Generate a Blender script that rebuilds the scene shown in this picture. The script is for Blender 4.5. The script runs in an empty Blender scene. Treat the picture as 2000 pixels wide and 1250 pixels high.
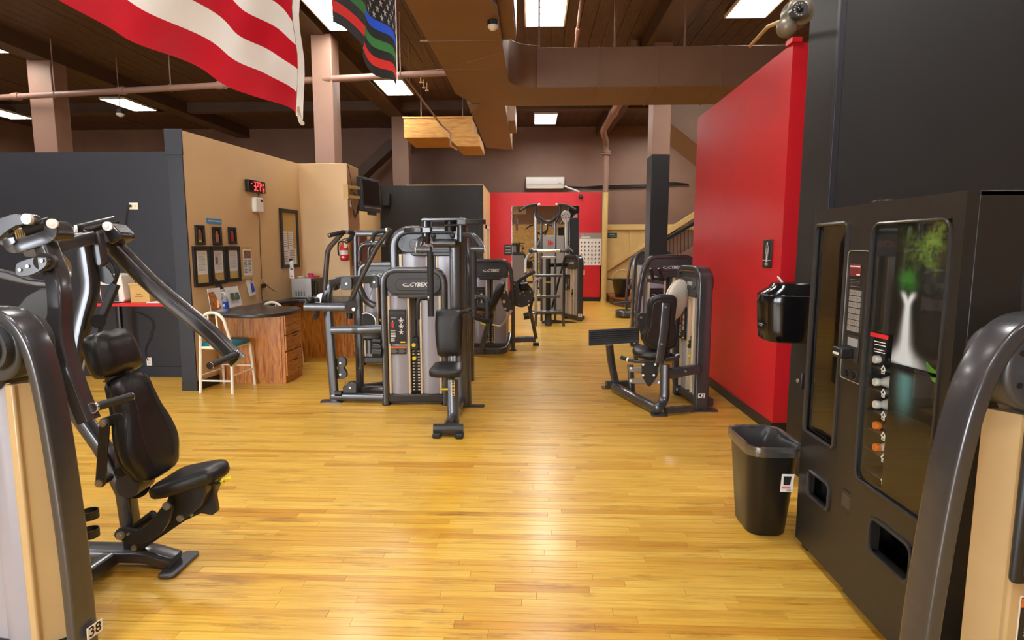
import bpy, bmesh, math, random
from mathutils import Vector, Matrix
random.seed(7)
scene = bpy.context.scene
COL = scene.collection
V = Vector

# ---------------------------------------------------------------- camera
CAM_H = 1.65
FPX = 1150.0                      # focal length in pixels of the 2000 px wide frame
YAW, PITCH = math.radians(2.0), math.radians(6.94)
cam_data = bpy.data.cameras.new('camera')
cam_data.sensor_width = 36.0
cam_data.lens = 36.0 * FPX / 2000.0
cam_data.clip_start = 0.05
cam_data.clip_end = 200
cam = bpy.data.objects.new('camera', cam_data)
COL.objects.link(cam)
cam.location = (0, 0, CAM_H)
cam.rotation_euler = (math.pi / 2 - PITCH, 0, YAW)
scene.camera = cam

# ---------------------------------------------------------------- view, world
scene.view_settings.view_transform = 'Standard'
scene.view_settings.look = 'None'
scene.view_settings.gamma = 1.0
scene.view_settings.use_curve_mapping = False
scene.view_settings.exposure = 0.82
world = bpy.data.worlds.new('world')
scene.world = world
world.use_nodes = True
world.node_tree.nodes['Background'].inputs[0].default_value = (1.0, 0.93, 0.85, 1)
world.node_tree.nodes['Background'].inputs[1].default_value = 0.10
LAMP_STRENGTH = 23.0              # radiance of the fluorescent diffusers
LAMP_COLOUR = (1.0, 0.965, 0.915)

# measuring helper: where the sight line of a photograph pixel meets the vertical plane Y = const or the floor
_F = V((-math.sin(YAW) * math.cos(PITCH), math.cos(YAW) * math.cos(PITCH), -math.sin(PITCH)))
_R = V((math.cos(YAW), math.sin(YAW), 0))
_U = _R.cross(_F)
def ray(px, py):
    return _F + _R * ((px - 1000) / FPX) - _U * ((py - 625) / FPX)
def P(px, py, Y):
    d = ray(px, py)
    return V((0, 0, CAM_H)) + d * (Y / d.y)
def FL(px, py, z=0.0):
    d = ray(px, py)
    return V((0, 0, CAM_H)) + d * ((z - CAM_H) / d.z)
def PX(px, py, X):
    d = ray(px, py)
    return V((0, 0, CAM_H)) + d * (X / d.x)

# ---------------------------------------------------------------- materials
def lin(c):
    return tuple(((x / 255) / 12.92 if x / 255 <= 0.04045 else ((x / 255 + 0.055) / 1.055) ** 2.4) for x in c)
def mat(name, rgb, rough=0.5, metal=0.0, var=0.08, scale=6.0, bump=0.0, bscale=60.0, coat=0.0, spec=0.5, sheen=0.0, alpha=None):
    m = bpy.data.materials.new(name)
    m.use_nodes = True
    nt = m.node_tree
    b = nt.nodes['Principled BSDF']
    c = lin(rgb)
    b.inputs['Roughness'].default_value = rough
    b.inputs['Metallic'].default_value = metal
    b.inputs['Specular IOR Level'].default_value = spec
    b.inputs['Coat Weight'].default_value = coat
    b.inputs['Coat Roughness'].default_value = 0.12
    tc = nt.nodes.new('ShaderNodeTexCoord')
    n = nt.nodes.new('ShaderNodeTexNoise')
    n.inputs['Scale'].default_value = scale
    n.inputs['Detail'].default_value = 3
    nt.links.new(tc.outputs['Object'], n.inputs['Vector'])
    r = nt.nodes.new('ShaderNodeValToRGB')
    r.color_ramp.elements[0].position = 0.3
    r.color_ramp.elements[1].position = 0.7
    r.color_ramp.elements[0].color = tuple(x * (1 - var) for x in c) + (1,)
    r.color_ramp.elements[1].color = tuple(min(1, x * (1 + var)) for x in c) + (1,)
    nt.links.new(n.outputs['Fac'], r.inputs['Fac'])
    nt.links.new(r.outputs['Color'], b.inputs['Base Color'])
    if bump > 0:
        n2 = nt.nodes.new('ShaderNodeTexNoise')
        n2.inputs['Scale'].default_value = bscale
        n2.inputs['Detail'].default_value = 2
        nt.links.new(tc.outputs['Object'], n2.inputs['Vector'])
        bp = nt.nodes.new('ShaderNodeBump')
        bp.inputs['Strength'].default_value = bump
        bp.inputs['Distance'].default_value = 0.01
        nt.links.new(n2.outputs['Fac'], bp.inputs['Height'])
        nt.links.new(bp.outputs['Normal'], b.inputs['Normal'])
    return m
def emis(name, rgb, strength):
    m = bpy.data.materials.new(name)
    m.use_nodes = True
    b = m.node_tree.nodes['Principled BSDF']
    b.inputs['Base Color'].default_value = (0.02, 0.02, 0.02, 1)
    b.inputs['Emission Color'].default_value = tuple(rgb) + (1,)
    b.inputs['Emission Strength'].default_value = strength
    return m
def wood_mat(name, dark, light, axis='Z', rough=0.35, scale=1.0):
    m = bpy.data.materials.new(name)
    m.use_nodes = True
    nt = m.node_tree
    b = nt.nodes['Principled BSDF']
    tc = nt.nodes.new('ShaderNodeTexCoord')
    mp = nt.nodes.new('ShaderNodeMapping')
    s = [9 * scale] * 3
    s['XYZ'.index(axis)] = 0.9 * scale
    mp.inputs['Scale'].default_value = s
    n = nt.nodes.new('ShaderNodeTexNoise')
    n.inputs['Scale'].default_value = 5
    n.inputs['Detail'].default_value = 5
    n.inputs['Distortion'].default_value = 1.2
    r = nt.nodes.new('ShaderNodeValToRGB')
    r.color_ramp.elements[0].position = 0.36
    r.color_ramp.elements[1].position = 0.6
    r.color_ramp.elements[0].color = lin(dark) + (1,)
    r.color_ramp.elements[1].color = lin(light) + (1,)
    nt.links.new(tc.outputs['Object'], mp.inputs['Vector'])
    nt.links.new(mp.outputs['Vector'], n.inputs['Vector'])
    nt.links.new(n.outputs['Fac'], r.inputs['Fac'])
    nt.links.new(r.outputs['Color'], b.inputs['Base Color'])
    b.inputs['Roughness'].default_value = rough
    return m
def glass_mat(name, tint=(0.9, 0.9, 0.9), refl=0.10, rough=0.02):
    m = bpy.data.materials.new(name)
    m.use_nodes = True
    nt = m.node_tree
    nt.nodes.remove(nt.nodes['Principled BSDF'])
    out = nt.nodes['Material Output']
    t = nt.nodes.new('ShaderNodeBsdfTransparent')
    t.inputs[0].default_value = tuple(tint) + (1,)
    g = nt.nodes.new('ShaderNodeBsdfGlossy')
    g.inputs['Roughness'].default_value = rough
    lw = nt.nodes.new('ShaderNodeFresnel')
    lw.inputs['IOR'].default_value = 1.45
    mx = nt.nodes.new('ShaderNodeMixShader')
    ma = nt.nodes.new('ShaderNodeMath')
    ma.operation = 'ADD'
    ma.inputs[1].default_value = refl * 0.3
    geo = nt.nodes.new('ShaderNodeNewGeometry')
    fs_ = nt.nodes.new('ShaderNodeMath'); fs_.operation = 'SUBTRACT'; fs_.inputs[0].default_value = 1.0
    fm_ = nt.nodes.new('ShaderNodeMath'); fm_.operation = 'MULTIPLY'
    nt.links.new(geo.outputs['Backfacing'], fs_.inputs[1])
    nt.links.new(lw.outputs[0], ma.inputs[0])
    nt.links.new(ma.outputs[0], fm_.inputs[0]); nt.links.new(fs_.outputs[0], fm_.inputs[1])
    nt.links.new(fm_.outputs[0], mx.inputs[0])
    nt.links.new(t.outputs[0], mx.inputs[1])
    nt.links.new(g.outputs[0], mx.inputs[2])
    nt.links.new(mx.outputs[0], out.inputs[0])
    return m

M = {}
M['tan'] = mat('tan wall paint', (222, 185, 134), 0.45, var=0.03, scale=2, bump=0.05, bscale=80)
M['wall_black'] = mat('black wall paint', (35, 37, 45), 0.42, var=0.05, scale=2, bump=0.06, bscale=60)
M['wall_black2'] = mat('black satin paint', (32, 32, 33), 0.5, var=0.08, scale=3, bump=0.05, bscale=50)
M['red'] = mat('red wall paint', (210, 28, 38), 0.42, var=0.04, scale=2, bump=0.05, bscale=40, spec=0.6)
M['brown'] = mat('brown wall paint', (132, 98, 80), 0.55, var=0.08, scale=1.2, bump=0.05, bscale=30)
M['duct'] = mat('brown duct paint', (128, 96, 72), 0.5, var=0.05, scale=2)
M['ceiling'] = mat('dark brown ceiling paint', (104, 76, 54), 0.6, var=0.15, scale=3, bump=0.1, bscale=20)
M['beam'] = mat('brown beam paint', (84, 62, 46), 0.6, var=0.1, scale=3)
M['column'] = mat('mauve brown column paint', (150, 116, 98), 0.5, var=0.05, scale=3)
M['base'] = mat('black vinyl base', (34, 32, 30), 0.4)
M['frame'] = mat('charcoal powder coat', (84, 84, 87), 0.26, metal=0.55, var=0.05, scale=20, coat=0.25)
M['frame_dark'] = mat('dark powder coat', (54, 53, 53), 0.38, metal=0.2, var=0.06, scale=20, coat=0.15)
M['plastic'] = mat('charcoal plastic cap', (62, 63, 66), 0.36, var=0.05, scale=10, coat=0.15)
M['black'] = mat('black plastic', (28, 28, 29), 0.4, var=0.08)
M['black_gloss'] = mat('black gloss', (16, 16, 18), 0.14, var=0.05)
M['rubber'] = mat('black rubber grip', (36, 36, 37), 0.6, bump=0.1, bscale=200)
M['vinyl'] = mat('black vinyl upholstery', (30, 29, 29), 0.36, var=0.12, scale=12, bump=0.12, bscale=180)
M['shroud'] = mat('pale grey shroud', (158, 156, 166), 0.24, var=0.04, scale=1.5, coat=0.3)
M['cream_shaded'] = mat('sand edge strip', (196, 166, 118), 0.38, var=0.04, coat=0.2)  # cream strips of the foreground towers, with shade put into the colour
M['cream'] = mat('cream edge strip', (222, 200, 164), 0.35, var=0.03, coat=0.2)
M['chrome'] = mat('chrome', (210, 208, 204), 0.18, metal=1.0, var=0.02)
M['bolt'] = mat('satin steel bolt', (196, 192, 184), 0.3, metal=0.8, var=0.03)
M['white'] = mat('white plastic', (236, 232, 224), 0.35, var=0.02)
M['whitepaint'] = mat('cream white enamel', (240, 232, 212), 0.3, var=0.02)
M['paper'] = mat('white paper', (238, 236, 232), 0.7, var=0.03)
M['ink'] = mat('black ink', (24, 24, 26), 0.6)
M['greyink'] = mat('grey ink', (150, 148, 146), 0.7)
M['yellow'] = mat('yellow plastic', (226, 206, 30), 0.4)
M['orange'] = mat('orange print', (226, 110, 36), 0.5)
M['redprint'] = mat('red print', (214, 34, 42), 0.5)
M['logo'] = mat('logo white', (232, 230, 226), 0.4)
M['logo_red'] = mat('logo salmon red', (226, 128, 120), 0.4)
M['grey'] = mat('grey sheet metal', (150, 146, 142), 0.4, metal=0.1, var=0.04)
M['silver'] = mat('brushed silver', (176, 172, 166), 0.35, metal=0.5, var=0.04)
M['teal'] = mat('teal vinyl', (10, 120, 140), 0.45, var=0.1, scale=12)
M['oak'] = wood_mat('honey oak veneer', (150, 82, 24), (210, 134, 50), 'Z', 0.35)
M['oak_h'] = wood_mat('honey oak drawer', (160, 92, 30), (214, 142, 58), 'Y', 0.35)
M['ply'] = wood_mat('plywood', (176, 120, 52), (206, 152, 78), 'X', 0.6, 0.6)
M['cabinet'] = wood_mat('red brown cabinet wood', (110, 54, 22), (146, 78, 34), 'Z', 0.35)
M['counter'] = mat('black laminate', (48, 46, 46), 0.28, var=0.1, scale=60)
M['cork'] = mat('cork board', (206, 172, 104), 0.8, var=0.12, scale=160)
M['green'] = mat('dark green sign', (22, 60, 44), 0.5)
M['blue'] = mat('blue print', (60, 140, 196), 0.5)
M['darkblue'] = mat('blue label', (30, 84, 186), 0.4)
M['pole'] = mat('cream yellow pipe paint', (212, 182, 118), 0.4, var=0.05)
M['stair'] = mat('tan woodwork paint', (204, 170, 106), 0.5, var=0.06, scale=3)
M['pipe'] = mat('brown pipe paint', (146, 112, 98), 0.45, var=0.05)
M['cable'] = mat('steel cable', (170, 166, 160), 0.35, metal=0.7)
M['magenta'] = mat('magenta plastic', (214, 40, 120), 0.4)
M['led'] = emis('red led', (1.0, 0.03, 0.03), 3.0)
M['lamp'] = emis('fluorescent diffuser', LAMP_COLOUR, LAMP_STRENGTH)
M['vend_lamp'] = emis('vending lamp', (1.0, 0.95, 0.85), 4.0)
M['camera_grey'] = mat('olive grey camera shell', (112, 104, 90), 0.35, metal=0.2)
M['added_daylight'] = emis('daylight in a window pane', (0.86, 0.93, 1.0), 14.0)  # glow of the added windows behind the camera
M['mirror'] = mat('mirror silver', (225, 222, 215), 0.02, metal=1.0, var=0.0)

# ---------------------------------------------------------------- mesh building
def fillet(pts, rad, n=5):
    pts = [V(p) for p in pts]
    if rad <= 0 or len(pts) < 3:
        return pts
    out = [pts[0]]
    for i in range(1, len(pts) - 1):
        a, b, c = pts[i - 1], pts[i], pts[i + 1]
        d1, d2 = (a - b), (c - b)
        l1, l2 = d1.length, d2.length
        if l1 < 1e-6 or l2 < 1e-6:
            continue
        d1.normalize(); d2.normalize()
        r = min(rad, l1 * 0.49, l2 * 0.49)
        p0, p1 = b + d1 * r, b + d2 * r
        for k in range(n + 1):
            t = k / n
            out.append(p0 * (1 - t) ** 2 + b * 2 * t * (1 - t) + p1 * t * t)
    out.append(pts[-1])
    return out
class MB:
    def __init__(s):
        s.v = []; s.f = []; s.m = []
    def add(s, vs, fs, mi=0):
        o = len(s.v)
        s.v += [V(x) for x in vs]
        s.f += [tuple(i + o for i in f) for f in fs]
        s.m += [mi] * len(fs)
        return s
    def box(s, c, d, mi=0, R=None):
        c = V(c); x, y, z = (k / 2 for k in d)
        vs = [V((a * x, b * y, e * z)) for a in (-1, 1) for b in (-1, 1) for e in (-1, 1)]
        if R is not None:
            vs = [R @ q for q in vs]
        s.add([c + q for q in vs], [(0, 1, 3, 2), (4, 6, 7, 5), (0, 4, 5, 1), (2, 3, 7, 6), (0, 2, 6, 4), (1, 5, 7, 3)], mi)
        return s
    def bb(s, x0, x1, y0, y1, z0, z1, mi=0):
        return s.box(((x0 + x1) / 2, (y0 + y1) / 2, (z0 + z1) / 2), (abs(x1 - x0), abs(y1 - y0), abs(z1 - z0)), mi)
    def sweep(s, pts, sec, up=None, mi=0, closed=False):
        pts = [V(p) for p in pts]
        n, k = len(pts), len(sec)
        tang = []
        for i in range(n):
            a = pts[i - 1] if i > 0 else (pts[-1] if closed else pts[0])
            b = pts[i + 1] if i < n - 1 else (pts[0] if closed else pts[-1])
            t = b - a
            tang.append(t.normalized() if t.length > 1e-9 else V((0, 0, 1)))
        if up is None:
            u = V((0, 0, 1)) if abs(tang[0].z) < 0.9 else V((0, 1, 0))
        else:
            u = V(up)
        vs = []
        for i in range(n):
            t = tang[i]
            if up is not None:
                u = V(up)
            sd = t.cross(u)
            if sd.length < 1e-5:
                sd = t.orthogonal()
            sd.normalize()
            uu = sd.cross(t).normalized()
            u = uu
            for (a, b) in sec:
                vs.append(pts[i] + sd * a + uu * b)
        fs = []
        rng = n if closed else n - 1
        for i in range(rng):
            j = (i + 1) % n
            for q in range(k):
                w = (q + 1) % k
                fs.append((i * k + q, i * k + w, j * k + w, j * k + q))
        if not closed:
            fs.append(tuple(reversed(range(k))))
            fs.append(tuple((n - 1) * k + q for q in range(k)))
        return s.add(vs, fs, mi)
    def tube(s, pts, r, n=10, fil=0.0, mi=0, closed=False):
        sec = [(r * math.cos(2 * math.pi * i / n), r * math.sin(2 * math.pi * i / n)) for i in range(n)]
        return s.sweep(fillet(pts, fil), sec, None, mi, closed)
    def bar(s, pts, w, h, up=(0, 0, 1), fil=0.0, rad=0.25, mi=0, seg=2):
        # rounded rectangular tube: w across, h along "up"
        r = min(w, h) * rad
        sec = []
        for cx, cy, a0 in ((w / 2 - r, h / 2 - r, 0), (-w / 2 + r, h / 2 - r, 90), (-w / 2 + r, -h / 2 + r, 180), (w / 2 - r, -h / 2 + r, 270)):
            for q in range(seg + 1):
                a = math.radians(a0 + 90 * q / seg)
                sec.append((cx + r * math.cos(a), cy + r * math.sin(a)))
        return s.sweep(fillet(pts, fil), sec, up, mi)
    def cyl(s, a, b, r, n=16, mi=0, r2=None):
        a, b = V(a), V(b)
        t = (b - a).normalized()
        u = t.orthogonal().normalized(); w = t.cross(u)
        r2 = r if r2 is None else r2
        vs = [a + (u * math.cos(2 * math.pi * i / n) + w * math.sin(2 * math.pi * i / n)) * r for i in range(n)]
        vs += [b + (u * math.cos(2 * math.pi * i / n) + w * math.sin(2 * math.pi * i / n)) * r2 for i in range(n)]
        fs = [(i, (i + 1) % n, n + (i + 1) % n, n + i) for i in range(n)]
        fs += [tuple(reversed(range(n))), tuple(range(n, 2 * n))]
        return s.add(vs, fs, mi)
    def prism(s, poly, vec, mi=0):
        poly = [V(p) for p in poly]; vec = V(vec); n = len(poly)
        vs = poly + [p + vec for p in poly]
        fs = [tuple(reversed(range(n))), tuple(range(n, 2 * n))] + [(i, (i + 1) % n, n + (i + 1) % n, n + i) for i in range(n)]
        return s.add(vs, fs, mi)
    def lathe(s, prof, c=(0, 0, 0), n=24, Rm=None, mi=0, ring=False):
        c = V(c); vs = []
        for (r, z) in prof:
            for i in range(n):
                a = 2 * math.pi * i / n
                q = V((r * math.cos(a), r * math.sin(a), z))
                vs.append(c + (Rm @ q if Rm is not None else q))
        fs = []
        for j in range(len(prof) - 1):
            for i in range(n):
                w = (i + 1) % n
                fs.append((j * n + i, j * n + w, (j + 1) * n + w, (j + 1) * n + i))
        if ring:
            k = (len(prof) - 1) * n
            fs += [(k + i, k + (i + 1) % n, (i + 1) % n, i) for i in range(n)]
        else:
            fs.append(tuple(reversed(range(n))))
            fs.append(tuple((len(prof) - 1) * n + i for i in range(n)))
        return s.add(vs, fs, mi)
    def ball(s, c, r, n=12, sc=(1, 1, 1), mi=0):
        prof = [(r * math.sin(math.pi * (i + 0.5) / (n // 2 + 1) * (n // 2 + 1) / (n // 2 + 1)), 0) for i in range(1)]
        k = n // 2 + 1
        vs, fs = [], []
        for j in range(k + 1):
            th = math.pi * j / k
            for i in range(n):
                a = 2 * math.pi * i / n
                vs.append(V(c) + V((r * sc[0] * math.sin(th) * math.cos(a), r * sc[1] * math.sin(th) * math.sin(a), r * sc[2] * math.cos(th))))
        for j in range(k):
            for i in range(n):
                w = (i + 1) % n
                fs.append((j * n + i, (j + 1) * n + i, (j + 1) * n + w, j * n + w))
        return s.add(vs, fs, mi)
    def pad(s, outline, o, u, v, w, th, soft=0.25, mi=0, dome=0.12):
        # upholstered cushion: outline [(a, b)] in the u-v plane at o, thickness th along w
        o, u, v, w = V(o), V(u), V(v), V(w)
        cx = sum(p[0] for p in outline) / len(outline); cy = sum(p[1] for p in outline) / len(outline)
        ext = min(max(p[0] for p in outline) - min(p[0] for p in outline), max(p[1] for p in outline) - min(p[1] for p in outline))
        e = th * soft / (ext / 2)
        lay = [(1 - 1.0 * e, 0), (1 - 0.3 * e, 0.12), (1, 0.3), (1, 0.7), (1 - 0.35 * e, 0.88), (1 - 1.1 * e, 1.0), (0.62, 1 + dome * 0.8), (0.25, 1 + dome)]
        vs = []; n = len(outline)
        for sc, h in lay:
            for (a, b) in outline:
                vs.append(o + u * (cx + (a - cx) * sc) + v * (cy + (b - cy) * sc) + w * (h * th))
        fs = [tuple(reversed(range(n)))]
        for j in range(len(lay) - 1):
            for i in range(n):
                q = (i + 1) % n
                fs.append((j * n + i, j * n + q, (j + 1) * n + q, (j + 1) * n + i))
        fs.append(tuple((len(lay) - 1) * n + i for i in range(n)))
        return s.add(vs, fs, mi)
def rrect(w, h, r, n=4, cx=0, cy=0):
    out = []
    for x, y, a0 in ((w / 2 - r, h / 2 - r, 0), (-w / 2 + r, h / 2 - r, 90), (-w / 2 + r, -h / 2 + r, 180), (w / 2 - r, -h / 2 + r, 270)):
        for q in range(n + 1):
            a = math.radians(a0 + 90 * q / n)
            out.append((cx + x + r * math.cos(a), cy + y + r * math.sin(a)))
    return out
def smooth_loop(pts, n=3):
    # closed Catmull-Rom through 2D points
    out = []; k = len(pts)
    for i in range(k):
        p0, p1, p2, p3 = pts[i - 1], pts[i], pts[(i + 1) % k], pts[(i + 2) % k]
        for q in range(n):
            t = q / n
            out.append(tuple(0.5 * (2 * p1[c] + (p2[c] - p0[c]) * t + (2 * p0[c] - 5 * p1[c] + 4 * p2[c] - p3[c]) * t * t + (3 * p1[c] - p0[c] - 3 * p2[c] + p3[c]) * t ** 3) for c in range(len(p1))))
    return out
def smooth_path(pts, n=6):
    pts = [V(p) for p in pts]
    out = []; k = len(pts)
    for i in range(k - 1):
        p0 = pts[max(i - 1, 0)]; p1 = pts[i]; p2 = pts[i + 1]; p3 = pts[min(i + 2, k - 1)]
        for q in range(n):
            t = q / n
            out.append(0.5 * (2 * p1 + (p2 - p0) * t + (2 * p0 - 5 * p1 + 4 * p2 - p3) * t * t + (3 * p1 - p0 - 3 * p2 + p3) * t ** 3))
    out.append(pts[-1])
    return out

WORLD = {}      # world matrix of every root and part, for placing children measured in world space
def tag(o, label=None, cat=None, group=None, kind=None):
    if label: o['label'] = label
    if cat: o['category'] = cat
    if group: o['group'] = group
    if kind: o['kind'] = kind
    return o
def thing(name, label, cat, loc=(0, 0, 0), rz=0.0, group=None):
    o = bpy.data.objects.new(name, None)
    o.empty_display_size = 0.1
    COL.objects.link(o)
    o.location = loc
    o.rotation_euler = (0, 0, rz)
    WORLD[o.name] = Matrix.Translation(V(loc)) @ Matrix.Rotation(rz, 4, 'Z')
    return tag(o, label, cat, group)
def obj(name, mb, mats, parent=None, bevel=0.0, smooth=True, local=False, label=None, cat=None, group=None, kind=None, sub=0):
    """links a mesh as ONE object; vertices are world coordinates unless local"""
    if not isinstance(mats, (list, tuple)):
        mats = [mats]
    me = bpy.data.meshes.new(name)
    vs = mb.v
    o = bpy.data.objects.new(name, me)
    COL.objects.link(o)
    if parent is not None:
        o.parent = parent
        W = WORLD[parent.name]
        if not local:
            inv = W.inverted()
            vs = [inv @ p for p in vs]
        WORLD[o.name] = W.copy()
    else:
        if vs:
            lo = V((min(p.x for p in vs), min(p.y for p in vs), min(p.z for p in vs)))
            hi = V((max(p.x for p in vs), max(p.y for p in vs), max(p.z for p in vs)))
            c = V(((lo.x + hi.x) / 2, (lo.y + hi.y) / 2, lo.z))
            o.location = c
            vs = [p - c for p in vs]
            WORLD[o.name] = Matrix.Translation(c)
    me.from_pydata([tuple(p) for p in vs], [], mb.f)
    for m_ in mats:
        me.materials.append(M[m_] if isinstance(m_, str) else m_)
    if len(mats) > 1:
        me.polygons.foreach_set('material_index', mb.m)
    if smooth:
        me.polygons.foreach_set('use_smooth', [True] * len(me.polygons))
        me.set_sharp_from_angle(angle=math.radians(38))
    bm = bmesh.new(); bm.from_mesh(me)
    bmesh.ops.recalc_face_normals(bm, faces=bm.faces)
    bm.to_mesh(me); bm.free()
    me.update()
    if bevel > 0:
        b = o.modifiers.new('bevel', 'BEVEL')
        b.width = bevel; b.segments = 2; b.limit_method = 'ANGLE'; b.angle_limit = math.radians(40)
    if sub:
        s_ = o.modifiers.new('sub', 'SUBSURF'); s_.levels = sub; s_.render_levels = sub
    return tag(o, label, cat, group, kind)
def struct(name, mb, mats, bevel=0.0, parent=None, smooth=True, label=None):
    o = obj(name, mb, mats, parent, bevel, smooth)
    if parent is None:
        o['kind'] = 'structure'
    if label: o['label'] = label
    return o
_txt = {}
def text_mb(string, size, o, u, v, depth=0.001, shear=0.0, bold=0.0, align='CENTER', mi=0, mb=None):
    """letters as flat raised geometry: written along u, standing along v, at o"""
    cu = bpy.data.curves.new('lettering', 'FONT')
    cu.body = string; cu.size = size; cu.align_x = align; cu.align_y = 'CENTER'
    cu.shear = shear; cu.offset = bold; cu.resolution_u = 2
    ob = bpy.data.objects.new('lettering', cu)
    COL.objects.link(ob)
    dg = bpy.context.evaluated_depsgraph_get(); dg.update()
    me = bpy.data.meshes.new_from_object(ob.evaluated_get(dg))
    u, v, o = V(u).normalized(), V(v).normalized(), V(o)
    w = u.cross(v)
    mb = mb or MB()
    mb.add([o + u * p.co.x + v * p.co.y + w * depth for p in me.vertices], [tuple(p.vertices) for p in me.polygons], mi)
    bpy.data.objects.remove(ob); bpy.data.curves.remove(cu); bpy.data.meshes.remove(me)
    return mb
# ================================================================= FLOOR
def floor_material():
    m = bpy.data.materials.new('varnished maple boards')
    m.use_nodes = True
    nt = m.node_tree; L = nt.links.new
    b = nt.nodes['Principled BSDF']
    geo = nt.nodes.new('ShaderNodeNewGeometry')
    oi = nt.nodes.new('ShaderNodeObjectInfo')
    add = nt.nodes.new('ShaderNodeMath'); add.operation = 'ADD'
    L(geo.outputs['Random Per Island'], add.inputs[0]); L(oi.outputs['Random'], add.inputs[1])
    fr = nt.nodes.new('ShaderNodeMath'); fr.operation = 'FRACT'; L(add.outputs[0], fr.inputs[0])
    ramp = nt.nodes.new('ShaderNodeValToRGB')
    cr = ramp.color_ramp
    cr.elements[0].position = 0.0; cr.elements[0].color = lin((202, 146, 50)) + (1,)
    cr.elements[1].position = 1.0; cr.elements[1].color = lin((229, 187, 86)) + (1,)
    e = cr.elements.new(0.10); e.color = lin((212, 161, 60)) + (1,)
    e = cr.elements.new(0.45); e.color = lin((222, 175, 72)) + (1,)
    L(fr.outputs[0], ramp.inputs['Fac'])
    # grain runs along the boards (X)
    mp = nt.nodes.new('ShaderNodeMapping'); mp.inputs['Scale'].default_value = (2.2, 45, 1)
    L(geo.outputs['Position'], mp.inputs['Vector'])
    off = nt.nodes.new('ShaderNodeVectorMath'); off.operation = 'ADD'
    comb = nt.nodes.new('ShaderNodeCombineXYZ')
    mul = nt.nodes.new('ShaderNodeMath'); mul.operation = 'MULTIPLY'; mul.inputs[1].default_value = 37
    L(fr.outputs[0], mul.inputs[0]); L(mul.outputs[0], comb.inputs[0]); L(mul.outputs[0], comb.inputs[2])
    L(mp.outputs[0], off.inputs[0]); L(comb.outputs[0], off.inputs[1])
    gn = nt.nodes.new('ShaderNodeTexNoise'); gn.inputs['Scale'].default_value = 1.6; gn.inputs['Detail'].default_value = 5
    L(off.outputs[0], gn.inputs['Vector'])
    gr = nt.nodes.new('ShaderNodeValToRGB')
    gr.color_ramp.elements[0].position = 0.30; gr.color_ramp.elements[0].color = (0.74, 0.66, 0.52, 1)
    gr.color_ramp.elements[1].position = 0.62; gr.color_ramp.elements[1].color = (1.03, 1.02, 1.0, 1)
    L(gn.outputs['Fac'], gr.inputs['Fac'])
    mx = nt.nodes.new('ShaderNodeMix'); mx.data_type = 'RGBA'; mx.blend_type = 'MULTIPLY'; mx.inputs[0].default_value = 0.8
    L(ramp.outputs[0], mx.inputs[6]); L(gr.outputs[0], mx.inputs[7])
    # worn, dirty patches that follow the boards
    mp2 = nt.nodes.new('ShaderNodeMapping'); mp2.inputs['Scale'].default_value = (1.5, 9, 1)
    L(geo.outputs['Position'], mp2.inputs['Vector'])
    dn = nt.nodes.new('ShaderNodeTexNoise'); dn.inputs['Scale'].default_value = 1.0; dn.inputs['Detail'].default_value = 6; dn.inputs['Roughness'].default_value = 0.7
    L(mp2.outputs[0], dn.inputs['Vector'])
    dr = nt.nodes.new('ShaderNodeValToRGB')
    dr.color_ramp.elements[0].position = 0.56; dr.color_ramp.elements[0].color = (0, 0, 0, 1)
    dr.color_ramp.elements[1].position = 0.74; dr.color_ramp.elements[1].color = (0.9, 0.9, 0.9, 1)
    L(dn.outputs['Fac'], dr.inputs['Fac'])
    mx2 = nt.nodes.new('ShaderNodeMix'); mx2.data_type = 'RGBA'
    L(dr.outputs[0], mx2.inputs[0]); L(mx.outputs[2], mx2.inputs[6]); mx2.inputs[7].default_value = lin((128, 80, 30)) + (1,)
    # an old amber repair line running down the room
    sp = nt.nodes.new('ShaderNodeSeparateXYZ'); L(geo.outputs['Position'], sp.inputs[0])
    ln = nt.nodes.new('ShaderNodeTexNoise'); ln.inputs['Scale'].default_value = 3.0; L(geo.outputs['Position'], ln.inputs['Vector'])
    def mth(op, a, bb):
        n = nt.nodes.new('ShaderNodeMath'); n.operation = op
        for i, x in enumerate((a, bb)):
            if isinstance(x, (int, float)): n.inputs[i].default_value = x
            else: L(x, n.inputs[i])
        return n.outputs[0]
    cx = mth('ADD', mth('MULTIPLY', sp.outputs[1], 0.037), -0.72)
    cx = mth('ADD', cx, mth('MULTIPLY', mth('SUBTRACT', ln.outputs['Fac'], 0.5), 0.10))
    d = mth('ABSOLUTE', mth('SUBTRACT', sp.outputs[0], cx), 0)
    k = nt.nodes.new('ShaderNodeMapRange'); k.inputs[1].default_value = 0.16; k.inputs[2].default_value = 0.09; k.inputs[3].default_value = 0.0; k.inputs[4].default_value = 0.8
    L(d, k.inputs[0])
    mx3 = nt.nodes.new('ShaderNodeMix'); mx3.data_type = 'RGBA'; mx3.blend_type = 'MULTIPLY'
    L(k.outputs[0], mx3.inputs[0]); L(mx2.outputs[2], mx3.inputs[6]); mx3.inputs[7].default_value = (0.97, 0.90, 0.42, 1)
    L(mx3.outputs[2], b.inputs['Base Color'])
    b.inputs['Roughness'].default_value = 0.30
    rr = nt.nodes.new('ShaderNodeMapRange'); rr.inputs[3].default_value = 0.24; rr.inputs[4].default_value = 0.42
    L(gn.outputs['Fac'], rr.inputs[0]); L(rr.outputs[0], b.inputs['Roughness'])
    b.inputs['Specular IOR Level'].default_value = 0.35
    b.inputs['Coat Weight'].default_value = 0.16; b.inputs['Coat Roughness'].default_value = 0.16
    bp = nt.nodes.new('ShaderNodeBump'); bp.inputs['Strength'].default_value = 0.08; bp.inputs['Distance'].default_value = 0.004
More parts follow.
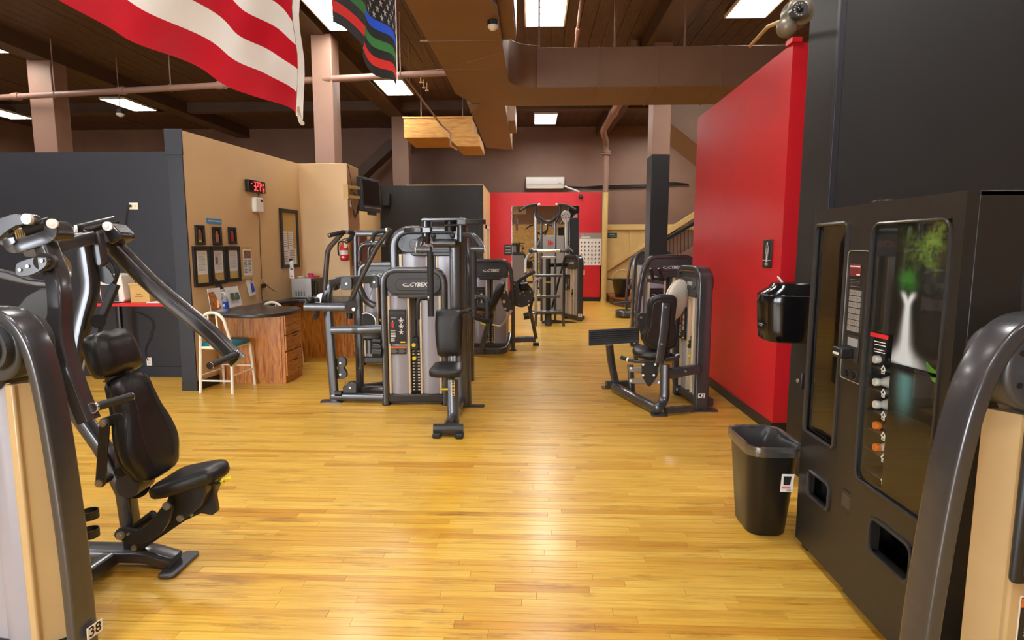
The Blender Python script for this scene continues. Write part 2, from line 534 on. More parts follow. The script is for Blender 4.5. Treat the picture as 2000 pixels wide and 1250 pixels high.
    wv = nt.nodes.new('ShaderNodeTexNoise'); wv.inputs['Scale'].default_value = 7.0; wv.inputs['Detail'].default_value = 2
    L(geo.outputs['Position'], wv.inputs['Vector']); L(wv.outputs['Fac'], bp.inputs['Height'])
    L(bp.outputs[0], b.inputs['Normal'])
    return m
M['floor'] = floor_material()
M['joint'] = mat('dark board joints', (58, 34, 12), 0.6)
XL, XR, YB, YF, ZC = -16.0, 6.2, -7.0, 19.4, 5.5
fb = MB().bb(XL, XR, YB, YF, -0.12, -0.010)
floor = struct('floor', fb, 'joint')
BW, GAP = 0.0575, 0.0021
lens = [0.46, 0.62, 0.78, 0.95, 1.15, 1.4]
lib = {}
def board_mesh(l):
    if l not in lib:
        mb = MB(); e = 0.0009; w = BW - GAP; zt = 0.0
        x, y = l / 2 - 0.0006, w / 2
        vs = [(-x, -y, -0.012), (x, -y, -0.012), (x, y, -0.012), (-x, y, -0.012), (-x, -y, -e), (x, -y, -e), (x, y, -e), (-x, y, -e),
              (-x + e, -y + e, zt), (x - e, -y + e, zt), (x - e, y - e, zt), (-x + e, y - e, zt)]
        fs = [(8, 9, 10, 11)] + [(4 + i, 4 + (i + 1) % 4, 8 + (i + 1) % 4, 8 + i) for i in range(4)] + [(i, (i + 1) % 4, 4 + (i + 1) % 4, 4 + i) for i in range(4)]
        me = bpy.data.meshes.new('floor_board')
        me.from_pydata(vs, [], fs); me.materials.append(M['floor']); me.update()
        lib[l] = me
    return lib[l]
rest = MB(); nb = 0
fx, fy, fz = floor.location
y = 0.6
rows = []
while y < YF - 0.05:
    x = XL + random.uniform(0, 0.8)
    while x < XR - 0.1:
        l = random.choice(lens); l = min(l, XR - x)
        rows.append((x, y, l)); x += l
    y += BW
def seen(x, yy, l):
    a = yy * 0.90 + 0.1
    return yy > 2.1 and x + l > -a and x < a and not (x > 1.5 and yy < 3.6)
cand = [r for r in rows if seen(*r) and r[2] in lens]
cand.sort(key=lambda r: r[1])
chosen = set(cand[:300])
for r in rows:
    x, yy, l = r
    dz = random.uniform(-0.0004, 0.0003)
    if r in chosen:
        o = bpy.data.objects.new('floor_board', board_mesh(l)); COL.objects.link(o)
        o.parent = floor
        o.location = (x + l / 2 - fx, yy + BW / 2 - fy, dz - fz)
    else:
        x0, x1, y0, y1 = x + 0.0005, x + l - 0.0005, yy + GAP / 2, yy + BW - GAP / 2
        rest.add([(x0, y0, -0.012), (x1, y0, -0.012), (x1, y1, -0.012), (x0, y1, -0.012), (x0, y0, dz), (x1, y0, dz), (x1, y1, dz), (x0, y1, dz)],
                 [(4, 5, 6, 7), (0, 1, 5, 4), (1, 2, 6, 5), (2, 3, 7, 6), (3, 0, 4, 7)])
rest.bb(XL, XR, YB, 0.6, -0.009, 0.0)
obj('floor_boards_beyond', rest, 'floor', floor, smooth=False, kind='stuff')

# ================================================================= CEILING
ceil = struct('ceiling', MB().bb(XL, XR, YB, YF, ZC + 0.03, ZC + 0.15), 'base')
cme = bpy.data.meshes.new('ceiling_board')
cw = 0.24
mb = MB(); 
vs = [(-cw / 2 + .004, YB, 0.0), (cw / 2 - .004, YB, 0.0), (cw / 2 - .004, YF, 0.0), (-cw / 2 + .004, YF, 0.0)]
vs = vs[:] + [(a, b_, 0.035) for a, b_, c_ in vs]
cme.from_pydata(vs, [], [(3, 2, 1, 0), (4, 5, 6, 7), (0, 1, 5, 4), (1, 2, 6, 5), (2, 3, 7, 6), (3, 0, 4, 7)])
M['ceiling_board'] = wood_mat('dark stained ceiling boards', (68, 45, 33), (92, 66, 50), 'Y', 0.55, 0.5)
cme.materials.append(M['ceiling_board']); cme.update()
x = XL + cw / 2
while x < XR:
    o = bpy.data.objects.new('ceiling_board', cme); COL.objects.link(o); o.parent = ceil
    o.location = (x - ceil.location.x, -ceil.location.y, ZC - 0.005 + random.uniform(-0.004, 0.004) - ceil.location.z)
    x += cw
for n, (x0, x1) in enumerate(((-9.6, -9.2), (-3.95, -3.5), (2.0, 2.4))):
    struct('trim_%d' % (n + 1), MB().bb(x0, x1, YB, YF, 5.2, ZC + 0.02), 'beam', 0.01, label='long dark brown ceiling beam')
struct('trim_4', MB().bb(XL, XR, 15.9, 16.2, 5.25, ZC + 0.02), 'beam', 0.01, label='cross beam of the ceiling')

# ================================================================= OUTER WALLS
def stone_mat():
    m = bpy.data.materials.new('tan split stone wall'); m.use_nodes = True
    nt = m.node_tree; b = nt.nodes['Principled BSDF']
    g = nt.nodes.new('ShaderNodeNewGeometry')
    mp = nt.nodes.new('ShaderNodeMapping'); mp.inputs['Rotation'].default_value = (math.pi / 2, 0, 0)
    t = nt.nodes.new('ShaderNodeTexBrick')
    t.inputs['Color1'].default_value = lin((236, 206, 146)) + (1,); t.inputs['Color2'].default_value = lin((206, 166, 104)) + (1,)
    t.inputs['Mortar'].default_value = lin((120, 92, 56)) + (1,)
    t.inputs['Scale'].default_value = 4.0; t.inputs['Mortar Size'].default_value = 0.02
    nt.links.new(g.outputs['Position'], mp.inputs[0]); nt.links.new(mp.outputs[0], t.inputs[0])
    nt.links.new(t.outputs['Color'], b.inputs['Base Color']); b.inputs['Roughness'].default_value = 0.7
    return m
M['stone'] = stone_mat()
w = MB().bb(XL, XR, YB - 0.2, YB, 0, 3.4, 0).bb(XL, XR, YB - 0.2, YB, 3.4, ZC, 1)
struct('wall_back', w, ['stone', 'brown'])
for n, (x0, x1) in enumerate(((-9.5, -6.6), (-5.9, -3.0))):  # windows added out of view to brighten surfaces facing the camera
    wd = struct('window_%d' % (n + 1), MB().bb(x0, x1, YB, YB + 0.02, 0.9, 3.2), 'added_daylight')
    obj('window_frame', MB().bb(x0 - 0.08, x0, YB, YB + 0.06, 0.82, 3.28).bb(x1, x1 + 0.08, YB, YB + 0.06, 0.82, 3.28).bb(x0, x1, YB, YB + 0.06, 0.82, 0.9).bb(x0, x1, YB, YB + 0.06, 3.2, 3.28).bb((x0 + x1) / 2 - 0.03, (x0 + x1) / 2 + 0.03, YB, YB + 0.06, 0.9, 3.2), 'stair', wd)
struct('wall_left', MB().bb(XL - 0.2, XL, YB, YF, 0, ZC), 'brown')
struct('wall_right', MB().bb(XR, XR + 0.2, YB, YF, 0, ZC), 'brown')
struct('wall_far', MB().bb(XL, XR, YF, YF + 0.2, 0, ZC), 'brown')

# ================================================================= LEFT BOOTH (tan and black partitions)
TH = 2.95
a0, a1 = V((-3.90, 6.60, 0)), V((-3.63, 9.20, 0))
w = MB().prism([a0, a1, a1 + V((-0.17, 0.02, 0)), a0 + V((-0.165, 0.0, 0))], (0, 0, TH))
struct('wall_booth', w, 'tan')
w = MB().prism([a0 + V((0.004, -0.02, 0)), a0 + V((0.004, 0.0, 0)), a0 + V((-0.172, 0.0, 0)), a0 + V((-0.172, -0.02, 0))], (0, 0, TH + .005))
w.bb(-4.085, -3.885, 6.572, 6.59, TH - 0.27, TH + 0.01)
struct('trim_5', w, 'wall_black', 0.004, label='charcoal end trim of the tan partition')
w = MB().prism([a0 + V((0.006, -0.024, 0)), a0 + V((0.16, 1.2, 0)), a0 + V((0.1, 1.2, 0)), a0 + V((-0.176, -0.024, 0))], (0, 0, 0.11))
struct('baseboard_booth', w, 'base')
struct('wall_black_left', MB().prism([(-15, 7.33, 0), (-4.02, 7.33, 0), (-4.02, 7.45, 0), (-15, 7.45, 0)], (0, 0, 2.84)), 'wall_black')
struct('baseboard_left', MB().bb(-15, -4.03, 7.31, 7.33, 0, 0.13), 'wall_black', 0.004)
w = MB().bb(-3.80, -2.87, 9.20, 9.80, 0, TH)
struct('wall_pier', w, 'tan', 0.006)
struct('wall_recess', MB().bb(-4.25, -4.12, 13.0, 16.0, 0, 3.3).bb(-4.25, -4.12, 9.75, 13.0, 0, 2.6), 'tan')
struct('wall_black_far', MB().bb(-4.2, -1.33, 16.0, 16.12, 0, 3.32), 'wall_black2')
struct('trim_6', MB().bb(-3.4, -1.325, 15.995, 16.13, 3.32, 3.345), 'stair', label='thin wooden cap on the black partition')
struct('wall_return', MB().bb(-1.45, -1.325, 16.0, 18.5, 0, 3.33), 'tan')
d1 = struct('door_1', MB().bb(-1.32, -1.30, 16.75, 17.65, 0, 2.2), 'stair')
obj('door_frame', MB().bb(-1.325, -1.285, 16.62, 16.72, 0, 2.3).bb(-1.325, -1.285, 17.68, 17.78, 0, 2.3).bb(-1.325, -1.285, 16.62, 17.78, 2.2, 2.3), 'white', d1)
obj('door_handle', MB().cyl((-1.30, 16.85, 1.0), (-1.25, 16.85, 1.0), 0.012).cyl((-1.25, 16.85, 1.0), (-1.25, 16.96, 1.0), 0.01), 'bolt', d1)
struct('wall_red_far', MB().bb(-1.4, 2.10, 18.5, 18.62, 0, 3.36), 'red')
struct('baseboard_far', MB().bb(-1.32, 2.10, 18.48, 18.5, 0, 0.13), 'base')

# ================================================================= RIGHT PARTITIONS
w = MB().bb(2.15, 2.30, 5.2, 8.04, 0, 3.34).bb(2.30, 2.37, 5.2, 5.34, 0, 3.30).bb(2.30, 4.6, 5.21, 5.34, 2.62, 3.30).bb(2.13, 2.21, 5.17, 5.30, 3.34, 3.38)
struct('wall_red_right', w, 'red')
struct('wall_red_inner', MB().bb(2.34, 4.6, 5.62, 5.72, 0, 3.3), 'red')
struct('baseboard_red', MB().bb(2.135, 2.15, 5.185, 8.04, 0, 0.10).bb(2.135, 2.38, 5.185, 5.2, 0, 0.10), 'base', 0.003)
struct('wall_black_right', MB().bb(1.93, 5.0, 3.98, 4.42, 0, ZC), 'wall_black2', 0.012)
struct('trim_7', MB().bb(1.924, 1.965, 3.972, 4.01, 0, ZC), 'wall_black', 0.004, label='corner bead of the black wall')

# ================================================================= COLUMNS
for n, (x0, x1, y0, y1, z0) in enumerate(((-3.74, -3.40, 10.25, 10.65, 0), (-9.66, -9.2, 11.4, 11.8, 0), (-3.85, -3.40, 16.4, 16.8, 0))):
    struct('column_%d' % (n + 1), MB().bb(x0, x1, y0, y1, z0, 5.22), 'column', 0.008)
c = struct('column_4', MB().bb(2.11, 2.42, 10.8, 11.25, 3.30, 5.22), 'column', 0.008)
obj('column_lower', MB().bb(2.105, 2.425, 10.795, 11.255, 0, 3.30), 'wall_black2', c, 0.008, label='lower black painted half of the column')

# ================================================================= STAIR WALL at the far right
sw = struct('wall_stair', MB().bb(2.28, 6.0, 18.9, 19.0, 0, 2.22), 'stair')
for xx in (3.05, 3.95, 4.8):
    obj('panel_strip', MB().bb(xx, xx + 0.07, 18.88, 18.9, 0, 2.22), 'stair', sw, 0.004)
obj('cap_rail', MB().bb(2.28, 6.0, 18.84, 18.92, 2.22, 2.30).bb(2.28, 6.0, 18.86, 18.92, 2.30, 2.40), 'stair', sw, 0.01)
sl = (2.02 - 0.95) / (4.3 - 2.33)
def diag(y0, y1, x0, x1, zb, h):
    return MB().prism([(x0, y0, zb), (x1, y0, zb + (x1 - x0) * 0.65), (x1, y0, zb + h + (x1 - x0) * 0.65), (x0, y0, zb + h)], (0, y1 - y0, 0))
obj('stringer', diag(18.80, 18.90, 2.30, 6.0, 0.88, 0.11), 'stair', sw, 0.008)
obj('upper_rail_board', diag(18.72, 18.80, 3.9, 6.0, 1.86, 0.20), 'stair', sw, 0.01)
obj('stair_soffit', MB().bb(4.15, 6.0, 18.86, 18.9, 0, 2.2), 'brown', sw)

struct('trim_9', MB().prism([(4.0, 18.45, 0), (6.1, 18.45, 0), (6.1, 18.45, 2.45), (4.0, 18.45, 1.10)], (0, 0.25, 0)), 'brown', label='brown side of the rising stair')
# ================================================================= DUCTS
DZ = 3.86
d = thing('ventilation_duct', 'large brown square main duct running down the ceiling and turning right', 'duct', (0, 6, DZ))
obj('duct_section', MB().prism([(-1.30, -2.0, DZ), (-0.46, -2.0, DZ), (-0.42, 5.5, DZ), (-0.34, 5.8, DZ), (-0.34, 7.0, DZ), (-1.12, 7.6, DZ)], (0, 0, 0.62)), 'duct', d, 0.004)
arc = [(-0.34 + 0.36 * (1 - math.cos(t * math.pi / 16)), 8.5 - 0.36 + 0.36 * math.sin(t * math.pi / 16) if False else 7.0 + 1.5 * 0 + 0) for t in range(1)]
elbow = [(-1.12, 7.6), (-0.34, 7.0), (-0.335, 8.08)]
for t in range(1, 8):
    a = math.pi / 2 * t / 7
    elbow.append((-0.335 + 0.36 * (1 - math.cos(a)), 8.08 + 0.40 * math.sin(a)))
elbow += [(0.06, 8.5), (0.06, 9.56), (-0.3, 9.56), (-0.95, 9.35), (-1.12, 8.75)]
obj('duct_elbow', MB().prism([(x, y, DZ - 0.002) for x, y in elbow], (0, 0, 0.56)), 'duct', d, 0.003)
xs = [0.065, 0.90, 1.72, 2.58, 3.6, 4.8, 6.1]
for i in range(6):
    obj('duct_section', MB().bb(xs[i], xs[i + 1] - 0.006, 8.5, 9.56, DZ, DZ + 0.53), 'duct', d, 0.006)
    obj('seam_lip', MB().bb(xs[i] - 0.012, xs[i] + 0.008, 8.488, 9.57, DZ - 0.006, DZ + 0.536), 'duct', d)
for yy in (4.3, 6.6, 7.62):
    obj('seam_lip', MB().bb(-1.22, -0.40, yy, yy + 0.02, DZ - 0.006, DZ + 0.01), 'duct', d)
obj('duct_branch', MB().prism([(-1.02, 9.4, DZ), (-0.44, 9.4, DZ), (-0.47, 13.7, DZ), (-1.04, 13.4, DZ)], (0, 0, 0.5)), 'duct', d, 0.004)
obj('corner_flap', MB().prism([(-0.99, 9.30, DZ - 0.02), (-0.80, 9.36, DZ - 0.02), (-0.97, 9.42, DZ - 0.13)], (0, 0.01, 0.01)), 'duct', d, label='loose pale flap of sheet metal')
for xx in (0.06, 1.1, 2.05, 3.45, 4.9):
    obj('hanger_rod', MB().bb(xx, xx + 0.03, 8.52, 8.53, DZ + 0.5, ZC), 'pipe', d)
obj('register', MB().bb(-0.345, -0.20, 5.5, 6.9, DZ + 0.10, DZ + 0.56).bb(-0.20, -0.19, 5.55, 6.85, DZ + 0.13, DZ + 0.53), 'duct', d, 0.004)
obj('register', MB().bb(-0.46, -0.33, 11.0, 12.2, DZ + 0.08, DZ + 0.44), 'duct', d, 0.004)
s = thing('stair_duct', 'slanted brown boxed duct descending behind the red wall', 'duct', (3.2, 10, 3))
obj('duct_body', MB().prism([P(1307, 190, 11.6), P(1400, 185, 11.6), P(1420, 330, 11.6), P(1307, 240, 11.6)], (0, 1.2, 0)), 'duct', s, 0.01)
for xx in (3.2, 4.6):
    obj('hanger_rod', MB().cyl((xx, 12.2, 3.9), (xx, 12.2, ZC), 0.012), 'pipe', s)
s = thing('plywood_duct', 'unpainted plywood duct box hung from the ceiling near the far black wall', 'duct', (-2.1, 14.6, 4.1))
obj('box_panel', MB().bb(-3.0, -1.42, 14.0, 15.4, 4.20, 4.66), 'ply', s, 0.004)
obj('drop_panel', MB().prism([P(868, 262, 13.98), P(935, 262, 13.98), P(938, 286, 13.98), P(893, 286, 13.98)], (0, 1.3, 0)), 'ply', s, 0.004)
obj('edge_strip', MB().bb(-3.02, -1.40, 13.985, 14.0, 4.64, 4.67), 'ply', s)
for xx in (-2.7, -1.7):
    obj('hanger_rod', MB().cyl((xx, 14.6, 4.6), (xx, 14.6, ZC), 0.012), 'pipe', s)
# dark soffit of a staircase behind the booth
s = struct('trim_8', MB().prism([P(690, 335, 17.5), P(757, 272, 17.5), P(780, 272, 17.5), P(780, 290, 17.5), P(764, 292, 17.5), P(700, 352, 17.5)], (0, 0.6, 0)), 'beam', label='dark slanted soffit of a stair behind the partitions')

# ================================================================= CEILING LIGHTS
def ceiling_light(x, y, label, frame_vis=True):
    t = thing('ceiling_light', label, 'ceiling light', (x, y, 5.22), 0, 'fluorescent ceiling lights')
    w, l, z = 0.31, 0.62, 5.22
    obj('housing', MB().bb(x - w, x + w, y - l, y + l, z + 0.035, z + 0.14), 'beam', t)
    fr = MB()
    for a in (-1, 1):
        fr.bb(x + a * w - 0.012, x + a * w + 0.012, y - l, y + l, z, z + 0.05)
        fr.bb(x - w, x + w, y + a * l - 0.012, y + a * l + 0.012, z, z + 0.05)
    obj('frame', fr, 'whitepaint', t)
    obj('diffuser', MB().bb(x - w + 0.012, x + w - 0.012, y - l + 0.012, y + l - 0.012, z + 0.022, z + 0.034), 'lamp', t)
    if frame_vis:
        lv = MB()
        for k in range(1, 4):
            lv.bb(x - w + k * 2 * w / 4 - 0.004, x - w + k * 2 * w / 4 + 0.004, y - l, y + l, z + 0.002, z + 0.02)
        for k in range(1, 5):
            lv.bb(x - w, x + w, y - l + k * 2 * l / 5 - 0.004, y - l + k * 2 * l / 5 + 0.004, z + 0.002, z + 0.02)
        obj('louvre', lv, 'silver', t)
    for s_ in (-0.45, 0.45):
        obj('hanger_rod', MB().cyl((x, y + s_, z + 0.1), (x, y + s_, ZC), 0.008, 6), 'pipe', t)
    return t
for x, y, lb in ((0.18, 9.45, 'bright louvred ceiling light above the cross duct, left of the room centre axis top'),
                 (0.34, 17.0, 'small bright ceiling light farthest away, above the white wall air conditioner'),
                 (-10.15, 15.0, 'bright ceiling light over the black left partition, beside the hanging pipe'),
                 (-14.2, 15.8, 'ceiling light cut by the left picture edge, left of the brown column'),
                 (-3.12, 13.65, 'bright ceiling light showing just below the small striped flag'),
                 (-3.05, 9.5, 'bright ceiling light partly hidden between the two hanging flags'),
                 (3.3, 9.2, 'louvred ceiling light at the top right, left of the security camera'),
                 (FL(-22, 92, 5.22).x, FL(-22, 92, 5.22).y - 0.3, 'ceiling light whose end shows at the upper left picture edge')):
    ceiling_light(x, y, lb)
for x, y in ((0.3, 3.6), (3.2, 2.6), (-3.0, 4.6), (-6.8, 5.4), (-5.6, 8.6), (0.3, -1.2), (3.2, -2.5), (-3.0, -1.0), (-6.8, 0.0), (0.3, 13.2), (3.6, 14.0), (3.9, 17.3), (-10.5, 4.0), (-1.4, 1.2)):  # unseen room lights, some of them added where hidden to brighten the room
    ceiling_light(x, y, 'fluorescent ceiling light of the room beyond the picture', False)

# ================================================================= PIPES AND CEILING FITTINGS
s = thing('sprinkler_main', 'long horizontal brown sprinkler pipe crossing under the left ceiling', 'pipe', (-6, 10.9, 4.4))
obj('pipe', MB().tube([(-15.5, 12.1, 4.5), (-1.2, 9.96, 4.5)], 0.055, 12), 'pipe', s)
for t in (0.12, 0.40, 0.56, 0.70, 0.84):
    a, b = V((-15.5, 12.1, 4.5)), V((-1.2, 9.96, 4.5))
    dd = (b - a).normalized(); c0 = a + (b - a) * t
    obj('coupling', MB().cyl(c0 - dd * 0.07, c0 + dd * 0.07, 0.072, 12), 'pipe', s)
for t in (0.30, 0.46, 0.63, 0.78, 0.93):
    c0 = V((-15.5, 12.1, 4.5)).lerp(V((-1.2, 9.96, 4.5)), t)
    obj('hanger', MB().cyl(c0, (c0.x, c0.y, ZC), 0.011, 6).lathe([(0.062, -0.012), (0.068, -0.012), (0.068, 0.012), (0.062, 0.012)], c0, 14, Matrix.Rotation(math.pi / 2, 3, 'Y'), ring=True), 'pipe', s)
s = thing('branch_pipe', 'thin slanting brown sprinkler branch pipe beside the small striped flag', 'pipe', (-2.2, 13, 4.7))
obj('pipe', MB().tube([FL(790, 150, 4.75), P(862, 244, 13.7), P(880, 260, 13.75), P(880, 285, 13.75), P(893, 293, 13.75)], 0.02, 8), 'pipe', s)
_h = FL(800, 163, 4.75)
obj('hanger_rod', MB().cyl(_h, (_h.x, _h.y, ZC), 0.008, 6), 'pipe', s)
for px, py in ((822, 160), (834, 176), (828, 170)):
    c0 = FL(px, py, 4.75); obj('sprinkler_head', MB().cyl(c0, c0 + V((0, 0, 0.14)), 0.012, 6).cyl(c0, c0 - V((0, 0, 0.02)), 0.03, 8), 'pole', s)
s = thing('conduit_pipe', 'slim brown conduit hanging vertically beside the louvred light', 'pipe', (1.0, 10, 4.5))
obj('pipe', MB().tube([P(1136, -10, 9.0), P(1128, 60, 9.5), P(1122, 110, 9.9)], 0.022, 8), 'pipe', s)
obj('coupling', MB().cyl(P(1128.6, 55, 9.45), P(1127.6, 66, 9.54), 0.034, 8), 'pipe', s)
s = thing('drain_pipe', 'thick brown pipe rising from the cream pole and running along the ceiling', 'pipe', (2.2, 18.3, 3.4))
pp = [(2.2, 18.3, 3.34), (2.2, 18.3, 4.8), (1.92, 16.8, 4.86), (1.90, 11.7, 4.86), (1.90, 11.6, 5.5)]
obj('pipe', MB().tube(pp, 0.085, 14, 0.25), 'pipe', s)
obj('flange', MB().cyl((2.2, 18.3, 4.44), (2.2, 18.3, 4.50), 0.15, 16).cyl((2.2, 18.3, 4.52), (2.2, 18.3, 4.56), 0.13, 16).cyl((1.91, 14.5, 4.86), (1.91, 14.7, 4.86), 0.11, 14), 'pipe', s)
tag(obj('pole', MB().cyl((2.2, 18.3, 0.0), (2.2, 18.3, 3.335), 0.085, 18).cyl((2.2, 18.3, 0), (2.2, 18.3, 0.02), 0.12, 18), 'pole'), 'cream painted round pipe column at the right end of the far red wall', 'pole')
s = thing('wall_cables', 'bundle of black cables running along the brown far wall', 'cable', (3, 19.3, 3.5))
for k, dz in enumerate((0, 0.06, 0.12)):
    obj('cable', MB().tube(smooth_path([P(1103, 366 - k, 19.3), P(1140, 366, 19.33), P(1180, 363 + k * 2, 19.33), P(1260, 361 + k * 2, 19.33), P(1310, 357 + k * 2, 19.33), P(1345, 360, 19.33)]), 0.022, 6), 'black', s)
obj('white_hose', MB().tube([P(1103, 364, 19.2), P(1122, 371, 19.15), P(1132, 375, 19.1)], 0.03, 8, 0.05), 'white', s)
def detector(px, py, Y, r, label):
    c0 = P(px, py, Y)
    t = thing('motion_sensor', label, 'sensor', c0)
    obj('base', MB().cyl(c0 + V((0, 0, 0.0)), V((c0.x, c0.y, max(c0.z + r * 0.9, DZ + 0.003 if c0.z > 3.5 and c0.z < 4.0 else 0))), r, 16), 'black', t)
    obj('lens', MB().lathe([(r * 0.95, 0), (r * 0.9, -r * 0.4), (r * 0.5, -r * 0.75), (r * 0.1, -r * 0.85)], c0, 16), 'white', t)
    return t
_d = FL(963, 50, DZ - 0.045)
detector(963, 50, _d.y, 0.055, 'black and white round motion sensor under the near edge of the main duct')
detector(984, 257, 12.3, 0.085, 'small round motion sensor under the far end of the duct branch')
t = detector(235, 222, 12.2, 0.08, 'white round motion sensor hanging below the left ceiling')
obj('stem', MB().cyl(P(235, 222, 12.2), V((P(235, 222, 12.2).x, 12.2, ZC + 0.01)), 0.01, 6), 'pipe', t)
# security camera with two domes on the black wall
c0 = P(1556, 24, 3.86)
t = thing('security_camera', 'beige twin dome security camera high on the black wall corner', 'camera', c0)
obj('mount', MB().lathe([(0.085, 0), (0.09, 0.03), (0.085, 0.10), (0.06, 0.12)], c0 + V((0.035, 0.125, 0.02)), 20, Matrix.Rotation(math.pi / 2, 3, 'X')), 'camera_grey', t)
obj('dome', MB().ball(c0 + V((0.03, 0.04, 0.02)), 0.075, 18).ball(c0 + V((-0.035, 0.05, -0.07)), 0.062, 18), 'camera_grey', t)
obj('lens_housing', MB().cyl(c0 + V((0, 0.0, 0.0)), c0 + V((-0.004, -0.055, -0.004)), 0.048, 20).cyl(c0 + V((-0.004, -0.055, -0.004)), c0 + V((-0.0045, -0.058, -0.004)), 0.043, 20), 'frame_dark', t)
ld = MB()
for k in range(14):
    a = 2 * math.pi * k / 14
    q = c0 + V((0.034 * math.cos(a) - 0.0045, -0.059, 0.034 * math.sin(a) - 0.004)); ld.cyl(q, q - V((0, 0.002, 0)), 0.0045, 6)
obj('led_ring', ld, 'bolt', t)
obj('lens', MB().ball(c0 + V((-0.0045, -0.052, -0.004)), 0.022, 12), 'black_gloss', t)
obj('cable_conduit', MB().tube([c0 + V((-0.06, 0.05, -0.03)), P(1500, 52, 4.6), P(1465, 90, 5.6)], 0.014, 8), 'pole', t)
# ================================================================= helpers for machines
def each(name, mbs, mats, parent, **k):
    return [obj(name, m_, mats, parent, **k) for m_ in mbs]
def bolt(parent, c, r, n=(0, -1, 0), h=0.012, name='bolt', m='bolt'):
    c = V(c); n = V(n).normalized()
    mb = MB().cyl(c, c + n * h, r, 14).cyl(c + n * h, c + n * (h + 0.002), r * 0.45, 8, r2=r * 0.4)
    return obj(name, mb, m, parent)
def plate(pts, Y, th):
    return MB().prism([P(x, y, Y) for x, y in pts], (0, th, 0))
def logo(parent, o, u, v, size, m='logo', word='CYBEX'):
    u = V(u).normalized(); v = V(v).normalized(); o = V(o)
    mb = text_mb(word, size, o + u * size * 0.55, u, v, 0.003, 0.25, size * 0.03, 'CENTER')
    # slanted oval swoosh before the word
    w_ = u.cross(v)
    for k in range(22):
        a0, a1 = 1.1 + k * 5.75 / 22, 1.1 + (k + 1) * 5.75 / 22
        t0 = 0.20 * math.sin(math.pi * k / 22) + 0.03; t1 = 0.20 * math.sin(math.pi * (k + 1) / 22) + 0.03
        q = []
        for a, t in ((a0, 1 + t0), (a1, 1 + t1), (a1, 1 - t1), (a0, 1 - t0)):
            x = math.cos(a) * 0.60 * t; y = math.sin(a) * 0.22 * t
            q.append(o + u * size * (x + 0.25 * y - 1.55) + v * size * y + w_ * 0.003)
        mb.add(q, [(0, 1, 2, 3)])
    mb.add([o + u * size * -2.1 + v * size * -0.36 + w_ * 0.003, o + u * size * -1.0 + v * size * -0.36 + w_ * 0.003, o + u * size * -0.95 + v * size * -0.27 + w_ * 0.003, o + u * size * -1.9 + v * size * -0.31 + w_ * 0.003], [(0, 1, 2, 3)])
    return obj('logo', mb, m, parent, local=True, smooth=False)
def placard(parent, x, z, w, h, y, figure=True):
    p = obj('placard', MB().box((x, y, z), (w, 0.016, h)), 'black', parent, 0.006, local=True)
    yy = y - 0.0085
    d = MB(); red = MB(); g = MB(); yl = MB()
    def r(mb, x0, x1, z0, z1):
        mb.bb(x + x0 * w, x + x1 * w, yy - 0.001, yy, z + z0 * h, z + z1 * h)
    r(g, -0.36, -0.05, 0.24, 0.27)
    for k in range(5): r(d, -0.40, -0.12, -0.12 - k * 0.045, -0.10 - k * 0.045)
    for k in range(3): r(d, -0.40, -0.18, -0.36 - k * 0.03, -0.345 - k * 0.03)
    # exercise figures: head, body, arms
    for k in range(3):
        zc = 0.22 - k * 0.17
        r(d, 0.19, 0.25, zc, zc + 0.045); r(d, 0.17, 0.27, zc - 0.07, zc - 0.01); r(d, 0.08, 0.36, zc - 0.035, zc - 0.018); r(d, 0.13, 0.19, zc - 0.10, zc - 0.07); r(d, 0.25, 0.31, zc - 0.10, zc - 0.07)
    r(red, -0.34, -0.20, 0.0, 0.13); r(red, -0.30, -0.23, -0.04, 0.0); r(d, -0.29, -0.25, 0.14, 0.18)
    r(yl, 0.16, 0.44, -0.47, -0.43)
    obj('print', d, 'logo', p, local=True, smooth=False, kind='stuff'); obj('red_print', red, 'redprint', p, local=True, smooth=False)
    obj('heading', g, 'greyink', p, local=True, smooth=False); obj('yellow_print', yl, 'yellow', p, local=True, smooth=False)
    obj('rim', MB().bb(x - w * 0.46, x + w * 0.46, yy - 0.004, yy, z + h * 0.36, z + h * 0.42).bb(x + w * 0.02, x + w * 0.035, yy - 0.001, yy, z - h * 0.3, z + h * 0.3), 'frame_dark', p, local=True)
    return p
def warning(parent, x, z, w, h, y):
    p = obj('warning_label', MB().box((x, y, z), (w, 0.002, h)), 'black', parent, local=True)
    obj('orange_band', MB().bb(x - w * 0.48, x + w * 0.48, y - 0.002, y - 0.001, z + h * 0.25, z + h * 0.47), 'orange', p, local=True)
    d = MB()
    for k in range(4):
        for s_ in (-0.46, 0.03):
            d.bb(x + s_ * w, x + (s_ + 0.40 - 0.07 * (k % 2)) * w, y - 0.002, y - 0.001, z + h * (0.13 - k * 0.15), z + h * (0.18 - k * 0.15))
    obj('print', d, 'greyink', p, local=True, smooth=False, kind='stuff')
    return p
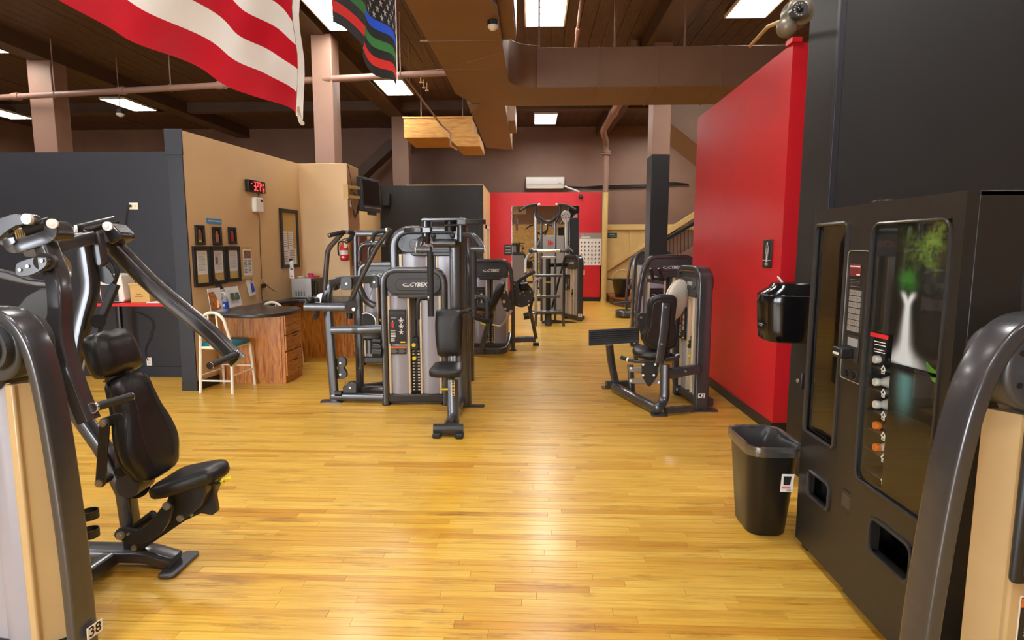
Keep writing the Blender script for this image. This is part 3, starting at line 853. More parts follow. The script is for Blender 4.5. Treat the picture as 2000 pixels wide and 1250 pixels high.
def tower(t, W=0.68, H=1.47, tw=0.06, td=0.13, sw=0.028, bow_l=0.0, bow_r=0.0, D=0.26, detail=2, brand='logo', plac=True, warn=True, letters=None, stack=True, logo_size=0.058, word='CYBEX', inner=True, rear=False, gold=0.0, back=True, inset=0.0):
    """weight tower in the local frame of t: front faces -y, x across, z up"""
    hw = W / 2 - tw / 2
    def half(s_, bow):
        if bow <= 0:
            return fillet([V((s_ * hw, 0, 0.012)), V((s_ * hw, 0, H - tw / 2)), V((0, 0, H - tw / 2))], 0.22 if W < 0.9 else 0.24, 9)
        k = H / 1.475
        return smooth_path([V((s_ * (hw + bow), 0.0, 0.012)), V((s_ * (hw + bow * 0.98), 0, 0.45 * k)), V((s_ * (hw + bow * 0.85), 0, 0.74 * k)), V((s_ * (hw + bow * 0.63), 0, 1.03 * k)), V((s_ * (hw + bow * 0.33), 0, 1.24 * k)), V((s_ * (hw - 0.008), 0, H - tw / 2 - 0.09)), V((s_ * (hw - 0.065), 0, H - tw / 2 - 0.022)), V((s_ * (hw - 0.15), 0, H - tw / 2)), V((0, 0, H - tw / 2))], 4)
    path = half(-1, bow_l)[:-1] + list(reversed(half(1, bow_r)))
    obj('frame', MB().bar(path, tw, td, up=(0, 1, 0), rad=0.24, seg=3), 'frame', t, local=True)
    for s_, bow in ((-1, bow_l), (1, bow_r)):
        fx_ = s_ * (hw + bow)
        obj('foot', MB().cyl((fx_, 0, 0), (fx_, 0, 0.014), 0.05, 16), 'rubber', t, local=True)
    # plastic head with raised badge
    hh = 0.235
    iw = W - 2 * tw + 0.004
    head = [(x, z + H - tw - hh / 2 + 0.01) for x, z in rrect(iw, hh, 0.105, 6)]
    head2 = []
    obj('head_cap', MB().prism([(x, -0.045, z) for x, z in head], (0, 0.15, 0)).prism([(-iw * 0.28, -0.04, H - tw - hh - 0.03), (iw * 0.28, -0.04, H - tw - hh - 0.03), (iw * 0.34, -0.04, H - tw - hh + 0.03), (-iw * 0.34, -0.04, H - tw - hh + 0.03)], (0, 0.13, 0)), 'plastic', t, 0.012, local=True)
    if detail > 1:
        bw = iw * 0.64
        b_ = obj('badge', MB().prism([(x, -0.056, z + H - tw - hh * 0.52) for x, z in rrect(bw, 0.125, 0.055, 5)], (0, 0.03, 0)), 'plastic', t, 0.006, local=True)
        logo(b_, (0.02, -0.058, H - tw - hh * 0.52), (1, 0, 0), (0, 0, 1), logo_size, brand, word)
        hol = MB()
        for s_ in (-1, 1):
            for dz in (-0.03, 0.06):
                hol.cyl((s_ * iw * 0.43, -0.0465, H - tw - hh * 0.5 + dz), (s_ * iw * 0.43, -0.044, H - tw - hh * 0.5 + dz), 0.009, 10)
        obj('screw_hole', hol, 'black', t, local=True, kind='stuff')
    zt, zb = H - tw - hh - 0.005, 0.12
    x1 = W / 2 - tw - 0.004 - inset
    if gold:
        for s_ in (-1, 1):
            obj('side_strip', MB().prism([(s_ * x1, 0.055, zb), (s_ * (x1 - gold), -0.012, zb), (s_ * (x1 - gold), 0.05, zb), (s_ * x1, 0.07, zb)], (0, 0, zt - zb)), 'cream_shaded', t, local=True)
        x1 -= gold
    for s_ in (-1, 1):
        obj('edge_strip', MB().bb(s_ * (x1 - sw), s_ * x1, -0.03, 0.05, zb, zt), 'cream_shaded' if detail > 2 else 'cream', t, 0.008, local=True)
        if inner:
            obj('inner_strip', MB().bb(s_ * 0.052, s_ * 0.072, -0.022, 0.05, zb, zt), 'cream', t, 0.004, local=True)
        a, b = (0.072 if inner else 0.06), x1 - sw
        n = 6; q = []
        for k in range(n + 1):
            f = k / n
            q.append((s_ * (a + (b - a) * f), -0.004 - 0.018 * math.sin(math.pi * f) , 0))
        mb = MB()
        pts = [V(p) for p in q]
        poly = pts + [V((p.x, p.y + 0.006, 0)) for p in reversed(pts)]
        mb.prism([p + V((0, 0, zb)) for p in poly], (0, 0, zt - zb))
        obj('shroud_panel', mb, 'shroud', t, local=True)
    # rear shroud and sides
    if not rear:
        D = td / 2 + 0.05
    if detail < 3 and back: obj('rear_shroud', MB().bb(-x1, x1, D + 0.07, D + 0.08, zb, H - 0.15), 'shroud', t, local=True)
    if rear: obj('rear_frame', MB().bar([(-hw, D, 0.012), (-hw, D, H - 0.06), (hw, D, H - 0.06), (hw, D, 0.012)], 0.05, 0.06, up=(0, 1, 0), fil=0.14), 'frame', t, local=True)
    obj('base_bar', MB().bb(-hw, hw, -0.03, D + 0.02, 0.03, 0.115), 'frame_dark', t, 0.012, local=True)
    if stack:
        st = MB(); mk = MB()
        for k in range(14):
            z0 = 0.14 + k * 0.032
            st.bb(-0.05, 0.05, 0.03, 0.15, z0, z0 + 0.028)
            mk.bb(-0.038, -0.018, 0.026, 0.0295, z0 + 0.008, z0 + 0.02); mk.bb(0.018, 0.038, 0.026, 0.0295, z0 + 0.008, z0 + 0.02)
        obj('weight_stack', st, 'black', t, local=True, kind='stuff'); obj('weight_numbers', mk, 'logo', t, local=True, kind='stuff')
        obj('guide_rod', MB().cyl((0, 0.08, 0.12), (0, 0.08, H - 0.25), 0.011, 8), 'black', t, local=True)
        sel = obj('selector', MB().bb(-0.03, 0.03, 0.0, 0.06, 0.59, 0.72).cyl((0.0, 0.02, 0.63), (0, -0.03, 0.63), 0.042, 16), 'black', t, 0.005, local=True)
        obj('yellow_knob', MB().cyl((-0.012, -0.03, 0.645), (-0.012, -0.037, 0.645), 0.021, 14), 'yellow', sel, local=True)
        obj('yellow_pin', MB().cyl((-0.012, 0.03, 0.5), (-0.012, -0.02, 0.5), 0.02, 14), 'yellow', t, local=True)
    if plac:
        placard(t, -W * 0.255, H * 0.575, W * 0.26, 0.36, -0.034)
    if warn:
        warning(t, -W * 0.25, H * 0.575 - 0.25, W * 0.24, 0.085, -0.028)
    if letters:
        mb = MB()
        for k, (s_, zz) in enumerate(letters):
            text_mb(s_, 0.045, (0.0, D + 0.068, zz), (1, 0, 0), (0, 0, 1), 0.001, 0, 0, 'CENTER', 0, mb)
        obj('lettering', mb, 'greyink' if detail < 3 else 'ink', t, local=True, smooth=False)
def num_sticker(parent, o, u, v, s_, size=0.06):
    o, u, v = V(o), V(u).normalized(), V(v).normalized(); w_ = u.cross(v)
    st = MB().prism([o + u * a + v * b for a, b in ((-size, -size * .72), (size, -size * .72), (size, size * .72), (-size, size * .72))], w_ * 0.002)
    p = obj('number_sticker', st, 'white', parent, label='white number sticker')
    if not s_:
        return obj('smudged_print', MB().prism([o + w_ * 0.0025 + u * a + v * b for a, b in ((-size * .4, -size * .4), (size * .3, -size * .4), (size * .3, size * .4), (-size * .4, size * .4))], w_ * 0.0005), 'greyink', p)
    mb = text_mb(s_, size * 1.65, o + w_ * 0.0025, u, v, 0.0, 0, size * 0.03)
    obj('number', mb, 'ink', p, smooth=False)

# ================================================================= M1  chest press, left foreground
t = thing('chest_press_machine', 'large charcoal chest press numbered 38 with black padded seat in the left foreground', 'exercise machine', (-2.124, 2.10, 0), math.radians(-8))
tower(t, W=0.68, H=1.44, tw=0.045, td=0.10, sw=0.04, bow_r=0.085, bow_l=0.085, plac=False, warn=False, detail=3, inner=False, gold=0.055, stack=False)
obj('centre_panel', MB().bb(-0.07, 0.07, -0.006, 0.0, 0.12, 1.15), 'shroud', t, local=True)
num_sticker(t, P(177, 1229, 2.055) + V((0.016, 0, 0)), V((0.139, 0.99, 0)), (0.02, 0, 1), '38', 0.034)
for (px, py) in ((22, 668),):
    c = P(px, py, 1.99)
obj('pulley_cover', MB().cyl((0.20, -0.04, 1.295), (0.20, -0.075, 1.295), 0.082, 28).cyl((0.20, -0.075, 1.295), (0.20, -0.085, 1.295), 0.062, 28), 'plastic', t, local=True)
f, fd = 'frame', 'frame_dark'
B = lambda pts, w_, h_, up=(0, 1, 0), fil=0.05: MB().bar([P(*p) for p in pts], w_, h_, up, fil, 0.2, 0, 3)
T = lambda pts, r, fil=0.03, n=12: MB().tube([P(*p) for p in pts], r, n, fil)
# base and mast
obj('base_beam', MB().bar([(-2.75, 2.84, 0.07), (-2.02, 2.84, 0.07), (-1.98, 2.84, 0.065), (-1.86, 2.84, 0.03)], 0.11, 0.07, (0, 0, 1), 0.02, 0.25, 0, 3), f, t)
obj('foot_plate', MB().prism([(x - 1.84, y + 2.84, 0.0) for x, y in rrect(0.09, 0.26, 0.03)], (0, 0, 0.018)), f, t, 0.004)
obj('base_cross_beam', MB().bar([(-2.17, 2.84, 0.06), (-2.2, 2.35, 0.06), (-2.2, 2.1, 0.06)], 0.08, 0.07, (0, 0, 1), 0.05), f, t)
obj('seat_post', B([(264, 1085, 2.84), (246, 962, 2.84)], 0.075, 0.075, (0, 1, 0), 0), f, t)
obj('mast', B([(252, 975, 2.84), (205, 880, 2.86), (148, 800, 2.9), (140, 745, 2.95), (158, 640, 3.0), (178, 562, 3.02), (166, 478, 3.02)], 0.068, 0.075, (0, 1, 0), 0.05), f, t)
obj('mast_end_plate', MB().cyl(P(248, 950, 2.78), P(248, 950, 2.78) + V((0, 0.13, 0)), 0.062, 20), fd, t)
# seat, backrest, headrest
sb, sf = V((-1.86, 2.66, 0.49)), V((-1.545, 2.66, 0.575))
su = (sf - sb).normalized(); sn = V((-su.z, 0, su.x))
sl_ = (sf - sb).length
o_ = sb + V((0, 0.0, 0)) - sn * 0.065
seat_out = smooth_loop([(0.0, 0.01), (-0.01, 0.15), (0.0, 0.29), (0.12, 0.285), (0.25, 0.25), (sl_ - 0.03, 0.22), (sl_, 0.15), (sl_ - 0.03, 0.07), (0.25, 0.05), (0.12, 0.015)], 3)
obj('seat', MB().pad(seat_out, o_, su, (0, 1, 0), sn, 0.075, 0.3, dome=0.05), 'vinyl', t)
bb_, bt_ = V((-1.835, 2.80, 0.53)), V((-1.965, 2.80, 1.03))
bu = (bt_ - bb_).normalized(); bn = V((bu.z, 0, -bu.x))
bl = (bt_ - bb_).length
half = [(0.0, 0.10), (0.06, 0.155), (0.14, 0.19), (0.24, 0.178), (0.34, 0.14), (0.43, 0.12), (bl, 0.09)]
bo = smooth_loop([(w_, h_) for h_, w_ in half] + [(-w_, h_) for h_, w_ in reversed(half)], 3)
back = obj('backrest', MB().pad(bo, bb_ - bn * 0.085, V((0, 1, 0)), bu, bn, 0.08, 0.3, dome=0.12), 'vinyl', t)
sm_ = MB()
for s_ in (-1, 1):
    sm_.tube(smooth_path([bb_ + bu * h_ + V((0, s_ * w_ * 0.52, 0)) + bn * 0.003 for h_, w_ in half[1:]], 4), 0.0022, 5)
obj('seam', sm_, 'rubber', back, kind='stuff')
obj('backrest_shell', MB().pad([(a * 0.92, b) for a, b in bo], bb_ - bn * 0.10, V((0, 1, 0)), bu, bn, 0.02, 0.2, dome=0.0), 'black', t)
ho = V((-2.02, 2.80, 1.155))
hu = (P(262, 655, 2.9) - P(282, 712, 2.9)); hu.y = 0; hu.normalize(); hn = V((hu.z, 0, -hu.x))
hout = smooth_loop([(-0.13, -0.105), (0.0, -0.112), (0.13, -0.105), (0.15, -0.02), (0.12, 0.095), (0.0, 0.108), (-0.12, 0.095), (-0.15, -0.02)], 3)
obj('headrest', MB().pad(hout, ho - hn * 0.11, V((0, 1, 0)), hu, hn, 0.11, 0.28, dome=0.08), 'vinyl', t)
obj('headrest_neck', MB().bar([ho - hu * 0.03 - hn * 0.07, ho - hu * 0.22 - hn * 0.08], 0.12, 0.03, (0, 1, 0)), 'black', t)
# press arms and handles
obj('press_arm', MB().bar(fillet([P(84, 462, 2.46), P(118, 556, 2.34), P(118, 660, 2.30), P(134, 720, 2.29), P(160, 790, 2.29), P(174, 822, 2.29)], 0.09, 6), 0.062, 0.075, (0, 1, 0), 0, 0.2, 0, 3), f, t)
obj('press_arm', MB().bar(fillet([P(214, 472, 3.18), P(292, 552, 3.26), P(350, 600, 3.29), P(410, 648, 3.3), P(466, 706, 3.3)], 0.12, 6), 0.078, 0.085, (0, 1, 0), 0, 0.2, 0, 3), f, t)
for pa, pb in ((P(180, 797, 2.28), P(254, 775, 2.55)), (P(462, 692, 3.27), P(411, 714, 3.02))):
    h_ = obj('handle', MB().cyl(pa, pb, 0.0185, 16), 'rubber', t)
    d_ = (pb - pa).normalized()
    obj('handle_collar', MB().cyl(pa, pa + d_ * 0.012, 0.023, 16), 'chrome', h_)
    obj('handle_cap', MB().cyl(pb, pb + d_ * 0.006, 0.0195, 16), 'chrome', h_)
# near top pivot
obj('yoke_plate', MB().prism([P(x, y, 2.36) for x, y in ((-25, 440), (0, 425), (21, 419), (56, 417), (66, 421), (72, 431), (64, 440), (50, 438), (31, 442), (17, 450), (0, 464), (-25, 480))], (0, 0.03, 0)), f, t, 0.004)
obj('yoke_plate', MB().prism([P(x, y, 2.62) for x, y in ((-25, 480), (0, 478), (30, 492), (70, 500), (84, 488), (60, 470), (20, 465), (-25, 462))], (0, 0.03, 0)), f, t, 0.004)
bolt(t, P(57, 428, 2.36), 0.022, h=0.016, name='pivot_cap', m='white')
bolt(t, P(104, 437, 2.40), 0.020, (0.5, -1, 0), 0.02, 'pivot_cap', 'white')
obj('pivot_axle', MB().cyl(P(46, 452, 2.40), P(100, 436, 2.46), 0.028, 18), fd, t)
obj('u_bracket', MB().bar(fillet([P(17, 466, 2.36), P(22, 482, 2.36), P(36, 481, 2.37), P(89, 464, 2.40), P(101, 456, 2.41), P(98, 428, 2.42)], 0.03, 5), 0.055, 0.012, (0, 1, 0), 0, 0.2), f, t)
obj('pivot_block', MB().prism([P(x, y, 2.42) for x, y in ((96, 430), (104, 436), (113, 458), (108, 470), (94, 468), (90, 450))], (0, 0.10, 0)), f, t, 0.008)
sp_ = []
s0, s1 = P(27, 462, 2.40), P(54, 458, 2.44)
ax = (s1 - s0); an = ax.normalized(); au = V((0, 0, 1)); aw = an.cross(au).normalized()
for k in range(7 * 14 + 1):
    a = 2 * math.pi * k / 14
    sp_.append(s0 + ax * (k / 98) + au * 0.028 * math.cos(a) + aw * 0.028 * math.sin(a))
obj('coil_spring', MB().tube(sp_, 0.004, 6), 'pole', t, label='bright steel coil spring')
obj('spring_housing', MB().cyl(s0 + V((-0.02, 0.02, -0.01)), s1 + V((0, 0.02, 0)), 0.02, 12), 'black', t)
lug = obj('stop_plate', MB().prism([P(x, y, 2.27) for x, y in smooth_loop([(29, 525), (34, 513), (60, 504), (84, 502), (92, 508), (88, 522), (66, 536), (42, 541), (31, 536)], 3)], (0, 0.02, 0)), f, t, 0.003)
for q in ((40, 527), (55, 520), (83, 509)):
    bolt(lug, P(q[0], q[1], 2.27), 0.007, h=0.006)
obj('stop_shaft', MB().cyl(P(86, 512, 2.28), P(98, 512, 2.4), 0.035, 16), fd, t)
obj('counter_lever', MB().prism([P(x, y, 2.5) for x, y in ((-20, 525), (0, 529), (14, 532), (52, 546), (106, 552), (110, 561), (72, 560), (20, 549), (0, 544), (-20, 535))], (0, 0.05, 0)), f, t, 0.006)
obj('cable_guard', MB().prism([P(x, y, 2.6) for x, y in ((28, 606), (50, 580), (77, 564), (106, 566), (100, 600), (90, 625), (40, 640))], (0, 0.02, 0)), fd, t, 0.004)
# cross beam and far pivot
obj('cross_beam', B([(60, 486, 2.5), (104, 480, 2.62), (140, 470, 2.84), (170, 464, 3.0)], 0.075, 0.07, (0, 0, 1), 0.05), f, t)
obj('arch_plate', MB().prism([P(x, y, 2.95) for x, y in ((112, 470), (122, 455), (140, 443), (156, 442), (172, 455), (168, 484), (160, 470), (146, 466), (140, 478), (136, 488), (124, 484))], (0, 0.025, 0)), f, t, 0.003)
obj('pivot_tube', MB().cyl(P(154, 449, 2.95), P(222, 433, 3.22), 0.030, 18), f, t)
bolt(t, P(151, 450, 2.93), 0.026, (-1, -0.9, 0), 0.012, 'pivot_cap', 'white')
bolt(t, P(212, 442, 3.08), 0.024, (0.2, -1, 0), 0.016, 'pivot_cap', 'white')
obj('pivot_block', MB().prism([P(x, y, 3.1) for x, y in ((198, 440), (216, 436), (236, 456), (237, 466), (214, 478), (206, 462))], (0, 0.12, 0)), f, t, 0.01)
obj('gusset', MB().prism([P(x, y, 3.02) for x, y in ((168, 455), (190, 452), (196, 480), (201, 515), (196, 522), (186, 520), (178, 500))], (0, 0.05, 0)), f, t, 0.01)
obj('cam_plate', MB().prism([P(x, y, 3.04) for x, y in smooth_loop([(176, 500), (186, 525), (205, 520), (222, 545), (208, 555), (182, 540), (165, 525), (150, 518), (170, 512)], 3)], (0, 0.012, 0)), fd, t)
bolt(t, P(159, 525, 3.0), 0.011, m='frame_dark')
obj('cable', T([(206, 500, 3.1), (222, 512, 3.1), (231, 530, 3.1), (224, 552, 3.08), (208, 585, 3.05), (196, 620, 3.02), (184, 650, 3.0)], 0.011, 0.05, 8), 'rubber', t)
obj('cable', T([(122, 500, 2.45), (136, 515, 2.5), (138, 535, 2.5), (128, 548, 2.45)], 0.008, 0.03, 8), 'cable', t)
obj('cable_sleeve', B([(226, 555, 3.06), (204, 606, 3.03), (186, 652, 3.0)], 0.04, 0.03, (0, 1, 0), 0), 'rubber', t)
obj('pull_rod', MB().cyl(P(171, 683, 2.95), P(156, 742, 2.95), 0.006, 8), 'cable', t)
obj('shoulder_pulley', MB().cyl(P(192, 628, 2.98), P(192, 628, 3.02), 0.036, 20), 'black', t)
# recline linkage
def link(p0, p1, Y, w_, th=0.012):
    a, b = P(*p0, Y), P(*p1, Y)
    d_ = (b - a).normalized(); n_ = V((-d_.z, 0, d_.x)) * w_
    pts = []
    for c_, s_ in ((b, 1), (a, -1)):
        for k in range(7):
            an_ = -math.pi / 2 + math.pi * k / 6
            pts.append(c_ + d_ * s_ * w_ * math.cos(an_) + n_ * s_ * math.sin(an_))
    return MB().prism(pts, (0, th, 0))
obj('link_bar', link((203, 826), (195, 943), 2.63, 0.024), fd, t, 0.003)
obj('link_bar', link((203, 826), (232, 816), 2.66, 0.024), fd, t, 0.003)
obj('link_bar', link((236, 830), (234, 922), 2.72, 0.026), fd, t, 0.003)
obj('link_axle', MB().cyl(P(233, 922, 2.70), P(262, 912, 2.92), 0.022, 14), fd, t)
obj('link_axle', MB().cyl(P(198, 940, 2.64), P(212, 932, 2.78), 0.022, 14), fd, t)
for x, y, Y, r in ((203, 826, 2.63, 0.018), (195, 943, 2.63, 0.018), (232, 923, 2.72, 0.018)):
    bolt(t, P(x, y, Y), r)
obj('link_disc', MB().cyl(P(268, 950, 2.86), P(268, 950, 2.92), 0.06, 20), 'black', t)
obj('seat_arm', MB().prism([P(x, y, 2.70) for x, y in smooth_loop([(227, 1044), (232, 1032), (246, 1032), (268, 1036), (292, 1020), (314, 992), (326, 983), (336, 990), (332, 1012), (316, 1040), (290, 1058), (262, 1064), (240, 1058)], 2)], (0, 0.02, 0)), fd, t, 0.003)
obj('seat_arm', MB().prism([P(x, y, 2.80) for x, y in ((256, 1066), (300, 1040), (318, 1005), (336, 965), (390, 938), (414, 936), (424, 1000), (414, 1007), (392, 1003), (360, 1018), (310, 1052), (272, 1078), (260, 1078))], (0, 0.03, 0)), fd, t, 0.004)
obj('seat_bracket', MB().prism([P(x, y, 2.74) for x, y in ((330, 962), (384, 942), (398, 942), (402, 962), (392, 990), (360, 1014), (330, 1020), (322, 990))], (0, 0.16, 0)), fd, t, 0.006)
obj('seat_arm_axle', MB().cyl(P(237, 1043, 2.70), P(262, 1018, 2.95), 0.03, 16), f, t)
obj('gas_spring', MB().cyl(P(252, 1040, 2.78), P(300, 1004, 2.78), 0.022, 14), 'black', t)
for x, y, Y, r in ((327, 987, 2.70, 0.02), (353, 1011, 2.74, 0.017), (237, 1045, 2.70, 0.021), (264, 1069, 2.80, 0.016), (374, 953, 2.74, 0.007), (392, 947, 2.74, 0.007), (376, 1005, 2.74, 0.006), (252, 1042, 2.70, 0.006)):
    bolt(t, P(x, y, Y), r)
ad = obj('adjust_lever', MB().tube([P(408, 945, 2.76), P(428, 943, 2.72), P(440, 938, 2.68)], 0.007, 8, 0.01), 'black', t)
obj('yellow_grip', MB().prism([P(428, 941, 2.69), P(446, 934, 2.66), P(449, 937, 2.66), P(434, 945, 2.69)], (0, 0.02, 0.004)), 'yellow', ad, 0.002)
each('cup_ring', [MB().lathe([(0.03, 0), (0.034, 0), (0.034, 0.035), (0.03, 0.035)], P(x, y, 2.3), 16, ring=True) for x, y in ((176, 1012), (177, 1048))], 'black', t)

# ================================================================= M2  weight tower, right foreground
t = thing('weight_tower', 'charcoal weight tower with cream strips cut off by the right picture edge', 'exercise machine', (1.571, 1.70, 0), math.radians(8))
tower(t, W=0.68, H=1.475, tw=0.05, td=0.10, sw=0.055, bow_l=0.13, bow_r=0.13, plac=False, warn=False, detail=3, inner=False, gold=0.04, inset=0.05, stack=False)
obj('centre_panel', MB().bb(-0.07, 0.07, -0.006, 0.0, 0.12, 1.15), 'shroud', t, local=True)
obj('pulley_cover', MB().cyl((-0.15, -0.04, 1.30), (-0.15, -0.075, 1.30), 0.085, 28).cyl((-0.15, -0.075, 1.30), (-0.15, -0.085, 1.30), 0.065, 28), 'plastic', t, local=True)
pl_ = obj('placard', MB().box((-0.115, -0.045, 0.93), (0.20, 0.03, 0.46)), 'black', t, 0.015, local=True)
obj('display_window', MB().box((-0.115, -0.062, 1.11), (0.15, 0.006, 0.06)), 'black_gloss', pl_, 0.004, local=True)
yy = -0.0605
obj('plate_face', MB().bb(-0.195, -0.035, yy - 0.0006, yy, 0.73, 1.055), 'frame_dark', pl_, local=True)
obj('photo_print', MB().bb(-0.195, -0.035, yy - 0.001, yy, 0.885, 1.02), 'black_gloss', pl_, local=True)
obj('heading', text_mb('ABDOMINAL', 0.017, (-0.18, yy - 0.001, 1.037), (1, 0, 0), (0, 0, 1), 0.0006, 0, 0.0003, 'LEFT'), 'logo', pl_, local=True, smooth=False)
obj('red_print', MB().prism([(-0.188 + x, yy - 0.0015, 0.925 + z) for x, z in ((0, 0.0), (0.012, -0.012), (0.022, 0.02), (0.016, 0.045), (0.004, 0.05))], (0, -0.001, 0)), 'redprint', pl_, local=True)
fg = MB()
fg.tube([(-0.17, yy - 0.0015, 1.0), (-0.188, yy - 0.0015, 0.97), (-0.19, yy - 0.0015, 0.91), (-0.175, yy - 0.0015, 0.89)], 0.0012, 5)
obj('outline_print', fg, 'greyink', pl_, local=True)
pr = MB()
for k, (a, b, z) in enumerate(((-0.16, -0.05, 0.868), (-0.16, -0.07, 0.855), (-0.16, -0.05, 0.835), (-0.16, -0.06, 0.822))):
    pr.bb(a, b, yy - 0.001, yy, z, z + (0.006 if k in (0, 2) else 0.003))
obj('print', pr, 'logo', pl_, local=True, kind='stuff')
obj('yellow_dot', MB().cyl((-0.178, yy, 0.866), (-0.178, yy - 0.001, 0.866), 0.008, 12), 'yellow', pl_, local=True)
obj('placard_knob', MB().cyl((-0.14, -0.05, 0.685), (-0.14, -0.075, 0.685), 0.022, 16), 'black', pl_, local=True)
wl = obj('warning_label', MB().bb(-0.155, 0.06, -0.032, -0.03, 0.50, 0.645), 'black', t, local=True)
obj('label_border', MB().bb(-0.16, 0.065, -0.0305, -0.0295, 0.495, 0.65), 'white', wl, local=True)
obj('orange_band', MB().bb(-0.155, 0.06, -0.0335, -0.032, 0.615, 0.643), 'orange', wl, local=True)
pr = MB()
for k in range(9):
    pr.bb(-0.145 + (0.006 if k else 0), 0.03 - 0.02 * (k % 3), -0.0332, -0.032, 0.600 - k * 0.0095, 0.6045 - k * 0.0095)
obj('print', pr, 'greyink', wl, local=True, kind='stuff')

# ================================================================= M3  lat pulldown with the front tower
t = thing('pulldown_machine', 'charcoal pulldown machine with raised handle arms, its tower front and centre', 'exercise machine', (-1.23, 6.08, 0), math.radians(2))
tower(t, W=0.69, H=1.46, tw=0.06, td=0.12, letters=[('ITS', 1.06), ('BRA', 0.97)])
obj('post', B([(654, 784, 6.15), (641, 610, 6.15), (638, 575, 6.15), (646, 552, 6.15), (668, 547, 6.2), (732, 545, 6.3)], 0.085, 0.07, (0, 1, 0), 0.10), f, t)
obj('foot_plate', MB().prism([(x - 2.16, y + 6.15, 0.0) for x, y in rrect(0.24, 0.11, 0.02)], (0, 0, 0.014)), f, t)
obj('post', B([(704, 772, 6.55), (700, 600, 6.55), (698, 552, 6.55)], 0.08, 0.07, (0, 1, 0), 0), f, t)
obj('crossbar', MB().bar([P(648, 645, 6.13), P(700, 644, 6.13), P(748, 642, 6.13)], 0.08, 0.085, (0, 0, 1)), f, t)
obj('crossbar_sleeve', MB().bar([P(690, 644, 6.13), P(700, 644, 6.13)], 0.088, 0.093, (0, 0, 1)), fd, t)
obj('base_beam', MB().bar([(-2.16, 6.15, 0.06), (-1.5, 6.12, 0.06)], 0.07, 0.08, (0, 0, 1)), f, t)
obj('base_beam', MB().bar([(-1.98, 6.55, 0.05), (-1.5, 6.5, 0.05)], 0.07, 0.08, (0, 0, 1)), f, t)
obj('base_beam', MB().bar([(-2.1, 6.15, 0.05), (-1.97, 6.6, 0.05), (-1.5, 6.9, 0.05)], 0.07, 0.08, (0, 0, 1)), f, t)
obj('lever_bar', MB().bar([P(596, 599, 5.95), P(684, 600, 5.95)], 0.09, 0.085, (0, 0, 1)), f, t)
obj('lever_pivot', MB().cyl(P(686, 600, 5.9), P(686, 600, 6.06), 0.065, 20), f, t)
bolt(t, P(691, 604, 5.9), 0.017)
obj('handle_arm', T([(634, 566, 6.0), (640, 487, 5.95), (671, 452, 5.9)], 0.026, 0.06), f, t)
obj('handle_arm', T([(684, 590, 6.0), (704, 545, 5.95), (735, 483, 5.9), (762, 447, 5.85)], 0.026, 0.06), f, t)
for pts in ([(674, 453, 5.9), (658, 456, 5.8), (643, 460, 5.75)], [(675, 453, 5.9), (690, 454, 6.0), (688, 462, 6.0), (677, 473, 5.95)], [(757, 450, 5.85), (735, 453, 5.85), (729, 460, 5.85), (727, 471, 5.85)]):
    h_ = obj('handle', T(pts, 0.022, 0.03), 'rubber', t)
    e_ = P(*pts[-1]); d_ = (P(*pts[-1]) - P(*pts[-2])).normalized()
    obj('handle_cap', MB().cyl(e_, e_ + d_ * 0.008, 0.023, 12), 'chrome', h_)
    obj('handle_collar', MB().cyl(P(*pts[0]), P(*pts[0]) + (P(*pts[1]) - P(*pts[0])).normalized() * 0.015, 0.025, 12), 'bolt', h_)
for x, y, w_, h_, Y in ((653, 555, 15, 24, 6.3), (676, 554, 22, 25, 6.12), (730, 551, 17, 24, 6.14)):
    pp = obj('pulley_plate', MB().prism([P(x + a, y + b, Y) for a, b in rrect(w_, h_, 6)], (0, 0.06, 0)), fd, t, 0.004)
    bolt(pp, P(x + 1, y, Y), 0.012)
for x0, y0, x1_, y1_ in ((649, 562, 656, 700), (667, 560, 672, 700), (657, 740, 660, 768), (674, 740, 676, 752), (728, 562, 721, 582)):
    obj('cable', MB().cyl(P(x0, y0, 6.2), P(x1_, y1_, 6.2), 0.004, 6), 'cable', t)
pb_ = obj('pulley_bracket', MB().prism([P(x, y, 6.18) for x, y in smooth_loop([(656, 702), (665, 697), (675, 702), (675, 714), (671, 719), (676, 726), (676, 736), (666, 741), (656, 736), (656, 726), (660, 719), (655, 712)], 3)], (0, 0.05, 0)), fd, t, 0.004)
for y in (709, 731):
    bolt(pb_, P(665, y, 6.18), 0.011)
pb_ = obj('pulley_bracket', MB().prism([P(x, y, 6.14) for x, y in ((670, 768), (669, 756), (675, 754), (678, 748), (688, 746), (696, 750), (696, 768))], (0, 0.08, 0)), fd, t, 0.004)
bolt(pb_, P(684, 757, 6.14), 0.012)
obj('gusset', MB().prism([P(x, y, 6.5) for x, y in ((694, 768), (698, 722), (703, 722), (706, 768))], (0, 0.1, 0)), fd, t)
obj('rubber_stop', MB().cyl(P(668, 768, 6.12), P(655, 768, 6.12), 0.03, 12), 'black', t)
obj('seat_horn', MB().bar(fillet([P(600, 588, 6.0), P(618, 583, 6.0), P(640, 596, 6.1)], 0.05), 0.10, 0.05, (0, 0, 1)), fd, t)
obj('lock_knob', MB().ball(P(606, 585, 5.95), 0.045, 12, (1, 1, 0.8)), 'black', t)
obj('bracket', MB().prism([P(614, 590, 5.98), P(620, 575, 5.98), P(630, 572, 5.98), P(626, 592, 5.98)], (0, 0.05, 0)), 'silver', t)
obj('hook', T([(620, 605, 6.0), (621, 615, 6.0), (616, 622, 6.0), (611, 618, 6.0)], 0.02, 0.03, 8), 'black', t)
obj('curved_arm', T([(700, 556, 6.2), (708, 575, 6.2), (716, 590, 6.2), (732, 597, 6.2)], 0.036, 0.08), f, t)
obj('knob', MB().cyl(P(683, 622, 5.95), P(683, 612, 5.95), 0.03, 12), 'black', t)
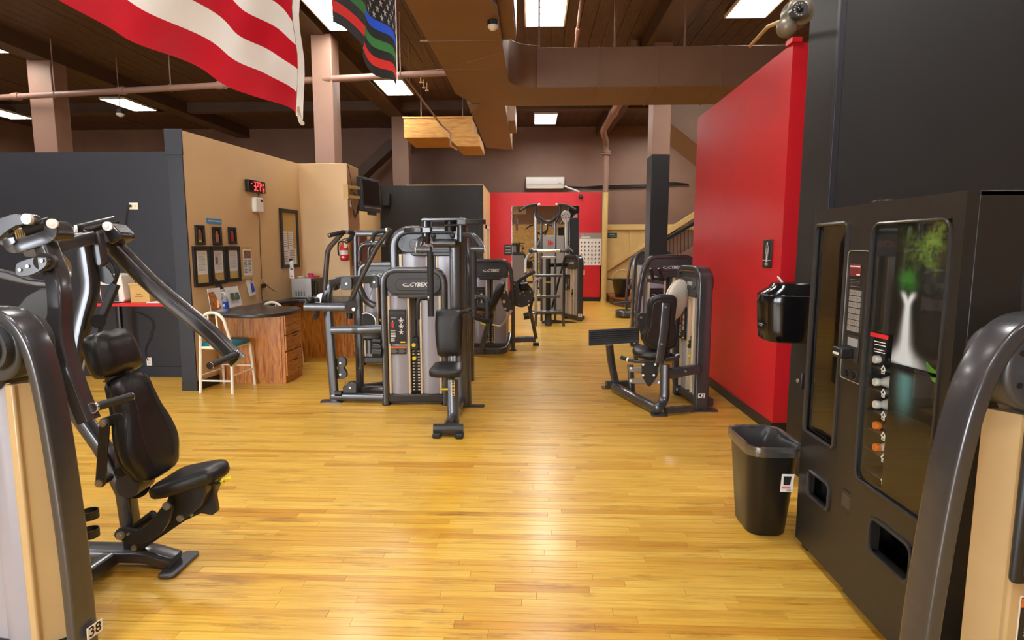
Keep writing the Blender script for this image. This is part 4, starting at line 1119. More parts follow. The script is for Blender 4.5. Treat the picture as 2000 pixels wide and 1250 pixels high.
each('thigh_roller', [MB().cyl(P(x0, y0, 6.0), P(x1_, y0 + 1, 6.0), r_, 14) for x0, y0, x1_, r_ in ((729, 688, 746, 0.05), (728, 678, 744, 0.025), (728, 666, 744, 0.025))], 'black', t)

# ================================================================= M4  pec fly in front of it
t = thing('pec_fly_machine', 'charcoal pec fly machine with upright padded seat facing the camera', 'exercise machine', (-0.75, 5.55, 0))
cx_ = -0.74
obj('column', MB().bar([(cx_, 6.0, 0.02), (cx_, 6.0, 1.86)], 0.15, 0.12, (0, 1, 0)), f, t)
obj('column_front', MB().bar([(-0.775, 5.88, 0.62), (-0.775, 5.88, 1.68)], 0.105, 0.08, (0, 1, 0)), f, t)
obj('rear_post', MB().bar([(-0.66, 6.02, 0.01), (-0.68, 6.02, 1.05)], 0.05, 0.05, (0, 1, 0)), f, t)
obj('foot_plate', MB().prism([(x - 0.62, y + 6.02, 0.0) for x, y in rrect(0.24, 0.08, 0.02)], (0, 0, 0.014)), f, t)
obj('base_beam', MB().bar([(-0.74, 6.0, 0.07), (-0.74, 5.05, 0.07)], 0.09, 0.09, (0, 0, 1)), f, t)
obj('front_crossbar', MB().bar([P(847, 838, 5.02), P(905, 838, 5.02)], 0.075, 0.095, (0, 0, 1), 0, 0.4), fd, t)
each('rubber_foot', [MB().bb(P(x, 850, 5.0).x - 0.035, P(x, 850, 5.0).x + 0.035, 4.94, 5.06, 0, 0.045) for x in (854, 898)], 'rubber', t, bevel=0.012)
obj('brace', MB().bar([P(877, 826, 5.05), P(885, 812, 5.18)], 0.05, 0.05, (0, 1, 0)), f, t)
obj('seat_post', MB().bar([P(886, 828, 5.2), P(884, 742, 5.28)], 0.105, 0.09, (0, 1, 0)), f, t)
obj('adjust_plate', MB().bb(-0.73, -0.70, 5.20, 5.21, 0.32, 0.46), 'pole', t)
each('adjust_hole', [MB().cyl((-0.715, 5.20, z), (-0.715, 5.197, z), 0.009, 10) for z in (0.335, 0.365, 0.395, 0.425, 0.447)], 'black', t)
so = smooth_loop([(-0.14, -0.12), (0.0, -0.14), (0.14, -0.12), (0.14, 0.05), (0.11, 0.16), (-0.11, 0.16), (-0.14, 0.05)], 3)
sc_ = P(872, 732, 5.3)
obj('seat', MB().pad(so, (sc_.x, 5.32, 0.50), (1, 0, 0), (0, 0.98, 0.12), (0, -0.12, 0.98), 0.075, 0.3, dome=0.1), 'vinyl', t)
obj('seat_lever', MB().bar([P(868, 757, 5.25), P(876, 757, 5.25)], 0.02, 0.012, (0, 0, 1)), 'black', t)
obj('yellow_grip', MB().bar([P(859, 760, 5.22), P(875, 760, 5.22)], 0.022, 0.016, (0, 0, 1)), 'yellow', t)
obj('back_support', MB().bar([P(884, 718, 5.6), P(884, 690, 5.66), P(884, 620, 5.78)], 0.09, 0.06, (0, 1, 0)), f, t)
bo2 = smooth_loop([(-0.09, 0.0), (0.09, 0.0), (0.12, 0.07), (0.135, 0.25), (0.13, 0.40), (0.11, 0.455), (0.0, 0.462), (-0.11, 0.455), (-0.13, 0.40), (-0.135, 0.25), (-0.12, 0.07)], 3)
bc_ = P(877, 697, 5.62)
obj('backrest', MB().pad(bo2, (bc_.x, 5.68, bc_.z), (1, 0, 0), (0, 0.05, 1), (0, -1, 0.05), 0.075, 0.3, dome=0.1), 'vinyl', t)
obj('top_plate', MB().prism([P(x, y, 5.72) for x, y in ((822, 428), (826, 426), (906, 425), (911, 427), (911, 430), (822, 431))], (0, 0.26, 0)), f, t, 0.004)
for x0, y0, y1_ in ((832, 430, 476), (901, 428, 472)):
    obj('pivot_tube', MB().cyl(P(x0, y0, 5.8), P(x0, y1_, 5.8), 0.043, 20).cyl(P(x0, y0 - 4, 5.8), P(x0, y0, 5.8), 0.022, 12), f, t)
obj('column_neck', MB().cyl(P(880, 430, 5.95), P(880, 452, 5.95), 0.06, 20), 'black', t)
obj('column_collar', MB().bar([P(868, 440, 5.85), P(908, 439, 5.85)], 0.05, 0.02, (0, 0, 1)), fd, t)
obj('cross_tube', MB().cyl(P(846, 475, 5.8), P(890, 475, 5.8), 0.042, 18), f, t)
for x, y, s_ in ((826, 454, -1), (911, 438, 1)):
    c = P(x, y, 5.78)
    pts = [c + V((s_ * 0.19 * math.sin(math.pi * k / 12) , 0.11 * math.cos(math.pi * k / 12), 0)) for k in range(13)]
    obj('cam', MB().prism(pts, (0, 0, 0.045)), fd, t, 0.004)
    obj('cam_block', MB().box(c + V((-s_ * 0.04, -0.03, 0.02)), (0.09, 0.07, 0.055)), f, t, 0.006)
obj('link_rod', MB().bar([P(842, 454, 5.76), P(870, 454, 5.76)], 0.03, 0.025, (0, 0, 1)), 'black', t)
each('ball_stop', [MB().ball(P(x, y, 5.74), 0.026, 12) for x, y in ((847, 462), (884, 461))], 'black', t)
obj('cable', T([(842, 430, 5.78), (843, 440, 5.78), (842, 460, 5.78)], 0.008, 0.0, 6), 'black', t)
obj('swing_arm', MB().bar(fillet([P(828, 466, 5.74), P(820, 470, 5.6), P(816, 488, 5.55), P(826, 489, 5.5)], 0.03, 4), 0.06, 0.04, (0, 1, 0)), f, t)
obj('swing_arm', MB().bar(fillet([P(905, 458, 5.74), P(928, 460, 5.6), P(946, 487, 5.55), P(936, 489, 5.5)], 0.05, 4), 0.05, 0.04, (0, 1, 0)), f, t)
for x0, x1_, xa in ((842, 814, 840), (919, 945, 924)):
    obj('arm_clamp', MB().cyl(P(x0, 488, 5.5), P(x1_, 488, 5.52), 0.032, 16), f, t)
    bolt(t, P(x1_ + (-1 if x1_ < 830 else 1), 488, 5.52), 0.026, (-1 if x1_ < 830 else 1, 0, 0), 0.01, 'pivot_cap', 'white')
    obj('pad_tube', MB().cyl(P(xa, 492, 5.48), P(xa + 2, 618, 5.46), 0.030, 18), 'rubber', t)
for pts, lb in (([(836, 582, 5.46), (820, 583, 5.42), (816, 590, 5.40), (816, 624, 5.40)], 'l'), ([(930, 580, 5.46), (946, 580, 5.42), (951, 587, 5.40), (952, 622, 5.40)], 'r'), ([(904, 609, 5.6), (918, 607, 5.42)], 's')):
    h_ = obj('handle', T(pts, 0.020, 0.04), 'rubber', t)
    obj('handle_collar', MB().cyl(P(*pts[0 if lb != 's' else 1]), P(*pts[0 if lb != 's' else 1]) + (P(*pts[1 if lb != 's' else 0]) - P(*pts[0 if lb != 's' else 1])).normalized() * 0.012, 0.026, 12), 'chrome', h_)

# ================================================================= M5  tall tower behind them
t = thing('tall_weight_tower', 'tall charcoal weight tower with salmon logo rising behind the pulldown tower', 'exercise machine', (-1.24, 7.25, 0))
tower(t, W=1.02, H=1.92, tw=0.10, td=0.14, brand='logo_red', logo_size=0.095, letters=[('EAGLE', 1.52)], detail=2, sw=0.04)
obj('side_strut', MB().bar([(0.42, -0.06, 0.1), (0.50, -0.08, 1.2), (0.40, -0.06, 1.75)], 0.05, 0.06, (0, 1, 0), 0.2), 'frame', t, local=True)

# ================================================================= M6  machine behind on the left
t = thing('pullover_machine', 'dark strength machine half hidden behind the pulldown, left of the tall tower', 'exercise machine', (-2.12, 8.2, 0))
tower(t, W=0.66, H=1.46, detail=2, brand='logo', plac=False)
obj('top_beam', MB().bar([P(697, 456, 8.3), P(752, 456, 8.3)], 0.09, 0.09, (0, 0, 1)), f, t)
obj('crossbar', MB().bar([P(715, 470, 8.1), P(755, 470, 8.1)], 0.05, 0.03, (0, 0, 1)), 'black', t)
obj('curved_arm', T([(702, 510, 8.0), (702, 485, 8.0), (710, 477, 8.0), (752, 475, 8.0)], 0.034, 0.06), f, t)
obj('curved_arm', T([(720, 510, 8.1), (720, 485, 8.1), (728, 478, 8.1), (752, 477, 8.1)], 0.030, 0.06), f, t)
obj('upright', MB().bar([P(694, 456, 8.35), P(696, 640, 8.35)], 0.06, 0.07, (0, 1, 0)), f, t)
obj('cam_disc', MB().cyl(P(716, 629, 7.9), P(716, 629, 7.96), 0.12, 24), fd, t)
obj('chain_guard', MB().lathe([(0.12, -0.03), (0.135, -0.03), (0.135, 0.03), (0.12, 0.03)], P(717, 629, 7.9), 24, Matrix.Rotation(math.pi / 2, 3, 'X'), ring=True), 'silver', t)
obj('seat', MB().pad(smooth_loop([(-0.16, -0.12), (0.16, -0.12), (0.16, 0.12), (-0.16, 0.12)], 3), P(722, 662, 7.8), (1, 0, 0), (0, 1, 0), (0, 0, 1), 0.08, 0.3), 'vinyl', t)
obj('seat_post', MB().bar([P(722, 664, 7.85), P(722, 690, 7.85)], 0.08, 0.08, (0, 1, 0)), f, t)

# ================================================================= M7  leg machine in the middle
t = thing('leg_curl_machine', 'charcoal leg curl machine with tilted black pad in the middle distance', 'exercise machine', (-0.68, 9.45, 0))
tower(t, W=0.70, H=1.48, bow_l=0.10, bow_r=0.05, detail=2)
obj('base_frame', MB().bar(fillet([P(902, 650, 9.7), P(908, 674, 9.2), P(916, 686, 8.95), P(985, 686, 8.95), P(993, 674, 9.2), P(996, 655, 9.6)], 0.2, 5), 0.07, 0.10, (0, 0, 1)), f, t)
obj('seat_boom', B([(898, 610, 9.0), (925, 618, 8.9), (962, 630, 8.85)], 0.09, 0.08, (0, 0, 1), 0.05), fd, t)
obj('seat_post', MB().bar([P(954, 630, 8.85), P(939, 688, 8.85)], 0.08, 0.10, (0, 1, 0)), f, t)
obj('yellow_lever', MB().bar([P(938, 631, 8.8), P(949, 635, 8.8)], 0.03, 0.025, (0, 0, 1)), 'yellow', t)
pu = (P(970, 550, 8.9) - P(940, 612, 8.9)); ll = pu.length; pu.normalize(); pn = V((-pu.z, 0, pu.x))
obj('backrest', MB().pad(smooth_loop([(-0.16, 0.02), (0.16, 0.02), (0.17, ll / 2), (0.15, ll), (-0.15, ll), (-0.17, ll / 2)], 3), P(945, 612, 8.95), V((0, 1, 0)), pu, -pn, 0.11, 0.3), 'vinyl', t)
obj('seat', MB().pad(smooth_loop([(-0.16, -0.14), (0.14, -0.16), (0.16, 0.14), (-0.14, 0.16)], 3), P(944, 606, 8.95), (1, 0, -0.1), (0, 1, 0), (0.1, 0, 1), 0.09, 0.3), 'vinyl', t)
lp = obj('lever_plate', MB().prism([P(x, y, 8.85) for x, y in ((972, 565), (978, 562), (990, 570), (1003, 606), (998, 612), (984, 606), (980, 590))], (0, 0.03, 0)), fd, t, 0.004)
for x, y in ((977, 567), (985, 571), (987, 603), (997, 608)):
    bolt(lp, P(x, y, 8.85), 0.017)
obj('plate_label', MB().bb(P(982, 588, 8.85).x, P(987, 588, 8.85).x, 8.844, 8.849, P(984, 592, 8.85).z, P(984, 586, 8.85).z), 'pole', lp)
obj('push_rod', T([(962, 634, 8.8), (977, 638, 8.8), (984, 630, 8.8), (1000, 606, 8.8)], 0.016, 0.03, 8), 'silver', t)
obj('handle', T([(930, 580, 8.75), (945, 582, 8.7), (950, 590, 8.7), (950, 622, 8.7)], 0.022, 0.05), 'rubber', t)
disc = obj('cam_disc', MB().cyl(P(1018, 576, 9.5), P(1018, 576, 9.55), 0.20, 32), fd, t, 0.006)
for k in range(6):
    a = math.radians(20 + k * 60)
    bolt(disc, P(1018, 576, 9.5) + V((0.155 * math.cos(a), 0, 0.155 * math.sin(a))), 0.011)
for x, y in ((1016, 574), (1022, 570), (1024, 578)):
    bolt(disc, P(x, y, 9.5), 0.010)
obj('roller_pad', MB().cyl(P(1016, 560, 9.45), P(1030, 558, 9.5), 0.06, 16), 'vinyl', t)
obj('roller_pad', MB().cyl(P(1023, 618, 9.5), P(1034, 616, 9.5), 0.058, 16), 'vinyl', t)
obj('link_arm', B([(1040, 582, 9.6), (1034, 612, 9.6)], 0.05, 0.05, (0, 1, 0), 0), fd, t)
obj('rear_leg', B([(1034, 598, 9.7), (1047, 660, 9.95)], 0.06, 0.06, (0, 1, 0), 0), f, t)
obj('base_beam', MB().bar([P(996, 664, 9.95), P(1046, 662, 9.95)], 0.07, 0.10, (0, 0, 1)), f, t)
obj('foot', MB().bb(P(1047, 660, 9.95).x - 0.05, P(1047, 660, 9.95).x + 0.05, 9.90, 10.0, 0, 0.05), 'black', t)
obj('boom', B([(1000, 572, 9.8), (1012, 548, 9.8), (1044, 530, 9.8)], 0.06, 0.06, (0, 1, 0), 0.1), fd, t)

# ================================================================= M8  assisted chin and dip machine
t = thing('assisted_chin_machine', 'tall assisted chin and dip stand with steps in front of the mirror', 'exercise machine', (0.5, 13.0, 0))
Y8 = 13.0
for x, yt, yb in ((1057.5, 433, 632), (1084.5, 433, 632)):
    obj('upright', MB().bar([P(x, yt, Y8), P(x, 627, Y8), ], 0.05, 0.06, (0, 1, 0)), f, t)
for pts in ([(1046.5, 399, Y8), (1046.5, 420, Y8), (1057.5, 436, Y8)], [(1093.5, 399, Y8), (1093.5, 418, Y8), (1084.5, 436, Y8)]):
    obj('top_post', T(pts, 0.032, 0.05), fd, t)
obj('v_bar', T([(1047, 420, Y8), (1066, 433, Y8), (1075, 433, Y8), (1093, 418, Y8)], 0.036, 0.05), fd, t)
for pts in ([(1055, 400, Y8 - .05), (1046, 399.5, Y8 - .05), (1030, 402, Y8 - .2), (1015, 412, Y8 - .4)], [(1085, 400, Y8 - .05), (1094, 399.5, Y8 - .05), (1109, 401, Y8 - .2), (1125, 410, Y8 - .4)]):
    h_ = obj('chin_handle', T(pts, 0.028, 0.08), 'rubber', t)
    obj('handle_sleeve', MB().cyl(P(*pts[0]), P(pts[0][0] + (pts[1][0] - pts[0][0]) * 0.6, pts[0][1], pts[0][2]), 0.03, 10), 'chrome', h_)
obj('dip_bar', MB().cyl(P(1040, 490, 12.6), P(1106, 490, 12.6), 0.036, 14), f, t)
obj('bar_sleeve', MB().cyl(P(1050, 490, 12.6), P(1093, 490, 12.6), 0.038, 14), 'chrome', t)
each('ball_end', [MB().ball(P(x, 490, 12.6), 0.055, 12) for x in (1037, 1108)], fd, t)
obj('pad_bar', MB().bar([P(1058, 502.5, 12.9), P(1086, 502.5, 12.9)], 0.08, 0.045, (0, 0, 1)), 'silver', t)
obj('dip_bar', MB().cyl(P(1045, 538, 12.7), P(1097, 538, 12.7), 0.035, 14), f, t)
obj('mast', MB().bar([P(1070.5, 505, 12.95), P(1070.5, 630, 12.95)], 0.10, 0.10, (0, 1, 0)), 'black', t)
obj('mast_boot', MB().bar([P(1070.5, 612, 12.65), P(1071, 636, 12.6)], 0.15, 0.12, (0, 1, 0)), fd, t)
obj('yellow_band', MB().bar([P(1070.5, 550, 12.93), P(1070.5, 552, 12.93)], 0.104, 0.104, (0, 1, 0)), 'yellow', t)
obj('step', MB().bar([P(1049, 579, 12.6), P(1094, 579, 12.6)], 0.16, 0.055, (0, 0, 1)), f, t)
obj('step', MB().bar(fillet([P(1046, 637, 12.5), P(1047, 614, 12.5), P(1052, 609, 12.5), P(1094, 609, 12.5), P(1099, 614, 12.5), P(1101, 637, 12.5)], 0.1, 4), 0.06, 0.06, (0, 1, 0)), f, t)
obj('step_tread', MB().bar([P(1051, 609, 12.55), P(1096, 609, 12.55)], 0.18, 0.06, (0, 0, 1)), f, t)
obj('strut', MB().cyl(P(1103, 502, 13.1), P(1078, 602, 13.0), 0.022, 8), 'black', t)
obj('side_bar', MB().bar([P(1074, 518, 13.05), P(1108, 517, 13.2)], 0.06, 0.08, (0, 0, 1)), 'black', t)
obj('dip_arm', B([(1043, 484, 12.8), (1026, 508, 12.7), (1026, 534, 12.6)], 0.06, 0.06, (0, 1, 0), 0.06), 'silver', t)
obj('grip', T([(1026, 534, 12.6), (1032, 536, 12.5), (1044, 531, 12.4)], 0.03, 0.05), 'rubber', t)
obj('knee_arm', T([(1040, 578, 12.7), (1042, 552, 12.7), (1050, 544, 12.7), (1058, 542, 12.7)], 0.024, 0.06), 'silver', t)
obj('base_beam', MB().bar([P(1058, 628, Y8), P(1086, 628, Y8), P(1128, 632, 13.2)], 0.07, 0.07, (0, 0, 1)), f, t)
t = thing('side_weight_tower', 'weight tower turned sideways beside the wall chart poster', 'exercise machine', (0.93, 13.65, 0), math.radians(-62))
tower(t, W=0.70, H=1.50, td=0.14, detail=2, warn=False, logo_size=0.05, back=False)
t['label'] = 'narrow charcoal weight tower turned left, beside the white wall chart poster'
pp_ = FL(1133, 631)
num_sticker(t, P(1133, 616, 13.22), (1, 0.2, 0), (0, 0, 1), '', 0.045)

# ================================================================= M9  grey cable tower behind it
t = thing('cable_trainer', 'pale grey cable trainer with red emblem on its panel before the mirror', 'exercise machine', (0.6, 15.0, 0))
Y9 = 15.0
obj('panel', MB().prism([P(1059, 460, Y9), P(1101, 460, Y9), P(1103, 612, Y9), P(1059, 612, Y9)], (0, 0.06, 0)), 'grey', t, 0.01)
em = MB()
em.tube([P(1071, 478, Y9 - .01), P(1071.5, 471, Y9 - .01)], 0.012, 6)
em.tube(smooth_path([P(1073.5, 478, Y9 - .01), P(1074.5, 472, Y9 - .01), P(1076, 472, Y9 - .01), P(1076, 478, Y9 - .01), P(1077.5, 473, Y9 - .01), P(1079, 473, Y9 - .01), P(1080, 477, Y9 - .01)], 3), 0.012, 6)
em.ball(P(1071.5, 469, Y9 - .01), 0.016, 8)
em.tube([P(1070, 480, Y9 - .01), P(1081, 480, Y9 - .01)], 0.005, 5)
obj('emblem', em, 'redprint', t, kind='stuff')
obj('upright', MB().bar([P(1046, 415, Y9), P(1047, 615, Y9)], 0.08, 0.08, (0, 1, 0)), 'silver', t)
obj('upright', MB().bar([P(1106, 432, Y9), P(1106, 616, Y9)], 0.08, 0.08, (0, 1, 0)), 'silver', t)
for s_ in (-1, 1):
    cx = 1055 if s_ < 0 else 1105
    wv = MB()
    for i in range(4):
        for j in range(4 - i // 2):
            c = P(cx + (i - 1.5) * 3.6 * (-s_ if s_ < 0 else 1) * 0.9, 468 + j * 6.5 + i * 2.0, Y9 + 0.02)
            pts = [c + V((0.042 * math.cos(math.pi * k / 6), 0, 0.042 * math.sin(math.pi * k / 6))) for k in range(7)]
            wv.tube(pts, 0.008, 5)
            pts = [c + V((0.022 * math.cos(math.pi * k / 6), 0, 0.022 * math.sin(math.pi * k / 6))) for k in range(7)]
            wv.tube(pts, 0.007, 5)
    obj('lattice_wing', wv, 'frame_dark', t, kind='stuff', label='openwork scalloped wing panel')
obj('wing_edge', T([(1104, 462, Y9), (1108, 480, Y9), (1120, 492, Y9)], 0.015, 0.05, 6), 'silver', t)
obj('wing_edge', T([(1056, 462, Y9), (1050, 478, Y9), (1040, 490, Y9)], 0.015, 0.05, 6), 'silver', t)
obj('sign_head', MB().prism([P(x, y, Y9 - 0.02) for x, y in smooth_loop([(1095.5, 420), (1099, 413), (1105, 411.5), (1111, 413), (1114.5, 420), (1111, 431), (1108, 435), (1102, 435), (1099, 431)], 2)], (0, 0.05, 0)), 'silver', t, 0.006)
ry = MB()
for k in range(7):
    a = math.radians(-10 + k * 33)
    c = P(1105, 424, Y9 - 0.025)
    ry.tube([c + V((0.055 * math.cos(a), 0, 0.065 * math.sin(a))), c + V((0.10 * math.cos(a), 0, 0.12 * math.sin(a)))], 0.008, 5)
obj('sign_rays', ry, 'ink', t, kind='stuff')
obj('sign_mark', MB().tube([P(1103.5, 427, Y9 - .03), P(1105, 420, Y9 - .03), P(1107, 427, Y9 - .03)], 0.008, 5), 'redprint', t)
obj('black_shield', MB().prism([P(1112, 426, Y9 + .1), P(1130, 425, Y9 + .1), P(1130, 498, Y9 + .1), P(1113, 498, Y9 + .1)], (0, 0.10, 0)), 'black', t, 0.01)
obj('shield_post', MB().bar([P(1121, 496, Y9 + .15), P(1121, 612, Y9 + .15)], 0.08, 0.08, (0, 1, 0)), 'frame_dark', t)
obj('base', MB().bar([P(1040, 611, Y9), P(1125, 611, Y9)], 0.5, 0.06, (0, 0, 1)), f, t)

# ================================================================= M10  leg press 42
t = thing('leg_press_machine', 'charcoal leg press numbered 42 with black seat back beside the red wall', 'exercise machine', (1.3, 6.3, 0))
t2c = (1.70, 6.29, 0)
tw = bpy.data.objects.new('weight_stack_tower', None); COL.objects.link(tw); tw.empty_display_size = 0.1
tw.parent = t; tw.location = V(t2c) - V(t.location); tw.rotation_euler = (0, 0, math.radians(-84))
WORLD[tw.name] = Matrix.Translation(V(t2c)) @ Matrix.Rotation(math.radians(-84), 4, 'Z')
tower(tw, W=0.70, H=1.47, tw=0.065, td=0.14, detail=2, warn=False, sw=0.03, logo_size=0.05, back=False)
num_sticker(t, P(1370, 773, 5.928), (1, 0.05, 0), (0, 0, 1), '42', 0.034)
obj('foot_plate', MB().prism([(x + 1.74, y + 5.93, 0.0) for x, y in rrect(0.30, 0.10, 0.02)], (0, 0, 0.014)), f, t)
fp = obj('footplate', MB().prism([P(1150, 646, 6.85), P(1249, 641, 6.75), P(1249, 669, 6.62), P(1150, 676, 6.72)], (0.0, 0.03, 0.008)), 'black', t, 0.006)
rb = []
for k in range(7):
    y0 = 648 + k * 4.0
    rb.append(MB().bar([P(1152, y0, 6.84 - k * 0.018), P(1247, y0 - 5, 6.74 - k * 0.018)], 0.012, 0.012, (0, 0, 1)))
each('rib', rb, 'rubber', fp)
obj('footplate_bracket', MB().bar([P(1235, 672, 6.75), P(1260, 682, 6.4)], 0.05, 0.06, (0, 0, 1)), f, t)
obj('front_post', MB().bar(fillet([P(1190, 672, 6.85), P(1193, 705, 6.9), P(1204, 755, 6.92)], 0.2, 5), 0.085, 0.10, (0, 1, 0)), f, t)
obj('foot_plate', MB().prism([(x + P(1196, 757, 6.9).x, y + 6.88, 0.0) for x, y in rrect(0.26, 0.12, 0.02)], (0, 0, 0.016)), f, t)
obj('base_beam', MB().bar([P(1184, 752, 6.85), P(1228, 750, 6.9)], 0.08, 0.09, (0, 0, 1)), f, t)
obj('main_rail', MB().bar(fillet([FL(1200, 756, 0.06), FL(1284, 800, 0.06), P(1298, 782, 5.82), P(1299, 712, 5.85)], 0.12, 5), 0.09, 0.09, (0.4, 0.9, 0.1)), f, t)
obj('foot_plate', MB().prism([(x + FL(1286, 810).x, y + 5.76, 0.0) for x, y in rrect(0.16, 0.12, 0.02)], (0, 0, 0.016)), f, t)
obj('rail_post', MB().bar([P(1235, 774, 6.45), P(1231, 713, 6.45)], 0.065, 0.07, (0, 1, 0)), f, t)
for y in (722, 744):
    r_ = obj('slide_rail', MB().bar([P(1231, y, 6.4), P(1292, y + 0, 5.95)], 0.03, 0.055, (0, 0, 1)), 'silver', t)
    if y == 722:
        each('adjust_slot', [MB().bb(P(x, 720, 6.35).x, P(x + 2.2, 720, 6.35).x, 6.33 - k * 0.03, 6.34 - k * 0.03, P(x, 725, 6.35).z, P(x, 718, 6.35).z) for k, x in enumerate((1236, 1240, 1244, 1248, 1252))], 'black', r_)
each('bolt', [MB().cyl(P(x, y, 5.97), P(x, y, 5.955), 0.012, 10) for x, y in ((1232, 719), (1232, 744), (1287, 747), (1256, 712), (1280, 712), (1256, 733), (1277, 733))], 'bolt', t)
obj('carriage_plate', MB().prism([P(x, y, 5.98) for x, y in ((1253, 709), (1288, 708), (1284, 735), (1270, 755), (1265, 754), (1254, 735))], (0, 0.02, 0)), fd, t, 0.003)
obj('crossbar', MB().bar([P(1300, 731, 5.85), P(1364, 720, 5.92)], 0.08, 0.095, (0, 0, 1)), f, t)
obj('crossbar_sleeve', MB().bar([P(1310, 729, 5.86), P(1330, 726, 5.88)], 0.088, 0.103, (0, 0, 1)), f, t)
bolt(t, P(1339, 725, 5.84), 0.012)
obj('base_crossbar', MB().bar([FL(1300, 802, 0.05), FL(1352, 797, 0.05)], 0.06, 0.06, (0, 0, 1)), f, t)
obj('base_sleeve', MB().bar([FL(1312, 801, 0.05), FL(1340, 798, 0.05)], 0.066, 0.066, (0, 0, 1)), f, t)
for x in (1324, 1333):
    bolt(t, P(x, 798, 5.80), 0.010)
bp_ = [(1264, 640), (1268, 600), (1272, 584), (1284, 577), (1300, 575), (1318, 577), (1324, 586), (1322, 606), (1320, 632), (1325, 652), (1322, 672), (1312, 683), (1290, 687), (1270, 682), (1257, 668), (1256, 655)]
bp3 = smooth_loop([P(x, y, 5.95) for x, y in bp_], 2)
bp3 = [V(p) for p in bp3]
cc = sum(bp3, V()) / len(bp3)
mb = MB()
lay = [(0.9, 0.0), (0.98, 0.012), (1.0, 0.04), (0.97, 0.085), (0.85, 0.10)]
vs = []; n = len(bp3)
for s_, d_ in lay:
    vs += [cc + (p - cc) * s_ + V((-0.15 * d_, d_, 0)) for p in bp3]
fs = [tuple(range(n))] + [(j * n + i, j * n + (i + 1) % n, (j + 1) * n + (i + 1) % n, (j + 1) * n + i) for j in range(len(lay) - 1) for i in range(n)] + [tuple((len(lay) - 1) * n + i for i in reversed(range(n)))]
mb.add(vs, fs)
bk = obj('backrest', mb, 'vinyl', t)
M['shell'] = mat('dark brown plastic shell', (44, 30, 26), 0.35)
mb = MB().prism([cc + (p - cc) * 0.80 + V((0, -0.012, -0.0)) for p in bp3], (0, 0.02, 0))
obj('back_shell', mb, 'shell', bk, 0.006)
obj('recline_bar', MB().bar([P(1301, 592, 5.92), P(1296, 650, 5.90), P(1287, 709, 5.92)], 0.085, 0.04, (0, 1, 0)), f, t)
for x, y in ((1300, 600), (1292, 672)):
    bolt(t, P(x, y, 5.89), 0.011)
obj('seat', MB().pad(smooth_loop([(-0.20, -0.02), (0.10, -0.06), (0.12, 0.30), (-0.18, 0.32)], 3), P(1284, 700, 6.0), (1, 0, 0), (0, 1, 0), (0, 0, 1), 0.08, 0.3), 'vinyl', t)
for pts in ([(1282, 705, 5.98), (1240, 706, 6.1), (1228, 703, 6.15), (1213, 698, 6.2)], [(1298, 702, 5.92), (1320, 700, 5.95), (1325, 696, 6.0), (1307, 692, 6.1)]):
    obj('handle_tube', T(pts[:3], 0.018, 0.04), f, t)
    h_ = obj('handle', MB().cyl(P(*pts[2]), P(*pts[3]), 0.021, 14), 'rubber', t)
    obj('handle_collar', MB().cyl(P(*pts[2]), P(*pts[2]) + (P(*pts[3]) - P(*pts[2])).normalized() * 0.02, 0.025, 12), 'white', h_)
obj('rear_post', MB().bar(fillet([P(1319, 670, 6.6), P(1319, 745, 6.6), P(1323, 760, 6.6), P(1346, 772, 6.5)], 0.1, 4), 0.07, 0.07, (0, 1, 0)), f, t)
obj('side_arm', MB().prism([P(x, y, 6.3) for x, y in smooth_loop([(1244, 622), (1250, 612), (1262, 612), (1268, 625), (1262, 640), (1255, 660), (1250, 645)], 2)], (0, 0.04, 0)), fd, t, 0.004)
bolt(t, P(1252, 620, 6.3), 0.012)
M['mesh_pad'] = mat('cream perforated vinyl', (242, 234, 218), 0.6, var=0.06, scale=60, bump=0.4, bscale=90)
wp = thing('round_seat_pad', 'cream perforated oval pad propped behind the black seat back', 'pad', P(1312, 640, 6.35))
pc = P(1316, 585, 6.3)
au_ = (P(1326, 552, 6.3) - P(1308, 620, 6.3)); au_.y = 0; au_.normalize()
an_ = V((au_.z * 0.62, -0.78, -au_.x * 0.62)).normalized(); aw_ = au_.cross(an_)
ov = [(0.17 * math.cos(2 * math.pi * k / 28), 0.225 * math.sin(2 * math.pi * k / 28)) for k in range(28)]
obj('cushion', MB().pad(ov, pc, aw_, au_, an_, 0.06, 0.35, dome=0.25), 'mesh_pad', wp)
obj('piping', MB().tube([pc + aw_ * a * 1.0 + au_ * b * 1.0 + an_ * 0.03 for a, b in ov], 0.008, 6, closed=True), 'cream', wp)

# ================================================================= M11-13  towers at the right rear
t = thing('arm_curl_machine', 'charcoal machine with white logo and upright grips behind the leg press', 'exercise machine', (1.98, 8.62, 0), math.radians(2))
tower(t, W=0.74, H=1.56, bow_l=0.12, detail=2, warn=False)
obj('grip_bar', MB().bar([P(1262, 547, 8.3), P(1296, 552, 8.3)], 0.05, 0.05, (0, 0, 1)), f, t)
for x0, x1_ in ((1271, 1276), (1287, 1294)):
    h_ = obj('handle', MB().cyl(P(x0, 525, 8.2), P(x1_, 549, 8.3), 0.022, 12), 'rubber', t)
    obj('handle_cap', MB().cyl(P(x0, 525, 8.2), P(x0 - 0.3, 523, 8.2), 0.024, 12), 'chrome', h_)
obj('grip_frame', MB().bar([P(1276, 545, 8.35), P(1299, 545, 8.35)], 0.10, 0.04, (0, 0, 1)), 'black', t)
t = thing('seated_row_machine', 'distant charcoal machine with red figure placard beside the black bucket', 'exercise machine', (2.86, 14.9, 0), math.radians(-4))
tower(t, W=0.80, H=1.52, bow_l=0.12, detail=2, warn=False, stack=False)
obj('roller', MB().cyl(P(1231, 556, 14.4), P(1248, 556, 14.4), 0.12, 16), 'vinyl', t)
obj('chest_arm', MB().bar([P(1228, 560, 14.4), P(1250, 560, 14.4)], 0.1, 0.1, (0, 0, 1)), fd, t)
